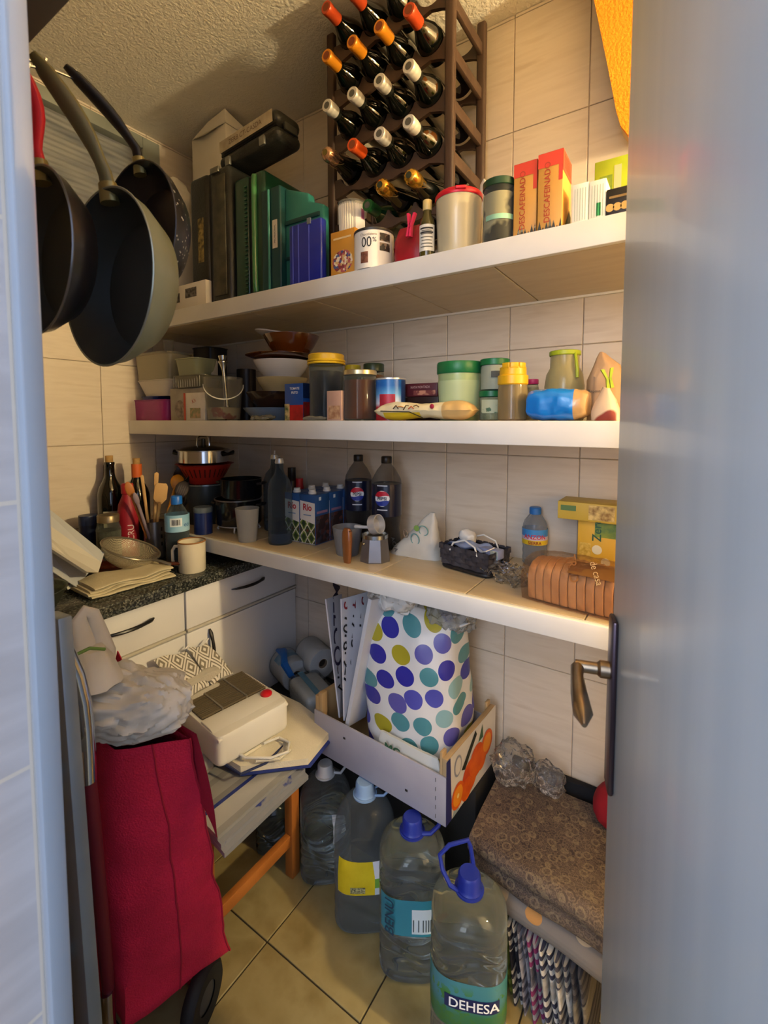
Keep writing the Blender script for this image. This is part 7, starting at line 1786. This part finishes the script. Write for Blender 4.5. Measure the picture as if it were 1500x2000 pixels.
label_patch(t, rv, .335, .38, 31, 33, mat('#B8B27A', .5, c2='#3A3A2A', ns=200), 1.02, 'barcode_patch')
obj('carry_strap', G().tube([(r * .3, -.01, h * .9), (r * .6, -.02, h * .92), (r * .98, -.012, h * .985), (r * .9, .015, h * .975), (r * .3, .015, h * .905)], .0035, 7), capb, t)
t, x, r, h, az, rv = jug('full water jug with a dark blue cap and teal barcode label', 738, 872, 1760, -.36, 1594, capd, capd, .88, ribs=9, wav=.07, lz=(.36, .6), smooth_top=.76)
teall = mat('#2E7E8E', .45, c2='#2A7484', ns=10)
label_patch(t, rv, .36, .61, 26, 42, teall); label_patch(t, rv, .38, .55, 33, 38, mat('#C4CED2', .5), 1.02, 'barcode_patch')
for k in range(9): 
    a = rv(.43, 1.028)[33 + k // 2]; b_ = rv(.43, 1.028)[34 + k // 2]; p = lerp(Vector(a), Vector(b_), (k % 2) * .5 + .15)
    obj('barcode_bar', G().box(p.x - .0012, p.x + .0012, p.y - .001, p.y + .0002, h * .40, h * .48), mat('#3A4448', .6), t)
p = Vector(rv(.5, 1.03)[30]); txt(t, 'BENU', .036, (p.x - .004, p.y - .006, h * .5), mat('#14344A', .5), rot=(PI / 2, 0, -.5), spin=PI / 2, bold=.01)
obj('carry_strap', G().tube([(r * .25, -.01, h * .9), (r * .55, -.012, h * .91), (r * .8, .0, h * .94), (r * .9, .015, h * .99)], .0055, 8), capd, t)
t, x, r, h, az, rv = jug('nearest full water jug with a dark blue cap and green landscape label', 838, 994, 1880, -.418, 1703, capd, capd, .88, ribs=9, wav=.075, lz=(.25, .53), smooth_top=.76)
dl_ = NT('landscape_label'); v_ = dl_.m_('DIVIDE', dl_.z, h)
dl_.col(dl_.mix(dl_.m_('GREATER_THAN', dl_.noise(45, 3), .56), dl_.ramp(dl_.m_('ADD', v_, dl_.m_('MULTIPLY', dl_.noise(14, 3), .08)), [(.0, '#1E4A34'), (.38, '#2E6A44'), (.46, '#3A7A86'), (.56, '#3E8088')], 'LINEAR'), dl_.ramp(v_, [(0, '#14361E'), (.46, '#3E7A3A'), (.52, '#3E7E86')], 'LINEAR'))); dl_.p.inputs['Roughness'].default_value = .4
label_patch(t, rv, .25, .54, 23, 44, dl_.m); label_patch(t, rv, .37, .45, 30, 38, mat('#14204E', .45), 1.02, 'name_band')
g = glyphs('DEHESA', .030, .01)
def on_jug(q):
    v = .41 + q.y / h; fr_ = sorted([Vector(p) for p in rv(v, 1.028) if p[1] < 0], key=lambda p: p.x); x_ = q.x + .012
    for a_, c_ in zip(fr_, fr_[1:]):
        if a_.x <= x_ <= c_.x and c_.x > a_.x: return Vector((x_, a_.y + (c_.y - a_.y) * (x_ - a_.x) / (c_.x - a_.x) - .001, v * h))
    return Vector((x_, fr_[-1].y, v * h))
g.v = [on_jug(q) for q in g.v]
obj('lettering', g, inkw, t, smooth=False, fix=False)
obj('carry_strap', G().tube([(-r * .25, -.012, h * .895), (-r * .5, -.014, h * .93), (-r * .72, 0, h * .985), (-r * .8, .01, h * 1.05), (-r * .55, .02, h * 1.10), (-r * .05, .03, h * 1.13), (r * .02, .03, h * 1.09), (r * .16, .02, h * .92)], .0052, 8), capd, t)
# a further jug in the dark under the stool
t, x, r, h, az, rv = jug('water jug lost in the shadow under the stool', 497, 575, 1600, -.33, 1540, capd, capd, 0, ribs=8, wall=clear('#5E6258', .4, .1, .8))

# ================================================================== rugs and bags in the corner
rg = NT('oriental_rug'); nA = rg.noise(70, 5); v2_ = nd(rg.n, 'ShaderNodeTexVoronoi'); v2_.inputs['Scale'].default_value = 120; rg.l.new(rg.tc.outputs['Object'], v2_.inputs['Vector'])
mixf = rg.m_('ADD', rg.m_('MULTIPLY', nA, .6), rg.m_('MULTIPLY', v2_.outputs['Distance'], .7))
v3_ = nd(rg.n, 'ShaderNodeTexVoronoi'); v3_.inputs['Scale'].default_value = 34; rg.l.new(rg.tc.outputs['Object'], v3_.inputs['Vector'])
rngs = rg.m_('LESS_THAN', rg.m_('ABSOLUTE', rg.m_('SUBTRACT', v3_.outputs['Distance'], .33)), .07)
rbase = rg.ramp(mixf, [(.22, '#857462'), (.38, '#382E2E'), (.48, '#6E5E54'), (.58, '#292324'), (.7, '#7E6C58'), (.85, '#382E2E')], 'LINEAR')
rtone = rg.ramp(rg.noise(7, 3), [(.35, '#352B2C'), (.6, '#6E5E4E')], 'LINEAR')
rg.col(rg.mix(rg.m_('MULTIPLY', rngs, .3), rg.mix(.38, rbase, rtone), '#9A8868')); rg.p.inputs['Roughness'].default_value = .95; rg.bump(rg.noise(220, 2), .5, .004)
RX, RXE, RYF, RYB = 1.425, 1.86, -.325, -.03
t = thing('folded_rug', 'brown oriental rug folded on top of the textile pile', 'rug', (0, 0, 0))
def rugsec(zb, zt, yf, yb, n=10):
    sec = [(yb, zb), (yb, zt)]
    for k in range(n + 1):
        a = PI / 2 + PI * k / n; sec.append((yf + (zt - zb) / 2 * (1 + math.cos(a)), (zb + zt) / 2 + (zt - zb) / 2 * math.sin(a)))
    return sec
def rugslab(x0, x1, zb, zt, yf, yb, amp=.006, seed=0., slope=0.):
    rings = []
    sec = rugsec(zb, zt, yf, yb)
    sec2 = []
    for a, b in zip(sec, sec[1:] + sec[:1]):
        for q in range(4): sec2.append((a[0] + (b[0] - a[0]) * q / 4, a[1] + (b[1] - a[1]) * q / 4))
    for j in range(29):
        u = j / 28; rings.append([(x0 + (x1 - x0) * u, p[0] - .05 * u, p[1] + slope * u) for p in sec2])
    return G().loft(rings).wob(amp, 9, seed)
zt_l = zat(1600, 1.44, -.30)
obj('lower_fold', rugslab(RX + .004, RXE, .268, .312, RYF + .01, RYB, .006, 3), rg.m, t)
obj('upper_fold', rugslab(RX, RXE - .01, .314, .366, RYF, RYB, .007, 5), rg.m, t)
fl_ = NT('floral_cloth'); vf = nd(fl_.n, 'ShaderNodeTexVoronoi'); vf.inputs['Scale'].default_value = 15; fl_.l.new(fl_.tc.outputs['Object'], vf.inputs['Vector'])
sf = nd(fl_.n, 'ShaderNodeSeparateColor'); fl_.l.new(vf.outputs['Color'], sf.inputs[0])
fcol = fl_.ramp(sf.outputs[0], [(0, '#B86A2A'), (.3, '#B8A486'), (.6, '#A8957A'), (.8, '#C08A4A')])
fl_.col(fl_.mix(fl_.m_('LESS_THAN', vf.outputs['Distance'], .36), '#7A746E', fcol)); fl_.p.inputs['Roughness'].default_value = .8
t = thing('floral_cloth', 'grey cloth with orange and cream flowers folded under the rug', 'cloth', (0, 0, 0))
obj('fold', rugslab(RX + .035, RXE, .2, .266, RYF + .005, RYB, .006, 8), fl_.m, t)
def braid(key, a, b, c, fq=46.):
    q = NT(key); s1 = q.m_('FRACT', q.m_('ADD', q.m_('MULTIPLY', q.z, fq), q.m_('MULTIPLY', q.x, fq * .6))); s2 = q.m_('FRACT', q.m_('MULTIPLY', q.z, fq / 6))
    base = q.mix(q.m_('GREATER_THAN', s1, .5), a, b); q.col(q.mix(q.m_('GREATER_THAN', s2, .66), base, c)); q.p.inputs['Roughness'].default_value = .95
    q.bump(q.m_('ABSOLUTE', q.m_('SUBTRACT', s1, .5)), .8, .006); return q.m
bands = [(968, 992, 1915, 'lime green woven rug edge, leftmost of the standing rugs', ('#7E8A2E', '#5A6420', '#8E9A3A')), (992, 1012, 1925, 'black and white checked woven rug beside the lime one', ('#2A2A36', '#C0BEB8', '#1E1E2A')), (1012, 1032, 1945, 'grey woven rug beside the checked one', ('#8A8890', '#5A5862', '#9E9CA2')), (1030, 1056, 1975, 'magenta and grey woven rug in the middle of the standing rugs', ('#7A2A5A', '#9A98A0', '#5E5C66')), (1054, 1086, 2010, 'white and navy woven rug right of the magenta one', ('#C9C5BC', '#3A3A4E', '#A8A49C')), (1084, 1118, 2030, 'speckled grey woven rug second from the door', ('#9A968E', '#4A4A56', '#C9C5BC')), (1116, 1150, 2040, 'dark charcoal woven rug nearest the door', ('#2E2E36', '#4A4A52', '#6E6A62'))]
for i, (p0, p1, rb_, lab, cc) in enumerate(bands):
    yfr = -.325 - .004 * i
    x0, x1 = xs(p0, p1, 1850, yfr); w = x1 - x0
    zb = max(.0, zat(rb_, (x0 + x1) / 2, yfr)) if i < 4 else 0
    zb = 0.0
    t = thing('woven_rug', lab, 'rug', ((x0 + x1) / 2, yfr, zb), group='woven rugs standing folded on edge')
    m = braid('braid_%d' % i, *cc)
    for s_ in (-1, 1):
        rings = []
        for j in range(13):
            v = j / 12; zz = .196 * v; lean = -.02 * v + .012
            rings.append([(p[0] + s_ * w / 4 + lean, p[1] + .145, zz) for p in ell(w / 4 * .96, .145 - .012 * (1 - v) * (s_ > 0), 0, 28, 3.0)])
        obj('fold', G().loft(rings).wob(.003, 24, i + s_, False, 0), m, t)
tag(obj('dark_backing', G().box(1.44, 1.88, -.027, -.004, .0, .385), mat('#15161A', .9), bevel=.006), 'dark upright strip between the rug and the back wall', 'backing')  # plain dark strip filling the gap behind the rug
cp = onz(1000, 1530, .40)
tag(obj('clear_bag', blob(.12, .1, .1, .016, 24, 14, 64, 36).wob(.009, 45, 2, True, 0), film('#EEEBE6', .06, 1., .08, .3, 60), loc=(1.47, -.10, .374)), 'clear plastic bag of odds and ends behind the crate on the rug', 'bag')
tag(obj('clear_bag', blob(.085, .07, .075, .012, 30, 31, 56, 30).wob(.007, 50, 2, True, 0), film('#ECEAEA', .06, 1., .08, .3, 60), loc=(1.565, -.085, .374)), 'small clear plastic bag beside the larger one on the rug', 'bag')
rx = onz(1170, 1570, .43)
tag(obj('red_cloth', blob(.12, .1, .11, .01, 16, 8, 30, 18), mat('#9A1424', .8, c2='#8A1020', ns=10), loc=(rx[0] + .045, rx[1] + .02, .372)), 'red cloth bundle on the rug beside the door', 'cloth')
